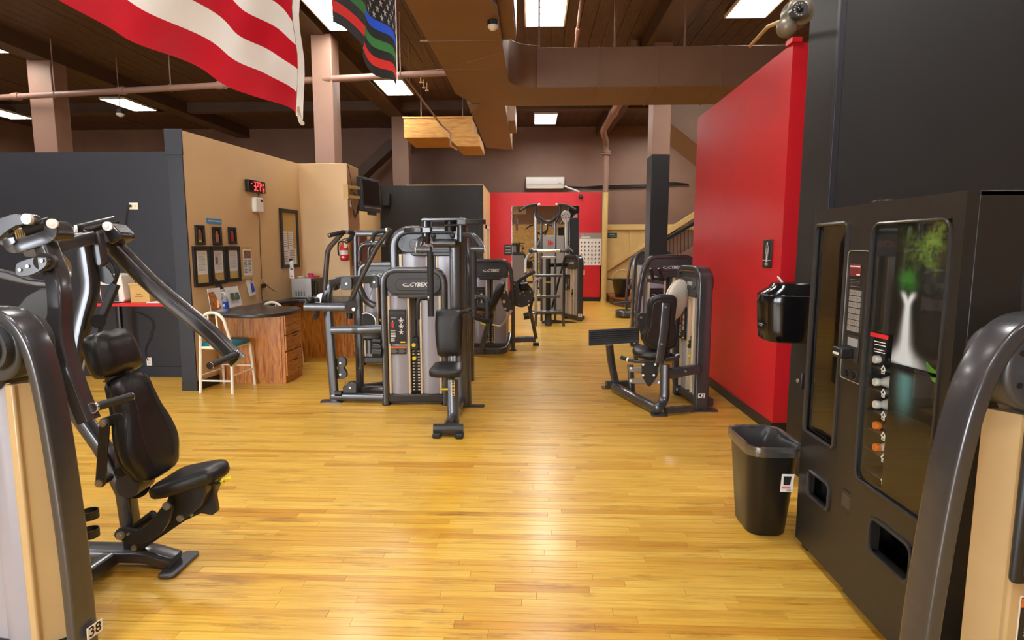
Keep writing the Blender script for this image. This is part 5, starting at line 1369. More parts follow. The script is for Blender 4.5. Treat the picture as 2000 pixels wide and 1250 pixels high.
obj('base_shoe', MB().prism([(x + P(1240, 603, 14.1).x, y + 14.2, 0.02) for x, y in rrect(0.9, 0.5, 0.2, 6)], (0, 0, 0.16)), 'frame', t, 0.04)
obj('base_bar', MB().bar([P(1200, 593, 14.3), P(1250, 588, 14.3)], 0.08, 0.07, (0, 0, 1)), f, t)
t = thing('pillar_weight_tower', 'charcoal weight tower standing just behind the black pillar', 'exercise machine', (2.52, 12.4, 0))
tower(t, W=0.80, H=1.60, bow_l=0.05, detail=2, warn=False, plac=False, stack=False)
obj('weight_roller', MB().cyl(P(1256, 566, 12.1), P(1262, 566, 12.1), 0.14, 16), 'black', t)
# ================================================================= VENDING MACHINE (front faces the room, towards -X)
VX = 1.48
def vy(px, py):
    q = PX(px, py, VX); return q.y, q.z
def vrect(pts):
    q = [vy(*p) for p in pts]
    return min(a for a, b in q), max(a for a, b in q), min(b for a, b in q), max(b for a, b in q)
def vquad(pts, x=VX):
    return [(x, *vy(*p)) for p in pts]
VT, VN, VM, VF = 1.845, 2.08, 2.65, 3.19
M['vend'] = mat('black textured steel', (40, 37, 33), 0.36, var=0.08, scale=30, bump=0.06, bscale=250)
M['vend_trim'] = mat('dark grey bezel', (70, 68, 66), 0.25, var=0.05, metal=0.4)
M['glass_dark'] = glass_mat('smoked vending glass', (0.75, 0.73, 0.70), 0.12)
M['glass'] = glass_mat('clear glass', (0.96, 0.97, 0.96), 0.05)
t = thing('vending_machine', 'tall black vending machine with waterfall print and bottle window by the black wall', 'vending machine', (1.9, 2.56, 0))
def ring_panel(y0, y1, z0, z1, holes, x0, x1):
    """front panel with rectangular openings, from stacked slabs"""
    mb = MB()
    ys = sorted({y0, y1} | {h[0] for h in holes} | {h[1] for h in holes})
    zs = sorted({z0, z1} | {h[2] for h in holes} | {h[3] for h in holes})
    for i in range(len(ys) - 1):
        run = None
        for j in range(len(zs) - 1):
            cy, cz = (ys[i] + ys[i + 1]) / 2, (zs[j] + zs[j + 1]) / 2
            hole = any(h[0] < cy < h[1] and h[2] < cz < h[3] for h in holes)
            if not hole:
                if run is None: run = zs[j]
            if hole and run is not None:
                mb.bb(x0, x1, ys[i], ys[i + 1], run, zs[j]); run = None
        if run is not None:
            mb.bb(x0, x1, ys[i], ys[i + 1], run, zs[-1])
    return mb
g1 = vrect([(1596, 440), (1642, 437), (1629, 870), (1588, 850)])
g2 = vrect([(1712, 425), (1862, 415), (1690, 938)])
g2 = (max(VN + 0.06, 2.14), g2[1], 0.62, 1.755)
b1 = vrect([(1581, 918), (1621, 948), (1618, 998), (1583, 968)])
b2 = vrect([(1707, 1010), (1765, 1052), (1757, 1115), (1708, 1078)])
b2 = (2.20, b2[1], b2[2], b2[3])
obj('cabinet', MB().bb(2.26, 2.30, VN, VF, 0.03, VT).bb(VX + 0.03, 2.30, VN, VN + 0.02, 0.03, VT).bb(VX + 0.03, 2.30, VF - 0.02, VF, 0.03, VT).bb(VX + 0.03, 2.30, VN, VF, VT - 0.02, VT).bb(VX + 0.03, 2.30, VN, VF, 0.03, 0.06).bb(VX + 0.03, 2.30, VM - 0.01, VM + 0.01, 0.06, VT), 'vend', t, 0.004)
dl = obj('door', ring_panel(VM + 0.003, VF, 0.045, VT, [g1, b1], VX, VX + 0.03), 'vend', t)
dr = obj('door', ring_panel(VN, VM - 0.003, 0.045, VT, [g2, b2], VX - 0.012, VX + 0.03), 'vend', t)
def bezel(r, x, rad, th, parent, m='vend_trim', n='bezel'):
    cy, cz = (r[0] + r[1]) / 2, (r[2] + r[3]) / 2
    pts = [(x, cy + a, cz + b) for a, b in rrect(r[1] - r[0], r[3] - r[2], rad, 5)]
    return obj(n, MB().tube(pts, th, 6, closed=True), m, parent)
bezel(g1, VX - 0.004, 0.03, 0.010, dl); bezel(b1, VX - 0.004, 0.03, 0.010, dl); bezel(b2, VX - 0.016, 0.04, 0.008, dr); bezel(g2, VX - 0.015, 0.05, 0.006, dr)
obj('window_pane', MB().bb(VX + 0.010, VX + 0.014, g1[0], g1[1], g1[2], g1[3]), 'glass_dark', dl)
obj('window_backing', MB().bb(VX + 0.022, VX + 0.028, g1[0] - 0.01, g1[1] + 0.01, g1[2] - .01, g1[3] + .01), 'black_gloss', dl)
obj('delivery_flap', MB().bb(VX + 0.05, VX + 0.06, b1[0] - .02, b1[1] + .02, b1[2] - 0.02, b1[3] + 0.02), 'black_gloss', dl)
obj('delivery_flap', MB().prism([(VX + 0.02, b2[0] - .01, b2[3] + 0.01), (VX + 0.02, b2[1] + .01, b2[3] + 0.01), (VX + 0.12, b2[1] + .01, b2[2] - .01), (VX + 0.12, b2[0] - .01, b2[2] - .01)], (0.01, 0, 0)), 'black_gloss', dr)
obj('window_pane', MB().bb(VX - 0.004, VX + 0.0, g2[0], g2[1], g2[2], g2[3]), 'glass', dr)
# print behind the right pane: dark forest with a waterfall; a clear strip is left for the bottles
def forest_mat():
    m = bpy.data.materials.new('forest print'); m.use_nodes = True
    nt = m.node_tree; L = nt.links.new; b = nt.nodes['Principled BSDF']
    g = nt.nodes.new('ShaderNodeNewGeometry')
    n = nt.nodes.new('ShaderNodeTexNoise'); n.inputs['Scale'].default_value = 26; n.inputs['Detail'].default_value = 8; n.inputs['Roughness'].default_value = 0.7
    n2 = nt.nodes.new('ShaderNodeTexNoise'); n2.inputs['Scale'].default_value = 6; n2.inputs['Detail'].default_value = 2
    L(g.outputs['Position'], n.inputs['Vector']); L(g.outputs['Position'], n2.inputs['Vector'])
    r = nt.nodes.new('ShaderNodeValToRGB')
    r.color_ramp.elements[0].position = 0.42; r.color_ramp.elements[0].color = lin((12, 16, 8)) + (1,)
    r.color_ramp.elements[1].position = 0.75; r.color_ramp.elements[1].color = lin((110, 150, 40)) + (1,)
    e = r.color_ramp.elements.new(0.56); e.color = lin((30, 62, 18)) + (1,)
    mu = nt.nodes.new('ShaderNodeMath'); mu.operation = 'MULTIPLY_ADD'; mu.inputs[1].default_value = 0.45
    L(n2.outputs['Fac'], mu.inputs[0]); L(n.outputs['Fac'], mu.inputs[2])
    sb_ = nt.nodes.new('ShaderNodeMath'); sb_.operation = 'SUBTRACT'; sb_.inputs[1].default_value = 0.22
    L(mu.outputs[0], sb_.inputs[0]); L(sb_.outputs[0], r.inputs['Fac'])
    L(r.outputs[0], b.inputs['Base Color']); b.inputs['Roughness'].default_value = 0.5
    return m
M['forest'] = forest_mat()
M['falls'] = mat('waterfall print', (222, 232, 246), 0.5, var=0.12, scale=14)
M['falls_edge'] = mat('pale blue mist print', (120, 140, 176), 0.5, var=0.25, scale=12)
M['pool'] = mat('teal pool print', (70, 112, 120), 0.5, var=0.3, scale=14)
M['grass'] = mat('grass print', (88, 150, 40), 0.5, var=0.5, scale=60)
M['rock'] = mat('dark rock print', (20, 18, 15), 0.5, var=0.3, scale=10)
zs = vy(1712, 648)[1]; ysplit = vy(1739, 700)[0]
fx_ = VX + 0.004
def poster_mat():
    m = bpy.data.materials.new('waterfall poster print'); m.use_nodes = True
    nt = m.node_tree; L = nt.links.new; b = nt.nodes['Principled BSDF']
    g = nt.nodes.new('ShaderNodeNewGeometry'); sp = nt.nodes.new('ShaderNodeSeparateXYZ'); L(g.outputs['Position'], sp.inputs[0])
    Yp, Zp = sp.outputs[1], sp.outputs[2]
    def mt(op, a, bb=0.0, c=0.0):
        n = nt.nodes.new('ShaderNodeMath'); n.operation = op
        for i, x in enumerate((a, bb, c)):
            if isinstance(x, (int, float)): n.inputs[i].default_value = x
            else: L(x, n.inputs[i])
        return n.outputs[0]
    def step(v, e0, e1):
        n = nt.nodes.new('ShaderNodeMapRange'); n.interpolation_type = 'SMOOTHSTEP'
        L(v, n.inputs[0]); n.inputs[1].default_value = e0; n.inputs[2].default_value = e1
        return n.outputs[0]
    def noise(scale, det, vec=None):
        n = nt.nodes.new('ShaderNodeTexNoise'); n.inputs['Scale'].default_value = scale; n.inputs['Detail'].default_value = det; n.inputs['Roughness'].default_value = 0.65
        L(vec or g.outputs['Position'], n.inputs['Vector']); return n.outputs['Fac']
    def mix(f, c0, c1):
        n = nt.nodes.new('ShaderNodeMix'); n.data_type = 'RGBA'; L(f, n.inputs[0])
        for i, x in ((6, c0), (7, c1)):
            if isinstance(x, tuple): n.inputs[i].default_value = lin(x) + (1,)
            else: L(x, n.inputs[i])
        return n.outputs[2]
    yc, zt = vy(1772, 576); yb, zb = vy(1771, 716); yq, zq = vy(1764, 820)
    yg, zg = vy(1818, 470)
    # forest: leafy noise, densest at the upper right, thinning downwards
    n1, n2 = noise(34, 7), noise(7, 3)
    dens = mt('MULTIPLY', step(Zp, zt + 0.0, zt + 0.22), mt('SUBTRACT', 1.25, mt('MULTIPLY', mt('ABSOLUTE', mt('SUBTRACT', Yp, yg)), 5.5)))
    leaf = mt('MULTIPLY', dens, step(mt('ADD', mt('MULTIPLY', n1, 0.6), mt('MULTIPLY', n2, 0.5)), 0.47, 0.72))
    col = mix(leaf, (15, 13, 10), (116, 150, 52))
    moss = mt('MULTIPLY', mt('MULTIPLY', step(mt('ABSOLUTE', mt('SUBTRACT', Zp, zt + 0.055)), 0.07, 0.0), step(mt('ABSOLUTE', mt('SUBTRACT', Yp, yc + 0.01)), 0.09, 0.0)), n1)
    col = mix(moss, col, (70, 170, 60))
    # falling water: forks at the lip, widens and spreads into mist at the foot
    t = step(Zp, zt, zb)
    s = mt('MULTIPLY', step(Zp, zt - 0.05, zt + 0.02), 0.034)
    off = mt('ABSOLUTE', mt('SUBTRACT', mt('ABSOLUTE', mt('SUBTRACT', Yp, yc)), s))
    foot = mt('POWER', step(Zp, zb + 0.14, zb), 3.0)
    wd = mt('ADD', mt('ADD', 0.016, mt('MULTIPLY', t, 0.020)), mt('MULTIPLY', foot, 0.07))
    body = mt('POWER', 2.718, mt('MULTIPLY', -1.0, mt('POWER', mt('DIVIDE', off, wd), 2.0)))
    strk = nt.nodes.new('ShaderNodeMapping'); strk.inputs['Scale'].default_value = (1, 60, 3); L(g.outputs['Position'], strk.inputs[0])
    body = mt('MULTIPLY', body, mt('ADD', 0.85, mt('MULTIPLY', noise(2.0, 3, strk.outputs[0]), 0.7)))
    body = mt('MULTIPLY', mt('MULTIPLY', body, step(Zp, zt + 0.022, zt - 0.012)), step(Zp, zb - 0.012, zb + 0.012))
    cl = nt.nodes.new('ShaderNodeClamp'); L(body, cl.inputs[0])
    col = mix(cl.outputs[0], col, (232, 242, 255))
    pw = mt('POWER', 2.718, mt('MULTIPLY', -1.0, mt('POWER', mt('DIVIDE', mt('SUBTRACT', Yp, yb + 0.01), 0.045), 2.0)))
    pool = mt('MULTIPLY', mt('MULTIPLY', pw, step(Zp, zq - 0.05, zb - 0.05)), step(Zp, zb - 0.02, zb - 0.05))
    pool = mt('MULTIPLY', pool, mt('ADD', 0.45, mt('MULTIPLY', n2, 0.8)))
    cl2 = nt.nodes.new('ShaderNodeClamp'); L(pool, cl2.inputs[0])
    col = mix(cl2.outputs[0], col, (104, 168, 178))
    L(col, b.inputs['Base Color']); b.inputs['Roughness'].default_value = 0.5
    return m
M['poster'] = poster_mat()
pr_ = obj('print_panel', MB().prism([(fx_, g2[0], g2[2]), (fx_, ysplit, g2[2]), (fx_, ysplit, zs), (fx_, g2[1], zs), (fx_, g2[1], g2[3]), (fx_, g2[0], g2[3])], (0.004, 0, 0)), 'poster', t)
def pq(name, pts, m, k=0, parent=None):
    pts = smooth_loop(pts, 4)
    return obj(name, MB().prism(vquad(pts, fx_ - 0.0008 * (k + 1)), (0.0004, 0, 0)), m, parent or pr_)
pq('grass_print', [(1808, 706), (1824, 722), (1842, 716), (1846, 728), (1826, 738), (1838, 750), (1818, 742)], 'grass', 2)
pq('rim_print', [(1738, 708), (1825, 730), (1826, 738), (1738, 716)], 'black_gloss', 2)
# shelves with bottle symbols in the clear strip, coils of bottles behind
cz = vrect([(1712, 648), (1735, 700)])
obj('window_header', MB().prism(vquad([(1703, 648), (1738, 656), (1737, 664), (1702, 656)], VX - 0.006), (0.001, 0, 0)), 'redprint', dr)
hp = MB()
for (a, b_) in ((668, 1732), (674, 1732), (683, 1730), (688, 1731)):
    hp.prism(vquad([(1710, a - 3), (b_, a + 2), (b_, a + 3.5), (1710, a - 1.5)], VX - 0.006), (0.0008, 0, 0))
obj('window_print', hp, 'logo', dr, kind='stuff')
shelf_px = [722, 768, 812, 852, 895, 940]
shelf = []
for y in shelf_px:
    z = vy(1722, y)[1]
    shelf.append(MB().bb(VX + 0.02, 2.2, ysplit - 0.02, VM - 0.012, z - 0.010, z - 0.002))
each('shelf', shelf, 'vend_trim', t, bevel=0.0)
sy = MB()
for y in shelf_px:
    yc, z = vy(1717, y)
    for a, b_, c_, d_ in ((-0.014, 0.0, 0.0, 0.02), (0.014, 0.0, 0.0, 0.02)):
        sy.prism([(VX + 0.016, yc + a * 1.3, z + b_), (VX + 0.016, yc + a * 0.9, z + b_ - 0.003), (VX + 0.016, yc - 0.001, z + 0.015), (VX + 0.016, yc + 0.001, z + 0.02)], (0.002, 0, 0))
    sy.bb(VX + 0.016, VX + 0.018, yc - 0.011, yc + 0.011, z - 0.018, z - 0.014); sy.bb(VX + 0.016, VX + 0.018, yc - 0.011, yc - 0.008, z - 0.014, z + 0.002); sy.bb(VX + 0.016, VX + 0.018, yc + 0.008, yc + 0.011, z - 0.014, z + 0.002)
    sy.bb(VX + 0.016, VX + 0.018, yc - 0.004, yc + 0.004, z - 0.010, z - 0.001)
obj('shelf_symbols', sy, 'logo', t, kind='stuff')
obj('interior_lamp', MB().bb(VX + 0.035, VX + 0.05, ysplit - 0.05, ysplit - 0.035, 0.66, 1.25), 'vend_lamp', t)
obj('interior_back', MB().bb(1.9, 1.92, VN + 0.03, VM - 0.03, 0.1, VT - 0.05), 'vend', t)
M['clear_plastic'] = glass_mat('bottle plastic', (0.86, 0.88, 0.9), 0.3, 0.1)
M['milky'] = mat('milky drink', (222, 216, 204), 0.35)
M['cola'] = mat('brown drink', (70, 42, 26), 0.25)
M['orange_cap'] = mat('orange cap', (236, 120, 40), 0.4)
def bottle(py, body, cap, lab, label):
    q_ = PX(1713, py, VX + 0.04); yc, z = q_.y, q_.z
    t = thing('drink_bottle', label, 'bottle', (VX + 0.2, yc, z - 0.03), 0, 'bottles in the vending machine window')
    Rm = Matrix.Rotation(math.pi / 2, 3, 'Y')
    x0 = VX + 0.045
    obj('body', MB().lathe([(0.015, 0.0), (0.015, 0.012), (0.024, 0.035), (0.032, 0.06), (0.033, 0.12), (0.033, 0.2), (0.028, 0.21)], (x0, yc, z), 18, Rm), body, t)
    obj('cap', MB().lathe([(0.016, -0.018), (0.0175, -0.014), (0.0175, 0.004), (0.016, 0.006)], (x0, yc, z), 16, Rm), cap, t)
    if lab:
        obj('wrapper', MB().lathe([(0.0335, 0.065), (0.0338, 0.07), (0.0338, 0.15), (0.0335, 0.155)], (x0, yc, z), 18, Rm), lab, t)
        mk = MB()
        for k in range(3):
            a = math.radians(100 + k * 35)
            mk.ball((x0 + 0.085 + 0.02 * k, yc - 0.0335 * math.cos(a - 1.2), z + 0.0335 * math.sin(a - 1.2)), 0.008, 6, (1.8, 0.6, 0.6))
        obj('wrapper_print', mk, 'darkblue', t, kind='stuff')
bottle(702, 'clear_plastic', 'white', None, 'dim clear bottle lying at the top of the vending machine window')
bottle(746, 'milky', 'white', 'falls', 'white capped bottle with blue and white wrapper, second from top in the vending window')
bottle(790, 'milky', 'white', 'paper', 'white capped bottle below another one, third from the top in the vending window')
bottle(831, 'cola', 'orange_cap', None, 'orange capped brown drink bottle in the vending machine window')
bottle(874, 'milky', 'orange_cap', None, 'orange capped pale drink bottle, lowest in the vending machine window')
# control panel
cp = vrect([(1658, 492), (1690, 490), (1681, 750), (1648, 738)])
cy, cz_ = (cp[0] + cp[1]) / 2, (cp[2] + cp[3]) / 2
bezel(cp, VX - 0.002, 0.02, 0.0022, dl, 'silver', 'panel_outline')
X1 = VX - 0.001
def vb(name, pts, m, parent=dl, d=0.003):
    r = vrect(pts)
    return obj(name, MB().bb(X1 - d, X1, r[0], r[1], r[2], r[3]), m, parent, min(0.002, d * 0.4))
M['dark_red'] = emis('dim red display', (0.35, 0.0, 0.0), 0.25)
ds = vb('display', [(1662, 516), (1682, 516), (1681, 540), (1662, 538)], 'dark_red')
pt = MB()
r = vrect([(1662, 516), (1682, 540)])
pt.bb(X1 - 0.0045, X1 - 0.003, r[0] + .005, r[1] - .005, r[3] - 0.012, r[3] - 0.006); pt.bb(X1 - 0.0045, X1 - 0.003, r[0] + .002, r[0] + .03, r[2] + 0.004, r[2] + 0.009)
obj('display_print', pt, 'logo', ds, kind='stuff')
pt = MB()
for py, n in ((545, 3), (549, 5), (552, 5), (556, 4), (559, 5)):
    r = vrect([(1662, py), (1662 + n * 3.6, py + 1.5)])
    pt.bb(X1 - 0.001, X1, r[0], r[1], r[2], r[3])
obj('instruction_print', pt, 'greyink', dl, kind='stuff')
keys = []; dg_ = MB()
seq = 'ABCDEFGHJ12345678900C'
kr = vrect([(1661, 567), (1680, 567), (1678, 646), (1659, 646)])
k = 0
for r_ in range(7):
    for c_ in range(3):
        yk = kr[1] - (kr[1] - kr[0]) * (c_ + 0.5) / 3; zk = kr[3] - (kr[3] - kr[2]) * (r_ + 0.5) / 7
        hw_, hh_ = (kr[1] - kr[0]) / 6.8, (kr[3] - kr[2]) / 16.5
        keys.append(MB().bb(X1 - 0.004, X1, yk - hw_, yk + hw_, zk - hh_, zk + hh_))
        text_mb(seq[k], 0.014, (X1 - 0.0042, yk, zk), (0, -1, 0), (0, 0, 1), 0.0003, 0, 0, 'CENTER', 0, dg_); k += 1
each('key', keys, 'silver', dl)
obj('key_letters', dg_, 'ink', dl, kind='stuff', smooth=False)
r = vrect([(1657, 658), (1678, 658), (1676, 708), (1655, 702)])
obj('bill_slot', MB().bb(X1 - 0.003, X1, r[0], r[1], r[2], r[3]), 'vend_trim', dl, 0.001)
obj('bill_picture', MB().bb(X1 - 0.0045, X1 - 0.003, r[0] + .006, r[1] - .006, r[3] - 0.05, r[3] - 0.012), 'greyink', dl)
q = vy(1660, 686)
bs = obj('bill_acceptor', MB().bb(X1 - 0.06, X1, q[0] - 0.035, q[0] + 0.045, q[1] - 0.03, q[1] + 0.02), 'black', dl, 0.008)
obj('acceptor_print', MB().bb(X1 - 0.0615, X1 - 0.06, q[0] - 0.02, q[0] + 0.03, q[1] - 0.015, q[1] - 0.004), 'logo', bs)
for px in (1657, 1670):
    yk, zk = vy(px, 729 + (px - 1657) * 0.3)
    kb = obj('coin_button', MB().cyl((X1, yk, zk), (X1 - 0.02, yk, zk), 0.017, 18), 'black', dl)
    obj('button_ring', MB().lathe([(0.017, 0), (0.022, 0), (0.022, 0.005), (0.017, 0.006)], (X1, yk, zk), 20, Matrix.Rotation(-math.pi / 2, 3, 'Y'), ring=True), 'vend_trim', kb)
r = vrect([(1645, 952), (1665, 968), (1664, 1008), (1644, 985)])
obj('coin_return', MB().bb(X1 - 0.004, X1, r[0], r[1], r[2], r[3]), 'vend', dl, 0.002)
bezel(r, X1 - 0.004, 0.008, 0.002, dl, 'vend_trim', 'coin_return_outline')
obj('coin_flap', MB().bb(X1 - 0.006, X1 - 0.002, r[0] + 0.012, r[1] - 0.014, r[2] + 0.018, r[3] - 0.018), 'vend_trim', dl, 0.002)
q = vy(1579, 748)
lk = obj('door_lock', MB().bb(VX - 0.02, VX + 0.02, VF - 0.0, VF + 0.02, q[1] - 0.05, q[1] + 0.045), 'black', t, 0.006)
obj('lock_barrel', MB().cyl((VX - 0.03, VF + 0.012, q[1]), (VX - 0.036, VF + 0.012, q[1]), 0.011, 12), 'bolt', lk)
each('foot', [MB().bb(VX + 0.03, VX + 0.09, y, y + 0.06, 0, 0.03) for y in (VN + 0.02, VM - 0.08, VM + 0.02, VF - 0.08)] + [MB().bb(2.2, 2.26, y, y + 0.06, 0, 0.03) for y in (VN + 0.02, VF - 0.08)], 'black', t)
obj('top_hinge', MB().bb(VX + 0.01, VX + 0.09, VM - 0.02, VM + 0.05, VT, VT + 0.012), 'vend_trim', t, 0.003)
obj('corner_trim', MB().bb(VX + 0.20, VX + 0.212, VN - 0.004, VN, 0.05, VT), 'vend_trim', t)

# ================================================================= WASTE BIN
bc = V((1.37, 3.425, 0))
t = thing('waste_bin', 'black plastic waste bin with grey liner in front of the vending machine', 'bin', bc)
def ringp(w_, d_, r_, z):
    return [V((bc.x + a, bc.y + b, z)) for a, b in rrect(w_, d_, r_, 5)]
lv_ = [(0.21, 0.29, 0.07, 0.0), (0.225, 0.305, 0.075, 0.012), (0.29, 0.42, 0.09, 0.515), (0.305, 0.435, 0.095, 0.52), (0.305, 0.435, 0.095, 0.54), (0.285, 0.415, 0.085, 0.54), (0.215, 0.295, 0.07, 0.02)]
mb = MB(); rings = [ringp(*l) for l in lv_]; n = len(rings[0])
mb.add([p for r_ in rings for p in r_], [tuple(reversed(range(n)))] + [(j * n + i, j * n + (i + 1) % n, (j + 1) * n + (i + 1) % n, (j + 1) * n + i) for j in range(len(lv_) - 1) for i in range(n)] + [tuple((len(lv_) - 1) * n + i for i in range(n))])
M['bin'] = mat('black bin plastic', (26, 24, 22), 0.3, var=0.05)
obj('body', mb, 'bin', t)
M['liner'] = glass_mat('thin grey liner film', (0.45, 0.44, 0.43), 0.5, 0.2)
_nt = M['liner'].node_tree
_df = _nt.nodes.new('ShaderNodeBsdfDiffuse'); _df.inputs[0].default_value = (0.42, 0.41, 0.40, 1)
_m2 = _nt.nodes.new('ShaderNodeMixShader'); _m2.inputs[0].default_value = 0.10
_o = _nt.nodes['Material Output']; _l = _o.inputs[0].links[0].from_socket
_nt.links.new(_l, _m2.inputs[1]); _nt.links.new(_df.outputs[0], _m2.inputs[2]); _nt.links.new(_m2.outputs[0], _o.inputs[0])
mb = MB(); rg = []
for (w_, d_, z, a_) in ((0.318, 0.448, 0.495, 0.004), (0.32, 0.45, 0.53, 0.004), (0.316, 0.446, 0.55, 0.006), (0.29, 0.42, 0.55, 0.008), (0.275, 0.40, 0.51, 0.012), (0.26, 0.38, 0.44, 0.014), (0.23, 0.34, 0.30, 0.012)):
    rr_ = []
    for i, (a, b) in enumerate(rrect(w_, d_, 0.09, 8)):
        rr_.append(V((bc.x + a * (1 + random.uniform(-a_, a_) * 2), bc.y + b * (1 + random.uniform(-a_, a_) * 2), z + random.uniform(-a_, a_) * 0.7)))
    rg.append(rr_)
n = len(rg[0])
mb.add([p for r_ in rg for p in r_], [(j * n + i, j * n + (i + 1) % n, (j + 1) * n + (i + 1) % n, (j + 1) * n + i) for j in range(len(rg) - 1) for i in range(n)])
obj('liner', mb, M['liner'], t)
st = P(1539, 943, 3.18); sx = V((1, 0.12, 0)).normalized()
so_ = V((1.37 + 0.065, 3.425 - 0.197, 0.34))
su_, sv_ = V((1, 0.0, 0)), V((0, -0.117, 0.993))
stk = obj('label_sticker', MB().prism([so_ + su_ * a + sv_ * b for a, b in ((-0.034, -0.055), (0.034, -0.055), (0.034, 0.055), (-0.034, 0.055))], (0, -0.002, 0)), 'paper', t)
obj('sticker_picture', MB().prism([so_ + V((0, -0.0025, 0)) + su_ * a + sv_ * b for a, b in ((-0.02, -0.012), (0.016, -0.012), (0.02, 0.042), (-0.024, 0.042))], (0, -0.001, 0)), 'ink', stk)
obj('sticker_print', MB().prism([so_ + V((0, -0.0025, 0)) + su_ * a + sv_ * b for a, b in ((-0.028, -0.034), (0.02, -0.034), (0.02, -0.02), (-0.028, -0.02))], (0, -0.001, 0)), 'logo_red', stk)
bcd = MB()
for k in range(6):
    bcd.prism([so_ + V((0, -0.0025, 0)) + su_ * (0.002 + k * 0.004 + a) + sv_ * b for a, b in ((0, -0.05), (0.002, -0.05), (0.002, -0.038), (0, -0.038))], (0, -0.0005, 0))
obj('barcode', bcd, 'ink', stk, kind='stuff')

# ================================================================= WIPE DISPENSER on the black wall end
dx = 1.93
t = thing('wipe_dispenser', 'glossy black wipe dispenser mounted on the end of the black wall', 'dispenser', (1.75, 4.15, 1.17))
cyy, zc0, zc1 = 4.12, 1.075, 1.33
dr_ = [(-0.02, 0.15), (-0.06, 0.16), (-0.20, 0.158), (-0.29, 0.145), (-0.335, 0.10), (-0.345, 0.0), (-0.335, -0.10), (-0.29, -0.145), (-0.20, -0.158), (-0.06, -0.16), (-0.02, -0.15)]
mb = MB(); lay = [(0.90, zc0 - 0.06), (0.94, zc0 - 0.045), (0.97, zc0 + 0.02), (1.0, zc1 - 0.05), (1.0, zc1), (0.985, zc1 + 0.012), (0.80, zc1 + 0.055), (0.74, zc1 + 0.085), (0.5, zc1 + 0.092)]
vs = []; n = len(dr_)
for s_, z in lay:
    vs += [V((dx - 0.005 + a * s_, cyy + b * s_, z)) for a, b in dr_]
mb.add(vs, [tuple(reversed(range(n)))] + [(j * n + i, j * n + (i + 1) % n, (j + 1) * n + (i + 1) % n, (j + 1) * n + i) for j in range(len(lay) - 1) for i in range(n)] + [tuple((len(lay) - 1) * n + i for i in range(n))])
obj('body', mb, 'black_gloss', t, 0.004)
obj('seam', MB().tube([V((dx - 0.005 + a * 1.003, cyy + b * 1.003, zc1 + 0.002)) for a, b in dr_], 0.0025, 6), 'vend_trim', t)
obj('back_plate', MB().bb(dx - 0.025, dx, cyy - 0.13, cyy + 0.13, zc0 - 0.05, zc1 + 0.09), 'black', t, 0.004)
obj('tissue', MB().prism(smooth_path([(dx - 0.22, cyy - 0.01, zc1 + 0.085), (dx - 0.245, cyy - 0.02, zc1 + 0.115), (dx - 0.235, cyy + 0.0, zc1 + 0.125), (dx - 0.20, cyy + 0.01, zc1 + 0.09)], 3), (0, 0.02, 0.004)), 'paper', t)
obj('maker_print', MB().bb(dx - 0.353, dx - 0.35, cyy - 0.055, cyy + 0.015, zc0 + 0.055, zc0 + 0.061).bb(dx - 0.353, dx - 0.35, cyy - 0.045, cyy + 0.015, zc0 + 0.044, zc0 + 0.048), 'greyink', t, kind='stuff')
# ================================================================= MEN SIGN, SWITCH on the red wall
sx_ = 2.15
sgn = thing('restroom_sign', 'black MEN restroom sign with white figure on the red wall edge', 'sign', (sx_ - 0.01, 5.48, 1.45))
c1, c2 = PX(1493.5, 468, sx_), PX(1508, 524, sx_)
y0, y1, z0, z1 = c2.y + .005, c1.y, c2.z, c1.z
obj('board', MB().bb(sx_ - 0.012, sx_, y0, y1, z0, z1), 'black', sgn, 0.006)
ym, zz = (y0 + y1) / 2, z1 - 0.06
fgm = MB(); xx = sx_ - 0.0135
fgm.cyl((xx, ym, zz + 0.022), (xx + .002, ym, zz + 0.022), 0.013, 14)
fgm.bb(xx, xx + .002, ym - 0.026, ym + 0.026, zz - 0.02, zz + 0.005).bb(xx, xx + .002, ym - 0.028, ym - 0.019, zz - 0.075, zz - 0.0).bb(xx, xx + .002, ym + 0.019, ym + 0.028, zz - 0.075, zz - 0.0)
fgm.bb(xx, xx + .002, ym - 0.017, ym - 0.002, zz - 0.145, zz).bb(xx, xx + .002, ym + 0.002, ym + 0.017, zz - 0.145, zz).bb(xx, xx + .002, ym - 0.016, ym + 0.016, zz - 0.08, zz)
obj('figure', fgm, 'white', sgn)
obj('divider', MB().bb(xx, xx + .002, y0 + .004, y1 - .004, z0 + 0.066, z0 + 0.071), 'white', sgn)
obj('lettering', text_mb('MEN', 0.034, (xx, ym, z0 + 0.034), (0, -1, 0), (0, 0, 1), 0.0008, 0, 0.0008), 'white', sgn, smooth=False)
c0 = P(1542, 355, 5.60)
lsw = thing('light_switch', 'pale switch plate glimpsed in the doorway beside the black column', 'switch', (c0.x + 0.03, 5.61, c0.z))
obj('plate', MB().bb(c0.x - 0.01, c0.x + 0.07, 5.608, 5.62, c0.z - 0.06, c0.z + 0.06), 'whitepaint', lsw, 0.003)
obj('toggle', MB().bb(c0.x + 0.022, c0.x + 0.038, 5.598, 5.608, c0.z - 0.015, c0.z + 0.015), 'white', lsw, 0.002)

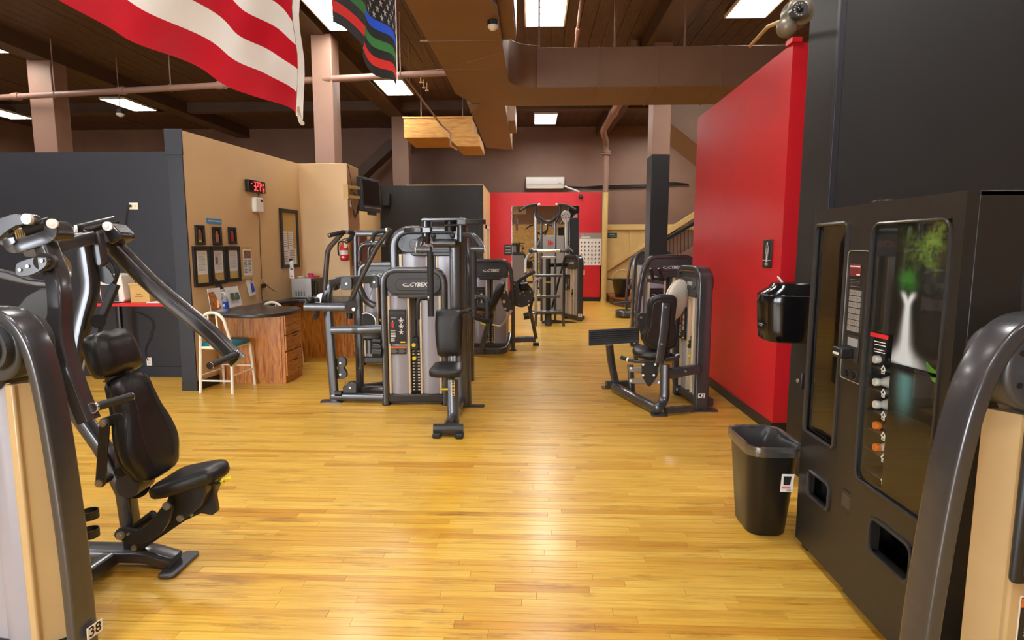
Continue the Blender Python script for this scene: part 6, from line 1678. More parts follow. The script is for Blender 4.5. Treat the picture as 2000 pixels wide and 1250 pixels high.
# ================================================================= FLAGS
def flag_obj(name, label, X, y_far, y_near, z0, z1, wave, rows, colf, ny, nz, mats, parts):
    t = thing(name, label, 'flag', (X, (y_far + y_near) / 2, z0))
    mb = MB(); idx = lambda i, j: i * (nz + 1) + j
    vs = []
    for i in range(ny + 1):
        for j in range(nz + 1):
            u, v = i / ny, j / nz
            x, dy, dz = wave(u, v)
            vs.append(V((X + x, y_far + (y_near - y_far) * u + dy, z0 + (z1 - z0) * v + dz)))
    mb.v = vs
    for i in range(ny):
        for j in range(nz):
            mb.f.append((idx(i, j), idx(i + 1, j), idx(i + 1, j + 1), idx(i, j + 1)))
            mb.m.append(colf((i + 0.5) / ny, (j + 0.5) / nz))
    o = obj('cloth', mb, mats, t)
    return t, (lambda u, v: V((X + wave(u, v)[0], y_far + (y_near - y_far) * u + wave(u, v)[1], z0 + (z1 - z0) * v + wave(u, v)[2])))
def cloth(name, rgb, trans=0.5):
    m = mat(name, rgb, 0.6, var=0.03, scale=5, bump=0.05, bscale=200)
    nt = m.node_tree; b = nt.nodes['Principled BSDF']
    tr = nt.nodes.new('ShaderNodeBsdfTranslucent'); tr.inputs[0].default_value = lin(rgb) + (1,)
    mx = nt.nodes.new('ShaderNodeMixShader'); mx.inputs[0].default_value = trans
    out = nt.nodes['Material Output']
    nt.links.new(b.outputs[0], mx.inputs[1]); nt.links.new(tr.outputs[0], mx.inputs[2]); nt.links.new(mx.outputs[0], out.inputs[0])
    return m
M['flag_red'] = cloth('flag red nylon', (206, 28, 48)); M['flag_white'] = cloth('flag white nylon', (250, 249, 247)); M['flag_blue'] = cloth('flag navy nylon', (30, 44, 110))
M['flag_black'] = cloth('flag black nylon', (26, 26, 26), 0.25); M['line_blue'] = cloth('stripe blue nylon', (40, 90, 226)); M['line_green'] = cloth('stripe green nylon', (60, 130, 70)); M['line_red'] = cloth('stripe red nylon', (226, 50, 44))
FX = P(578, 228, 3.3).x
zf = P(580, 226, 3.3).z
zn = P(95, -2, 1.62).z
def wave_a(u, v):
    w_ = 0.035 * math.sin(u * 9 + v * 2.0) * (0.3 + u) + 0.02 * math.sin(u * 21 + v * 5) * (1 - v)
    w_ += 0.014 * math.sin(u * 34 + v * 16) * (1 - 0.5 * v) + 0.010 * math.sin(u * 12 - v * 22)
    return w_ * 0.8, 0.0, 0.012 * math.sin(u * 17) * (1 - v) - 0.05 * math.sin(u * math.pi) * (1 - v) * 0.3 + (zn - zf) * u * 0.7
def col_a(u, v):
    r_ = int(v * 13)
    if u < 0.4 and v > 6 / 13: return 2
    return 0 if r_ % 2 == 0 else 1
ft, fp_ = flag_obj('striped_flag', 'large red and white striped flag hanging at the upper left', FX, 3.3, 0.9, zf, zf + 1.6, wave_a, 13, col_a, 60, 52, ['flag_red', 'flag_white', 'flag_blue'], None)
hd = MB()
prev = None
for j in range(20):
    a, b = fp_(0, j / 20), fp_(0, (j + 1) / 20)
    hd.add([a + V((0.002, 0, 0)), b + V((0.002, 0, 0)), b + V((0.002, 0.095, 0)), a + V((0.002, 0.095, 0))], [(0, 1, 2, 3)])
obj('header_tape', hd, 'flag_white', ft)
c0 = fp_(0, 0.02) + V((0, 0.028, 0))
obj('grommet', MB().lathe([(0.008, 0), (0.015, 0), (0.015, 0.005), (0.008, 0.006)], c0, 14, Matrix.Rotation(math.pi / 2, 3, 'Y'), ring=True), 'yellow', ft)
obj('tie_cord', MB().tube(smooth_path([c0 + V((0, -0.01, 0.02)), c0 + V((0.004, 0.01, -0.03)), c0 + V((0.0, 0.035, -0.05)), c0 + V((0, 0.06, -0.055))], 4), 0.012, 8), 'flag_white', ft)
each('hanging_cord', [MB().cyl(fp_(u, 1.0), (FX, fp_(u, 1).y, ZC - 0.01), 0.004, 6) for u in (0.02, 0.5, 0.98)], 'white', ft)
X2 = P(775, 180, 4.0).x
za = P(776, 176, 4.0).z
zb_ = P(657, 72, 2.75).z
def wave_b(u, v):
    return 0.05 * math.sin(u * 8.5 + 1.0 + v * 1.0) * min(1, u * 3) , 0.02 * math.sin(v * 6) * u, 0.05 * u * math.sin(u * 3) * (1 - v) + (zb_ - za) * u * 0.55 + 0.02 * math.sin(u * 14) * (1 - v)
def col_b(u, v):
    r_ = int(v * 13)
    if u < 0.42 and v > 6 / 13: return 0
    return {1: 3, 3: 2, 5: 1, 7: 4, 9: 4, 11: 4}.get(r_, 0)
ft2, fq = flag_obj('thin_line_flag', 'small black flag with blue, green and red stripes and white stars', X2, 4.0, 2.76, za, za + 0.70, wave_b, 13, col_b, 52, 52, ['flag_black', 'line_blue', 'line_green', 'line_red', 'flag_white'], None)
star = []
sm = MB()
for r_ in range(9):
    for c_ in range(6 if r_ % 2 == 0 else 5):
        u = 0.42 * (c_ + (0.5 if r_ % 2 == 0 else 1.0)) / 6; v = 6 / 13 + (7 / 13) * (r_ + 0.6) / 9
        c = fq(u, v); e1 = (fq(u + 0.01, v) - c).normalized(); e2 = (fq(u, v + 0.01) - c).normalized(); nn = e1.cross(e2).normalized()
        for sd in (-1, 1):
            pts = []
            for k in range(10):
                rr_ = 0.026 if k % 2 == 0 else 0.010
                a = math.pi / 2 + k * math.pi / 5
                pts.append(c + e1 * rr_ * math.cos(a) + e2 * rr_ * math.sin(a) + nn * 0.004 * sd)
            sm.add(pts, [tuple(range(10))])
obj('star_print', sm, 'flag_white', ft2, smooth=False, kind='stuff')
hd = MB()
for j in range(20):
    a, b = fq(0, j / 20), fq(0, (j + 1) / 20)
    hd.add([a + V((0.002, 0, 0)), b + V((0.002, 0, 0)), b + V((0.002, 0.03, 0)), a + V((0.002, 0.03, 0))], [(0, 1, 2, 3)])
obj('header_tape', hd, 'flag_white', ft2)
each('hanging_cord', [MB().cyl(fq(u, 1.0), (X2, fq(u, 1).y, DZ), 0.003, 6) for u in (0.02, 0.98)], 'white', ft2)
# ================================================================= things on the tan partition
WD = (a1 - a0).normalized(); WN = V((WD.y, -WD.x, 0))
def onwall(px, py, off=0.0, o=None, n=None):
    o = (a0 if o is None else V(o)); n = WN if n is None else V(n)
    d = ray(px, py); c = V((0, 0, CAM_H))
    k = ((o + n * off) - c).dot(n) / d.dot(n)
    return c + d * k
class Wall:
    def __init__(s, o, u, n):
        s.o, s.u, s.n = V(o), V(u).normalized(), V(n).normalized()
    def uv(s, px, py, off=0.0):
        q = onwall(px, py, off, s.o, s.n); return (q - s.o).dot(s.u), q.z
    def pt(s, u, z, off=0.0):
        return s.o + s.u * u + V((0, 0, z)) + s.n * off
    def rect(s, x0, y0, x1, y1, off=0.0):
        ym, xm = (y0 + y1) / 2, (x0 + x1) / 2
        ua, ub = s.uv(x0, ym, off)[0], s.uv(x1, ym, off)[0]
        return min(ua, ub), max(ua, ub), s.uv(xm, y1, off)[1], s.uv(xm, y0, off)[1]
    def slab(s, r, o0, o1, mb=None):
        mb = mb or MB()
        return mb.prism([s.pt(r[0], r[2], o0), s.pt(r[1], r[2], o0), s.pt(r[1], r[3], o0), s.pt(r[0], r[3], o0)], s.n * (o1 - o0))
    def sub(s, r, a, b, c, d):
        w_, h_ = r[1] - r[0], r[3] - r[2]
        return (r[0] + w_ * a, r[0] + w_ * b, r[2] + h_ * c, r[2] + h_ * d)
WT = Wall(a0, WD, WN)
def picture(name, box, label, cat, group, border, inner, wall=WT, bm='black'):
    r = wall.rect(*box)
    t = thing(name, label, cat, wall.pt((r[0] + r[1]) / 2, r[2]), 0, group)
    bw, bh = border / (r[1] - r[0]), border / (r[3] - r[2])
    fr = MB()
    for q in ((0, 1, 0, bh), (0, 1, 1 - bh, 1), (0, bw, bh, 1 - bh), (1 - bw, 1, bh, 1 - bh)):
        wall.slab(wall.sub(r, *q), 0.0, 0.028, fr)
    obj('frame', fr, bm, t, 0.004)
    obj('backing', wall.slab(wall.sub(r, bw, 1 - bw, bh, 1 - bh), 0.0, 0.012), inner, t)
    return t, r, wall
def lines(t, wall, r, n, off, m='greyink', ragged=True, name='print'):
    mb = MB()
    for k in range(n):
        z0 = 1 - (k + 1) / (n + 1)
        wall.slab(wall.sub(r, 0.0, 1.0 - (0.25 * ((k * 7) % 5) / 5 if ragged else 0), z0, z0 + 0.35 / (n + 1)), off, off + 0.0006, mb)
    obj(name, mb, m, t, smooth=False, kind='stuff')
M['skin'] = mat('photo tan tone', (196, 130, 84), 0.5, var=0.3, scale=30)
M['photo_dark'] = mat('photo dark tone', (40, 24, 20), 0.4, var=0.6, scale=30)
M['photo_red'] = mat('photo red tone', (196, 50, 56), 0.5, var=0.3, scale=30)
M['photo_mix'] = mat('photo mixed tone', (140, 96, 70), 0.5, var=0.7, scale=45)
M['food'] = mat('food photo', (190, 120, 46), 0.5, var=0.7, scale=40)
M['photo_green'] = mat('photo green tone', (70, 100, 60), 0.5, var=0.6, scale=40)
pics = [((380, 440, 397, 478), 'small dark framed photo of several people, leftmost under the blue strip', 0), ((414, 443, 430, 479), 'small dark framed photo of a tan figure, middle under the blue strip', 1), ((445, 444, 459, 476), 'small dark framed photo of a figure in red, rightmost of three', 2)]
for box, lb, k in pics:
    t, r, w_ = picture('photo_frame', box, lb, 'picture', 'small framed photos on the tan wall', 0.03, 'photo_dark')
    q = w_.sub(r, 0.3, 0.72, 0.16, 0.6)
    obj('photo_print', w_.slab(q, 0.012, 0.0128), ['photo_mix', 'skin', 'photo_red'][k], t)
    q = w_.sub(r, 0.38, 0.62, 0.6, 0.78)
    obj('photo_print', w_.slab(q, 0.012, 0.0128), 'skin', t)
    if k == 0:
        obj('photo_print', w_.slab(w_.sub(r, 0.3, 0.7, 0.12, 0.22), 0.0128, 0.0134), 'yellow', t)
for box, lb, k in (((376, 481, 409, 560), 'large black framed letter on tan mat, nearest the charcoal wall end', 0), ((410, 481, 439, 555), 'large black framed page with a small photo, middle of the three', 1), ((440, 481, 467, 550), 'large black framed letter, rightmost of the three beside the tan board', 2)):
    t, r, w_ = picture('document_frame', box, lb, 'picture', 'large framed pages on the tan wall', 0.045, 'cork')
    pgr = w_.sub(r, 0.22, 0.82, 0.30, 0.88)
    obj('page', w_.slab(pgr, 0.012, 0.0135), 'paper', t)
    lines(t, w_, w_.sub(pgr, 0.12, 0.88, 0.12, 0.92), 16, 0.0136)
    if k == 1:
        obj('page_photo', w_.slab(w_.sub(pgr, 0.14, 0.42, 0.42, 0.74), 0.0143, 0.015), 'photo_mix', t)
r = WT.rect(468, 481, 491, 545)
t = thing('notice_board', 'narrow tan board holding a printed flyer, right of the framed pages', 'notice board', WT.pt(r[0], r[2]))
obj('board', WT.slab(r, 0, 0.015), 'stair', t, 0.003)
pg = WT.rect(473, 487, 490, 538)
obj('flyer', WT.slab(pg, 0.015, 0.0165), 'paper', t)
obj('flyer_photo', WT.slab(WT.sub(pg, 0.1, 0.9, 0.66, 0.95), 0.0165, 0.0172), 'photo_mix', t)
lines(t, WT, WT.sub(pg, 0.08, 0.45, 0.05, 0.62), 9, 0.0166, 'ink'); lines(t, WT, WT.sub(pg, 0.55, 0.92, 0.05, 0.62), 9, 0.0166, 'ink')
r = WT.rect(478, 538, 494, 579)
t = thing('wall_flyer', 'loose white flyer with a blue figure hanging under the tan board', 'flyer', WT.pt(r[0], r[2]))
obj('sheet', MB().prism([WT.pt(r[0], r[3], 0.002), WT.pt(r[1], r[3] - 0.005, 0.002), WT.pt(r[1] + 0.02, r[2] + 0.02, 0.02), WT.pt(r[0] + 0.06, r[2], 0.02)], WN * 0.0015), 'paper', t)
obj('figure_print', MB().prism([WT.pt(r[0] + 0.11, r[2] + 0.19, 0.016), WT.pt(r[0] + 0.17, r[2] + 0.17, 0.016), WT.pt(r[0] + 0.2, r[2] + 0.06, 0.023), WT.pt(r[0] + 0.12, r[2] + 0.05, 0.023)], WN * 0.001), 'darkblue', t)
obj('figure_print', MB().prism([WT.pt(r[0] + 0.12, r[2] + 0.25, 0.012), WT.pt(r[0] + 0.155, r[2] + 0.25, 0.012), WT.pt(r[0] + 0.16, r[2] + 0.19, 0.016), WT.pt(r[0] + 0.12, r[2] + 0.19, 0.016)], WN * 0.001), 'skin', t)
r = WT.rect(403, 427, 432, 437)
t = thing('blue_sign_strip', 'small blue strip sign with white lettering above the framed photos', 'sign', WT.pt(r[0], r[2]))
obj('strip', WT.slab(r, 0, 0.006), 'blue', t)
obj('lettering', text_mb('PERSONAL TRAINERS', (r[1] - r[0]) * 0.088, WT.pt((r[0] + r[1]) / 2, (r[2] + r[3]) / 2, 0.0065), WD, (0, 0, 1), 0.0006, 0, 0.0008), 'logo', t, smooth=False)
# wall clock with red digits
r = WT.rect(478, 353, 511, 376)
t = thing('digital_clock', 'black digital wall clock with red glowing digits high on the tan wall', 'clock', WT.pt(r[0], r[2]))
CLOCK = t
obj('case', WT.slab(r, 0, 0.06), 'black', t, 0.008)
obj('face', WT.slab(WT.sub(r, 0.03, 0.97, 0.06, 0.94), 0.058, 0.061), 'black_gloss', t)
def seg7(mb, ch, u0, z0, w_, h_, th):
    S = {'3': 'abgcd', '2': 'abged', '7': 'abc', '1': 'bc', '9': 'abfgcd', '4': 'fgbc', '-': 'g', 'P': 'abfge', 'F': 'afge', 'C': 'afed'}[ch]
    P_ = {'a': (0, 1, 1, 1), 'g': (0, .5, 1, .5), 'd': (0, 0, 1, 0), 'f': (0, .5, 0, 1), 'b': (1, .5, 1, 1), 'e': (0, 0, 0, .5), 'c': (1, 0, 1, .5)}
    for s_ in S:
        x0, y0, x1_, y1_ = P_[s_]
        WT.slab((u0 + x0 * w_ - th, u0 + x1_ * w_ + th, z0 + y0 * h_ - th, z0 + y1_ * h_ + th), 0.0612, 0.0622, mb)
w_, h_ = r[1] - r[0], r[3] - r[2]
dm = MB()
for ch, fx0 in (('3', 0.30), ('2', 0.44), ('7', 0.57)):
    seg7(dm, ch, r[0] + w_ * fx0, r[2] + h_ * 0.16, w_ * 0.08, h_ * 0.68, w_ * 0.011)
seg7(dm, '-', r[0] + w_ * 0.14, r[2] + h_ * 0.28, w_ * 0.05, h_ * 0.8, w_ * 0.009)
for ch, fx0, fz0 in (('F', 0.72, 0.52), ('P', 0.82, 0.52), ('1', 0.76, 0.12), ('9', 0.84, 0.12)):
    seg7(dm, ch, r[0] + w_ * fx0, r[2] + h_ * fz0, w_ * 0.045, h_ * 0.28, w_ * 0.007)
obj('digits', dm, 'led', t, smooth=False, kind='stuff')
r = WT.rect(491, 386, 506, 415)
t = thing('air_freshener', 'white automatic air freshener on the tan wall below the clock', 'dispenser', WT.pt(r[0], r[2]))
obj('body', WT.slab(r, 0, 0.07), 'white', t, 0.015)
obj('sensor', WT.slab(WT.sub(r, 0.6, 0.85, 0.72, 0.86), 0.07, 0.073), 'black', t)
r = WT.rect(506, 546, 515, 563)
t = thing('wall_outlet', 'cream wall outlet with black plug above the black counter', 'outlet', WT.pt(r[0], r[2]))
obj('plate', WT.slab(r, 0, 0.008), 'stair', t, 0.002)
obj('plug', WT.slab(WT.sub(r, 0.3, 0.85, 0.06, 0.5), 0.008, 0.05), 'black', t, 0.004)
def wire(pts, rad=0.004, m='black', off=0.008):
    return MB().tube(smooth_path([onwall(x, y, off) for x, y in pts], 5), rad, 6)
obj('power_cord', wire([(504, 375), (505, 400), (507, 440), (508, 480), (510, 520), (511, 545)]), 'black', CLOCK)
obj('counter_cord', wire([(511, 561), (511, 575), (513, 588), (519, 588), (522, 586)], 0.005, 'black', 0.02), 'black', t)
# cork board
t, r, w_ = picture('cork_board', (547, 409, 581, 523), 'tall black framed cork board with pinned papers near the booth corner', 'notice board', None, 0.05, 'cork')
for k, (a, b, c, d) in enumerate(((0.10, 0.36, 0.30, 0.62), (0.42, 0.68, 0.32, 0.62), (0.10, 0.40, 0.06, 0.31), (0.40, 0.82, 0.06, 0.33))):
    q = w_.sub(r, a, b, c, d)
    pgq = obj('pinned_page', w_.slab(q, 0.012 + k * 0.001, 0.0135 + k * 0.001), 'paper', t)
    mb = MB()
    for j in range(7):
        z0 = 0.85 - j * 0.11
        w_.slab(w_.sub(q, 0.12, 0.85 - 0.2 * (j % 3) / 3, z0, z0 + 0.04), 0.0135 + k * 0.001, 0.0141 + k * 0.001, mb)
    obj('print', mb, 'greyink', pgq, smooth=False, kind='stuff')
# ================================================================= fittings of the pier: extinguisher, cabinet, television
c0 = P(672, 492, 9.13)
t = thing('fire_extinguisher', 'red fire extinguisher with white label hung on the tan pier', 'fire extinguisher', V((c0.x, 9.13, c0.z - 0.15)))
cz0 = P(672, 509, 9.13).z; cz1 = P(672, 478, 9.13).z
obj('cylinder', MB().lathe([(0.05, cz0), (0.062, cz0 + 0.015), (0.064, cz0 + 0.03), (0.064, cz1 - 0.05), (0.045, cz1 - 0.01), (0.02, cz1 + 0.005), (0.02, cz1 + 0.03)], (c0.x, 9.13, 0), 20), 'redprint', t)
obj('label', MB().lathe([(0.0648, cz0 + 0.09), (0.065, cz0 + 0.09), (0.065, cz0 + 0.16), (0.0648, cz0 + 0.16)], (c0.x, 9.13, 0), 20), 'white', t)
obj('diamond', MB().prism([(c0.x - 0.03, 9.066, cz0 + 0.055), (c0.x, 9.066, cz0 + 0.04), (c0.x + 0.03, 9.066, cz0 + 0.055), (c0.x, 9.066, cz0 + 0.07)], (0, -0.002, 0)), 'white', t)
obj('valve', MB().cyl((c0.x, 9.13, cz1 + 0.02), (c0.x, 9.13, cz1 + 0.06), 0.016, 10).bar([(c0.x - 0.03, 9.13, cz1 + 0.075), (c0.x + 0.06, 9.12, cz1 + 0.10)], 0.02, 0.012), 'black', t)
obj('hose', MB().tube(smooth_path([(c0.x - 0.01, 9.12, cz1 + 0.05), (c0.x - 0.07, 9.12, cz1 + 0.04), (c0.x - 0.09, 9.12, cz1 - 0.06), (c0.x - 0.08, 9.12, cz1 - 0.17)], 4), 0.012, 8), 'rubber', t)
obj('bracket', MB().bb(c0.x - 0.03, c0.x + 0.03, 9.18, 9.20, cz0, cz1), 'silver', t)
obj('yellow_tag', MB().bb(c0.x + 0.02, c0.x + 0.07, 9.06, 9.063, cz1 - 0.05, cz1 + 0.03), 'pole', t)
zc_, zd_ = P(694, 520, 9.4).z, P(694, 450, 9.4).z
t = thing('wall_cabinet', 'reddish brown wooden box cabinet on the side of the tan pier', 'cabinet', (-2.81, 9.5, zc_))
obj('body', MB().bb(-2.87, -2.75, 9.33, 9.75, zc_, zd_), 'cabinet', t, 0.006)
obj('door', MB().bb(-2.755, -2.735, 9.35, 9.73, zc_ + 0.02, zd_ - 0.02), 'cabinet', t, 0.006)
obj('side_panel', MB().bb(-2.86, -2.76, 9.322, 9.33, zc_ + 0.03, zd_ - 0.03), 'cabinet', t, 0.003)
# television
t = thing('television', 'black flat television on a tan swing bracket beside the pier', 'television', (-2.72, 9.7, 2.24))
A_, B_ = V((-2.735, 9.40, 0)), V((-2.60, 10.0, 0))
td_ = (B_ - A_).normalized(); tn_ = V((td_.y, -td_.x, 0))
def tvq(u0, u1, z0, z1, o0, o1, tilt=0.06):
    L_ = (B_ - A_).length
    f_ = lambda u, z, o: A_ + td_ * (u * L_) + V((0, 0, z)) + tn_ * (o - (z - 2.24) * tilt)
    mb = MB(); vs = [f_(u, z, o) for o in (o0, o1) for (u, z) in ((u0, z0), (u1, z0), (u1, z1), (u0, z1))]
    return mb.add(vs, [(3, 2, 1, 0), (4, 5, 6, 7), (0, 1, 5, 4), (1, 2, 6, 5), (2, 3, 7, 6), (3, 0, 4, 7)])
obj('case', tvq(0, 1, 2.24, 2.78, -0.03, 0.06), 'black', t, 0.012)
obj('screen', tvq(0.06, 0.94, 2.34, 2.74, 0.058, 0.063), 'black_gloss', t)
obj('bezel_strip', tvq(0.05, 0.95, 2.30, 2.31, 0.058, 0.064), 'silver', t)
obj('speaker_bar', tvq(0.35, 0.75, 2.19, 2.24, 0.0, 0.04), 'black', t, 0.006)
pz0, pz1 = P(672, 389, 9.2).z, P(672, 360, 9.2).z
obj('wall_plate', MB().bb(-2.93, -2.865, 9.17, 9.2, pz0, pz1).bb(-2.87, -2.85, 9.17, 9.30, pz0, pz1), 'stair', t, 0.003)
for z in (pz0 + 0.04, pz1 - 0.04):
    obj('swing_arm', MB().bar([(-2.86, 9.2, z), (-2.72, 9.45, z), (-2.77, 9.62, z)], 0.03, 0.05, (0, 0, 1)), 'stair', t)
for k in range(3):
    obj('cable', MB().tube(smooth_path([(-2.84, 9.25, 2.36 + k * 0.03), (-2.80, 9.3, 2.20 - k * 0.04), (-2.77, 9.38, 2.22 + k * 0.05), (-2.76, 9.42, 2.42), (-2.82, 9.32, 2.52)], 5), 0.006, 6), 'black', t)
obj('socket', MB().bb(-2.87, -2.845, 9.30, 9.36, 2.30, 2.42), 'whitepaint', t)
obj('top_cord', MB().tube([(-2.868, 9.25, 2.94), (-2.862, 9.35, 2.75), (-2.86, 9.40, 2.55)], 0.004, 6), 'black', t)
c0, c1 = P(748, 378, 15.9), P(763, 403, 15.9)
t = thing('wall_speaker', 'small black loudspeaker on the far black partition near its left end', 'speaker', V((c0.x, 15.9, c1.z)))
obj('case', MB().bb(c0.x, c1.x, 15.78, 15.99, c1.z, c0.z), 'black', t, 0.015)
obj('grille', MB().bb(c0.x + 0.02, c1.x - 0.02, 15.768, 15.782, c1.z + 0.03, c0.z - 0.02), 'rubber', t)
obj('badge', MB().bb((c0.x + c1.x) / 2 - 0.012, (c0.x + c1.x) / 2 + 0.012, 15.764, 15.768, c1.z + 0.04, c1.z + 0.05), 'silver', t)
# ================================================================= COUNTER, DESKS
CZ = 0.90
t = thing('counter_desk', 'curved black topped oak desk counter along the tan partition', 'desk', (-3.4, 7.3, 0))
top = smooth_path([(-3.86, 6.80, 0), (-3.70, 6.66, 0), (-3.45, 6.60, 0), (-3.2, 6.60, 0), (-3.0, 6.70, 0), (-2.90, 6.95, 0), (-2.92, 7.30, 0)], 5)
top = [(p.x, p.y) for p in top] + [(-3.05, 7.52), (-3.40, 7.58), (-3.54, 7.68), (-3.56, 8.30), (-3.42, 8.48), (-3.1, 8.55), (-2.62, 8.55), (-2.60, 9.19), (-3.62, 9.19), (-3.71, 8.4), (-3.80, 7.5)]
obj('worktop', MB().prism([(x, y, CZ - 0.045) for x, y in top], (0, 0, 0.045)), 'counter', t, 0.008)
obj('front_panel', MB().bb(-3.85, -3.06, 6.98, 7.0, 0, CZ - 0.045), 'oak', t)
def drawers(x1, y0, y1, hx, parent):
    obj('cabinet_body', MB().bb(hx, x1 - 0.02, y0, y1, 0.0, CZ - 0.045), 'oak', parent)
    for z0, z1, hz in ((0.60, 0.845, 0.61), (0.345, 0.59, 0.57) if False else (0.40, 0.59, 0.565), (0.09, 0.385, 0.26)):
        d_ = obj('drawer', MB().bb(x1 - 0.02, x1, y0 + 0.01, y1 - 0.01, z0, z1), 'oak_h', parent, 0.003)
        ym = (y0 + y1) / 2
        obj('pull', MB().tube([(x1, ym - 0.05, hz), (x1 + 0.02, ym - 0.05, hz), (x1 + 0.02, ym + 0.05, hz), (x1, ym + 0.05, hz)], 0.005, 6, 0.01), 'black', d_)
drawers(-3.0, 6.99, 7.50, -3.1, t)
t = thing('rear_desk', 'oak desk cabinet under the counter in front of the pier', 'desk', (-3.1, 8.9, 0))
obj('front_panel', MB().bb(-3.6, -2.80, 8.72, 8.74, 0, CZ - 0.047), 'oak', t)
drawers(-2.70, 8.74, 9.17, -2.80, t)
# microwave
t = thing('microwave', 'silver sided microwave with black door on the counter corner', 'microwave', (-3.35, 8.95, CZ))
m0, m1, mz0, mz1 = -3.62, -3.32, CZ + 0.012, CZ + 0.30
obj('case', MB().bb(m0, m1, 8.72, 9.17, mz0, mz1), 'silver', t, 0.004)
obj('door', MB().bb(m1, m1 + 0.03, 8.72, 9.17, mz0, mz1), 'black_gloss', t, 0.006)
obj('door_window', MB().bb(m1 + 0.03, m1 + 0.033, 8.86, 9.14, mz0 + 0.05, mz1 - 0.05), 'frame_dark', t)
obj('handle', MB().tube([(m1 + 0.03, 8.83, mz0 + 0.04), (m1 + 0.055, 8.83, mz0 + 0.05), (m1 + 0.055, 8.83, mz1 - 0.05), (m1 + 0.03, 8.83, mz1 - 0.04)], 0.008, 8, 0.01), 'black', t)
vt = MB()
for i in range(4):
    for j in range(4):
        vt.bb(m0 + 0.06 + i * 0.04, m0 + 0.08 + i * 0.04, 8.717, 8.7205, mz0 + 0.03 + j * 0.022, mz0 + 0.042 + j * 0.022)
obj('vent_slots', vt, 'ink', t, kind='stuff')
each('foot', [MB().cyl((x, y, CZ), (x, y, mz0), 0.012, 8) for x in (m0 + 0.04, m1 - 0.03) for y in (8.76, 9.12)], 'black', t)
obj('power_cord', MB().tube(smooth_path([onwall(513, 552, 0.05), onwall(520, 556, 0.05), onwall(532, 566, 0.08), P(548, 572, 8.78)], 5), 0.006, 6), 'black', t)
t = thing('pink_cup', 'magenta plastic cup on top of the microwave', 'cup', (-3.42, 8.98, mz1))
obj('cup_body', MB().lathe([(0.03, mz1), (0.038, mz1 + 0.07), (0.034, mz1 + 0.07), (0.027, mz1 + 0.01)], (-3.42, 8.98, 0), 16), 'magenta', t)
obj('handle', MB().tube([(-3.385, 8.97, mz1 + 0.06), (-3.36, 8.96, mz1 + 0.05), (-3.36, 8.96, mz1 + 0.025), (-3.388, 8.97, mz1 + 0.015)], 0.006, 6, 0.01), 'magenta', t)
t = thing('white_dish', 'small white dish on the microwave beside the pink cup', 'dish', (-3.52, 8.85, mz1))
obj('bowl', MB().lathe([(0.03, mz1), (0.055, mz1 + 0.022), (0.05, mz1 + 0.022), (0.025, mz1 + 0.006)], (-3.52, 8.85, 0), 18), 'white', t)
tag(obj('red_box', MB().bb(-3.40, -3.34, 9.03, 9.15, mz1, mz1 + 0.025), 'photo_red', None, 0.004), 'flat red packet lying at the right rear edge of the microwave top', 'box')
t = thing('standing_card', 'tall white printed card standing in front of the cork board', 'card', P(569, 548, 8.77))
q0, q1 = P(564.5, 505, 8.77), P(574.5, 547, 8.77)
obj('card_sheet', MB().bb(q0.x, q1.x, 8.765, 8.769, mz1, q0.z), 'paper', t)
obj('card_stripe', MB().prism([(q0.x, 8.7645, q0.z), (q1.x, 8.7645, q0.z), (q1.x, 8.7645, q0.z - 0.02), (q0.x, 8.7645, q0.z - 0.05)], (0, -0.0005, 0)), 'photo_dark', t)
obj('card_text', MB().bb(q0.x + 0.015, q1.x - 0.015, 8.7635, 8.7645, mz1 + 0.13, mz1 + 0.15).bb(q0.x + 0.02, q1.x - 0.02, 8.7635, 8.7645, mz1 + 0.17, mz1 + 0.175), 'ink', t, kind='stuff')
obj('card_mark', MB().bb(q0.x + 0.012, q1.x - 0.02, 8.7635, 8.7645, mz1 + 0.02, mz1 + 0.045), 'logo_red', t)
# things at the left end of the counter
def stand_sheet(mb, x0, y0, x1, y1, z0, z1, lean, th=0.004):
    a, b = V((x0, y0, z0)), V((x1, y1, z0)); n_ = V((-(y1 - y0), x1 - x0, 0)).normalized()
    return mb.prism([a, b, b + n_ * lean + V((0, 0, z1 - z0)), a + n_ * lean + V((0, 0, z1 - z0))], n_ * th)
p0, p1 = FL(413, 613, CZ), FL(437, 608, CZ)
t = thing('food_menu_stand', 'upright card with food photo at the left end of the counter', 'menu', p0)
zt = P(424, 563, (p0.y + p1.y) / 2).z
obj('card_sheet', stand_sheet(MB(), p0.x, p0.y, p1.x, p1.y, CZ, zt, 0.03), 'paper', t)
obj('food_photo', stand_sheet(MB(), p0.x + 0.005, p0.y - 0.004, p1.x - 0.005, p1.y - 0.004, CZ + 0.04, zt - 0.04, 0.026, 0.002), 'food', t)
obj('drink_photo', MB().prism([(p0.x + 0.075, p0.y - 0.004, CZ + 0.07), (p0.x + 0.10, p0.y - 0.004, CZ + 0.07), (p0.x + 0.105, p0.y + 0.008, CZ + 0.16), (p0.x + 0.07, p0.y + 0.008, CZ + 0.16)], (0, -0.001, 0)), 'skin', t)
p2 = FL(441, 607, CZ)
t = thing('sanitizer_bottle', 'clear pump bottle with blue label on the counter', 'bottle', p2)
h_ = P(441, 577, p2.y).z - CZ
obj('body', MB().lathe([(0.032, CZ), (0.034, CZ + 0.01), (0.034, CZ + h_ * 0.7), (0.028, CZ + h_ * 0.85), (0.012, CZ + h_)], (p2.x, p2.y, 0), 18), 'shroud', t)
obj('label', MB().lathe([(0.0343, CZ + 0.025), (0.0347, CZ + 0.025), (0.0347, CZ + h_ * 0.6), (0.0343, CZ + h_ * 0.6)], (p2.x, p2.y, 0), 18), 'darkblue', t)
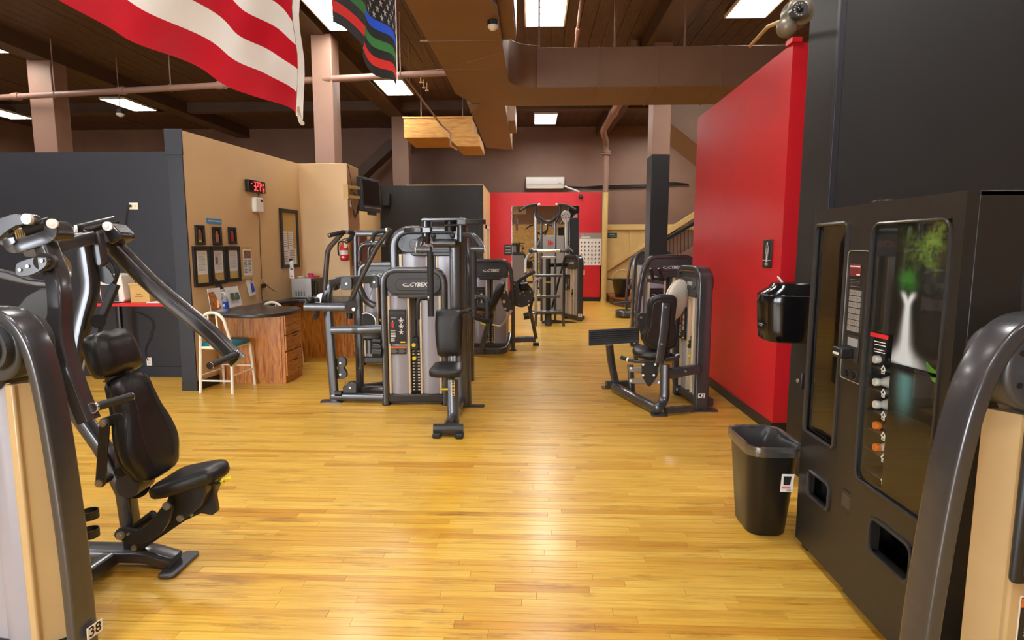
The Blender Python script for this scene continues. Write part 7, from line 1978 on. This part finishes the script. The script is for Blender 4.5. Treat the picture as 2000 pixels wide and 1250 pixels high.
obj('label_print', MB().bb(p2.x - 0.012, p2.x + 0.014, p2.y - 0.0375, p2.y - 0.035, CZ + 0.055, CZ + 0.08), 'logo', t)
obj('pump', MB().cyl((p2.x, p2.y, CZ + h_), (p2.x, p2.y, CZ + h_ + 0.03), 0.012, 10).bar([(p2.x + 0.01, p2.y, CZ + h_ + 0.035), (p2.x - 0.04, p2.y, CZ + h_ + 0.035)], 0.014, 0.01), 'white', t)
p3, p4 = FL(449, 606, CZ), FL(474, 600, CZ)
t = thing('brochure_holder', 'clear acrylic holder of brochures leaning on the counter by the wall', 'brochure holder', p3)
n_ = V((-(p4.y - p3.y), p4.x - p3.x, 0)).normalized()
obj('acrylic_base', MB().prism([p3 + V((0.02, 0, 0)), p4 + V((0.04, 0, 0)), p4 + n_ * 0.06 + V((0.04, 0, 0)), p3 + n_ * 0.06 + V((0.02, 0, 0))], (0, 0, 0.008)), M['glass'], t)
br = obj('brochure', stand_sheet(MB(), p3.x, p3.y, p4.x, p4.y, CZ + 0.03, P(460, 562, p3.y + 0.03).z, 0.05), 'paper', t)
for k in range(2):
    f0, f1 = 0.18 + k * 0.36, 0.46 + k * 0.36
    a, b = p3.lerp(p4, f0), p3.lerp(p4, f1)
    obj('brochure_photo', stand_sheet(MB(), a.x, a.y + 0.012, b.x, b.y + 0.012, CZ + 0.11, CZ + 0.20, 0.022, 0.001), 'photo_green', br)
a, b = p3 + n_ * 0.07, p3.lerp(p4, 0.7) + n_ * 0.07
obj('leaflet', stand_sheet(MB(), a.x - 0.05, a.y, b.x - 0.05, b.y, CZ, P(446, 545, a.y).z, 0.03), 'photo_dark', t, label='dark leaflet standing behind the brochures')
obj('leaflet', stand_sheet(MB(), a.x - 0.03, a.y - 0.012, b.x - 0.07, b.y - 0.012, CZ + 0.15, CZ + 0.25, 0.01, 0.002), 'paper', t)
# ================================================================= STOOLS
def stool(x, y, rz, label):
    t = thing('counter_stool', label, 'stool', (x, y, 0), rz, 'white metal stools at the oak counter')
    SH, w_ = 0.52, 0.185
    R_ = 0.017
    lg = {}
    for sx__, sy__ in ((-1, -1), (1, -1), (-1, 1), (1, 1)):
        if sy__ > 0:
            obj('leg', MB().tube([(sx__ * 0.20, 0.235, 0.006), (sx__ * 0.18, 0.20, SH)], R_, 10), 'whitepaint', t, local=True)
    arch = [(-0.195, -0.235, 0.006), (-0.185, -0.20, SH), (-0.165, -0.215, 0.72)]
    for k in range(9):
        a = math.pi - math.pi * k / 8
        arch.append((0.16 * math.cos(a), -0.235, 0.76 + 0.17 * math.sin(a)))
    arch += [(0.165, -0.215, 0.72), (0.185, -0.20, SH), (0.195, -0.235, 0.006)]
    obj('back_frame', MB().tube(smooth_path(arch, 2), R_, 10), 'whitepaint', t, local=True)
    for sx__ in (-0.055, 0.055):
        obj('back_slat', MB().tube([(sx__ * 1.1, -0.20, SH), (sx__, -0.225, 0.72), (sx__ * 0.9, -0.236, 0.90)], 0.010, 8), 'whitepaint', t, local=True)
    obj('seat_frame', MB().tube([(-0.185, -0.20, SH), (0.185, -0.20, SH), (0.18, 0.20, SH), (-0.18, 0.20, SH)], R_, 10, closed=True), 'whitepaint', t, local=True)
    for a, b in (((-0.19, -0.22, 0.14), (0.19, -0.22, 0.14)), ((-0.19, 0.225, 0.24), (0.19, 0.225, 0.24)), ((-0.19, -0.215, 0.2), (-0.19, 0.215, 0.2)), ((0.19, -0.215, 0.2), (0.19, 0.215, 0.2))):
        obj('stretcher', MB().tube([a, b], 0.010, 8), 'whitepaint', t, local=True)
    obj('seat', MB().pad(smooth_loop([(-0.19, -0.18), (0.19, -0.18), (0.2, 0.0), (0.185, 0.2), (0, 0.215), (-0.185, 0.2), (-0.2, 0)], 3), (0, 0, SH + 0.005), (1, 0, 0), (0, 1, 0), (0, 0, 1), 0.05, 0.35, dome=0.3), 'teal', t, local=True)
    each_f = [MB().cyl((sx__ * 0.197, sy__ * 0.235, 0), (sx__ * 0.197, sy__ * 0.235, 0.02), 0.017, 10) for sx__ in (-1, 1) for sy__ in (-1, 1)]
    for m_ in each_f: obj('foot_cap', m_, 'white', t, local=True)
    return t
stool(-3.60, 6.715, math.radians(-4), 'white metal stool with teal seat in front of the oak counter')
stool(-3.50, 8.0, 0.0, 'white metal stool behind the oak counter, only its arched back showing')
# ================================================================= BLACK WALL AT THE LEFT
WBk = Wall((-6, 7.33, 0), (1, 0, 0), (0, -1, 0))
for box, lb, cat_ in (((253, 396, 270, 409), 'cream power outlet high on the black left wall', 'hi'), ((287, 698, 297, 714), 'white power outlet low on the black left wall behind the headrest', 'lo')):
    r = WBk.rect(*box)
    t = thing('wall_outlet', lb, 'outlet', WBk.pt(r[0], r[2]))
    obj('plate', WBk.slab(r, 0, 0.008), 'whitepaint' if cat_ == 'hi' else 'white', t, 0.002)
    for k in (0.3, 0.7):
        obj('socket', WBk.slab(WBk.sub(r, k - 0.1, k + 0.1, 0.35, 0.65), 0.008, 0.010) if cat_ == 'hi' else WBk.slab(WBk.sub(r, 0.3, 0.7, k - 0.12, k + 0.12), 0.008, 0.010), 'cream', t)
    if cat_ == 'hi':
        obj('plug', WBk.slab(WBk.sub(r, 0.02, 0.3, 0.3, 0.7), 0.008, 0.05), 'black', t, 0.004)
tag(obj('printer_cord', MB().tube(smooth_path([P(254, 402, 7.29), P(249, 404, 7.29), P(246, 420, 7.31), P(243, 455, 7.31), P(238, 480, 7.31), P(244, 540, 7.25)], 5), 0.006, 6), 'rubber'), 'black cord hanging from the high outlet to the printer', 'cord')
tag(obj('shelf_cord', MB().tube(smooth_path([P(264, 610, 7.28), P(285, 618, 7.3), P(298, 632, 7.3), P(292, 660, 7.3), P(283, 685, 7.31), P(289, 705, 7.31)], 5), 0.005, 6), 'rubber'), 'thin black cord drooping under the red shelf to the low outlet', 'cord')
t = thing('red_shelf', 'red topped shelf table standing against the black left wall', 'table', (-4.8, 7.1, 0))
obj('shelf_top', MB().bb(-5.42, -4.28, 6.88, 7.30, 0.955, 0.99), 'redprint', t, 0.004)
obj('leg', MB().bar([(-5.15, 7.12, 0.01), (-5.15, 7.12, 0.955)], 0.06, 0.06, (0, 1, 0)), 'black', t)
obj('foot_plate', MB().bb(-5.33, -4.97, 6.98, 7.28, 0, 0.014), 'black', t, 0.004)
t = thing('receipt_printer', 'white and grey desktop printer on the red shelf', 'printer', (-5.1, 7.1, 0.99))
pz = 0.99
pb = smooth_loop([(-5.27, pz + 0.008), (-5.0, pz + 0.008), (-4.985, pz + 0.10), (-5.0, pz + 0.30), (-5.03, pz + 0.345), (-5.24, pz + 0.345), (-5.27, pz + 0.25)], 2)
obj('case', MB().prism([(x, 7.0, z) for x, z in pb], (0, 0.24, 0)), 'white', t, 0.008)
obj('side_panel', MB().bb(-5.26, -5.05, 6.985, 7.0, pz + 0.02, pz + 0.22), 'frame', t, 0.004)
obj('display', MB().bb(-5.16, -5.09, 6.992, 7.0, pz + 0.25, pz + 0.31), 'darkblue', t, 0.002)
obj('button', MB().bb(-5.16, -5.11, 6.992, 7.0, pz + 0.215, pz + 0.235), 'blue', t)
obj('tray', MB().bb(-5.30, -5.02, 6.94, 7.0, pz + 0.001, pz + 0.014), 'black', t, 0.003)
t = thing('paper_box', 'tan cardboard box with printed lid on the red shelf beside the printer', 'box', (-4.85, 7.15, 0.99))
obj('carton', MB().bb(-4.94, -4.70, 7.05, 7.26, 0.99, 1.22), 'cork', t, 0.003)
obj('flap', MB().bb(-4.95, -4.69, 7.04, 7.27, 1.20, 1.225), 'stair', t, 0.002)
obj('box_print', MB().bb(-4.88, -4.78, 7.047, 7.05, 1.06, 1.07).bb(-4.86, -4.80, 7.047, 7.05, 1.09, 1.096), 'cabinet', t, kind='stuff')
tag(obj('notepad', MB().bb(-4.68, -4.50, 6.95, 7.15, 0.99, 1.0), 'paper', None, 0.002), 'low white notepad lying on the red shelf', 'notepad')
t = thing('spray_can', 'small red and white can at the right end of the red shelf', 'can', (-4.36, 7.2, 0.99))
obj('can_body', MB().lathe([(0.022, 0.99), (0.024, 1.0), (0.024, 1.13), (0.015, 1.15)], (-4.36, 7.2, 0), 14), 'photo_red', t)
obj('cap', MB().lathe([(0.016, 1.15), (0.016, 1.19), (0.012, 1.195)], (-4.36, 7.2, 0), 14), 'blue', t)
t = thing('floor_disc', 'black round floor base at the foot of the charcoal wall end', 'base', FL(375, 746))
c0 = FL(375, 746)
obj('disc', MB().lathe([(0.10, 0.0), (0.10, 0.01), (0.08, 0.018), (0.02, 0.022)], (c0.x, c0.y, 0), 22), 'black', t)
obj('stub', MB().cyl((c0.x, c0.y, 0.02), (c0.x, c0.y, 0.05), 0.015, 10), 'black', t)

# ================================================================= FAR RED WALL AND STAIR CORNER
WR = Wall((0, 18.5, 0), (1, 0, 0), (0, -1, 0))
r = (-0.64, 1.42, 0.06, 2.94)
t = thing('wall_mirror', 'large frameless mirror on the far red wall behind the chin machine', 'mirror', (0.4, 18.49, 0.06))
obj('mirror_glass', WR.slab(r, 0.002, 0.012), 'mirror', t)
obj('mirror_edge', WR.slab((r[0] - 0.015, r[1] + 0.015, r[2] - 0.015, r[3] + 0.015), 0.0, 0.008), 'chrome', t)
r = WR.rect(1131.5, 455, 1174, 518)
r = (1.45, r[1], r[2], r[3])
t = thing('exercise_chart', 'white wall chart of small exercise figures under a grey header', 'poster', WR.pt(r[0], r[2]))
obj('sheet', WR.slab(r, 0.001, 0.008), 'paper', t)
hd_ = obj('header_band', WR.slab(WR.sub(r, 0, 1, 0.82, 1), 0.008, 0.0095), 'grey', t)
obj('header_print', WR.slab(WR.sub(r, 0.08, 0.5, 0.855, 0.885), 0.0096, 0.0102), 'logo', hd_, smooth=False)
obj('header_mark', WR.slab(WR.sub(r, 0.08, 0.2, 0.92, 0.97), 0.0096, 0.0102), 'logo_red', hd_)
fm = MB()
for i in range(6):
    for j in range(6):
        u = r[0] + (r[1] - r[0]) * (0.09 + i * 0.164); z = r[2] + (r[3] - r[2]) * (0.08 + j * 0.125)
        random.seed(i * 7 + j)
        WR.slab((u - 0.008, u + 0.008, z + 0.02, z + 0.035), 0.008, 0.009, fm)
        WR.slab((u - 0.012, u + 0.012, z - 0.02, z + 0.018), 0.008, 0.009, fm)
        k = random.uniform(-0.02, 0.02)
        WR.slab((u - 0.03, u + 0.03, z + 0.0 + k * 0.5, z + 0.01 + k * 0.5), 0.008, 0.009, fm)
        WR.slab((u - 0.02, u - 0.008, z - 0.045, z - 0.02), 0.008, 0.009, fm); WR.slab((u + 0.006, u + 0.022 + k, z - 0.04, z - 0.03), 0.008, 0.009, fm)
obj('figure_prints', fm, 'ink', t, smooth=False, kind='stuff')
for px, lb in ((993, 'pale light switch plate on the far red wall, left of the mirror'), (1139, 'pale light switch plate on the far red wall, under the wall chart')):
    r = WR.rect(px - 3, 527, px + 3, 537)
    t = thing('light_switch', lb, 'switch', WR.pt(r[0], r[2]))
    obj('plate', WR.slab(r, 0, 0.012), 'whitepaint', t, 0.003)
    obj('toggle', WR.slab(WR.sub(r, 0.4, 0.6, 0.4, 0.62), 0.012, 0.03), 'white', t)
r = WR.rect(985, 478, 1000, 498)
t = thing('notice_sign', 'small black notice sign on the far red wall at the mirror edge', 'sign', WR.pt(r[0], r[2]))
obj('board', WR.slab(r, 0.012, 0.03), 'black', t)
for k, z in enumerate((0.78, 0.45, 0.2)):
    obj('print', WR.slab(WR.sub(r, 0.15, 0.85, z, z + 0.09), 0.03, 0.031), 'greyink', t)
c0 = onwall(1134, 384, 0.0, (0, 18.5, 0), (0, -1, 0))
t = thing('round_alarm', 'round dark alarm knob near the top of the far red wall', 'alarm', c0)
obj('base', MB().cyl(c0, c0 - V((0, 0.04, 0)), 0.07, 18), 'frame_dark', t)
obj('dome', MB().ball(c0 - V((0, 0.05, 0)), 0.075, 14), 'frame_dark', t)
# air conditioner
c0, c1 = P(1027, 346, 19.2), P(1102, 368, 19.2)
t = thing('air_conditioner', 'white wall air conditioner above the far red wall', 'air conditioner', V(((c0.x + c1.x) / 2, 19.3, c1.z)))
pf = [(19.4, c1.z), (19.18, c1.z), (19.13, c1.z + 0.07), (19.13, c0.z - 0.03), (19.16, c0.z), (19.4, c0.z)]
obj('case', MB().prism([(c0.x, y, z) for y, z in pf], (c1.x - c0.x, 0, 0)), 'white', t, 0.015)
obj('louvre', MB().bb(c0.x + 0.05, c1.x - 0.05, 19.135, 19.16, c1.z - 0.004, c1.z + 0.05), 'cream', t)
obj('seam_line', MB().bb(c0.x + 0.01, c1.x - 0.01, 19.127, 19.131, c1.z + 0.11, c1.z + 0.118), 'greyink', t)
obj('badge', MB().bb(c1.x - 0.2, c1.x - 0.1, 19.126, 19.131, c1.z + 0.15, c1.z + 0.165), 'greyink', t)
# green exit-way sign
WS = Wall((0, 18.9, 0), (1, 0, 0), (0, -1, 0))
r = WS.rect(1185, 455, 1205, 465)
t = thing('stair_sign', 'small dark green sign in a tan frame on the stair panelling', 'sign', WS.pt(r[0], r[2]))
obj('surround', WS.slab((r[0] - 0.03, r[1] + 0.08, r[2] - 0.08, r[3] + 0.03), 0.0, 0.01), 'stair', t, 0.003)
obj('board', WS.slab(r, 0.01, 0.02), 'green', t)
for z in (0.62, 0.3):
    obj('print', WS.slab(WS.sub(r, 0.12 if z < 0.5 else 0.25, 0.9 if z < 0.5 else 0.75, z, z + 0.12), 0.02, 0.021), 'greyink', t)
# stair railing
t = thing('stair_railing', 'black iron stair railing with slim balusters beside the red wall', 'railing', P(1330, 500, 18.55))
obj('handrail', MB().bar([P(1296, 470, 18.5), P(1400, 411, 18.5)], 0.05, 0.11, (0, 0, 1)), 'black', t)
obj('bottom_rail', MB().bar([P(1296, 520, 18.5), P(1400, 460, 18.5)], 0.03, 0.05, (0, 0, 1)), 'black', t)
for k in range(11):
    x = 1301 + k * 7.2
    obj('baluster', MB().bar([P(x, 467 - (x - 1301) * 0.567, 18.5), P(x, 518 - (x - 1301) * 0.57, 18.5)], 0.02, 0.02, (0, 1, 0)), 'black', t)
# low platform and bucket
M['dark_wood'] = wood_mat('worn dark wood', (52, 38, 28), (96, 68, 46), 'X', 0.5)
t = thing('low_platform', 'low dark wooden corner platform under the stair wall', 'platform', (3.0, 17.4, 0))
pl = [(2.32, 18.75), (2.32, 17.6), (2.40, 16.9), (2.6, 16.45), (2.95, 16.2), (4.2, 16.2), (4.2, 18.75)]
obj('deck', MB().prism([(x, y, 0.20) for x, y in pl], (0, 0, 0.05)), 'cabinet', t, 0.01)
obj('riser', MB().prism([(x + 0.03 if x < 4 else x, y + 0.02, 0.0) for x, y in pl], (0, 0, 0.20)), 'dark_wood', t)
c0 = P(1215, 560, 17.2)
t = thing('black_bucket', 'black bucket with arched wire handle on the low platform', 'bucket', (c0.x, 17.2, 0.25))
b0 = 0.25; b1 = P(1215, 545, 17.2).z
obj('pail', MB().lathe([(0.19, b0), (0.21, b0 + 0.02), (0.29, b1 - 0.02), (0.305, b1), (0.285, b1), (0.2, b0 + 0.04)], (c0.x, 17.2, 0), 24), 'bin', t)
obj('wire_handle', MB().tube([(c0.x + 0.29 * math.cos(math.pi * k / 14), 17.2, b1 + 0.27 * math.sin(math.pi * k / 14)) for k in range(15)], 0.012, 6), 'pole', t)
obj('stick', MB().tube([P(1186, 544, 17.2), P(1200, 547, 17.2), P(1215, 552, 17.2)], 0.025, 8), 'black', t)
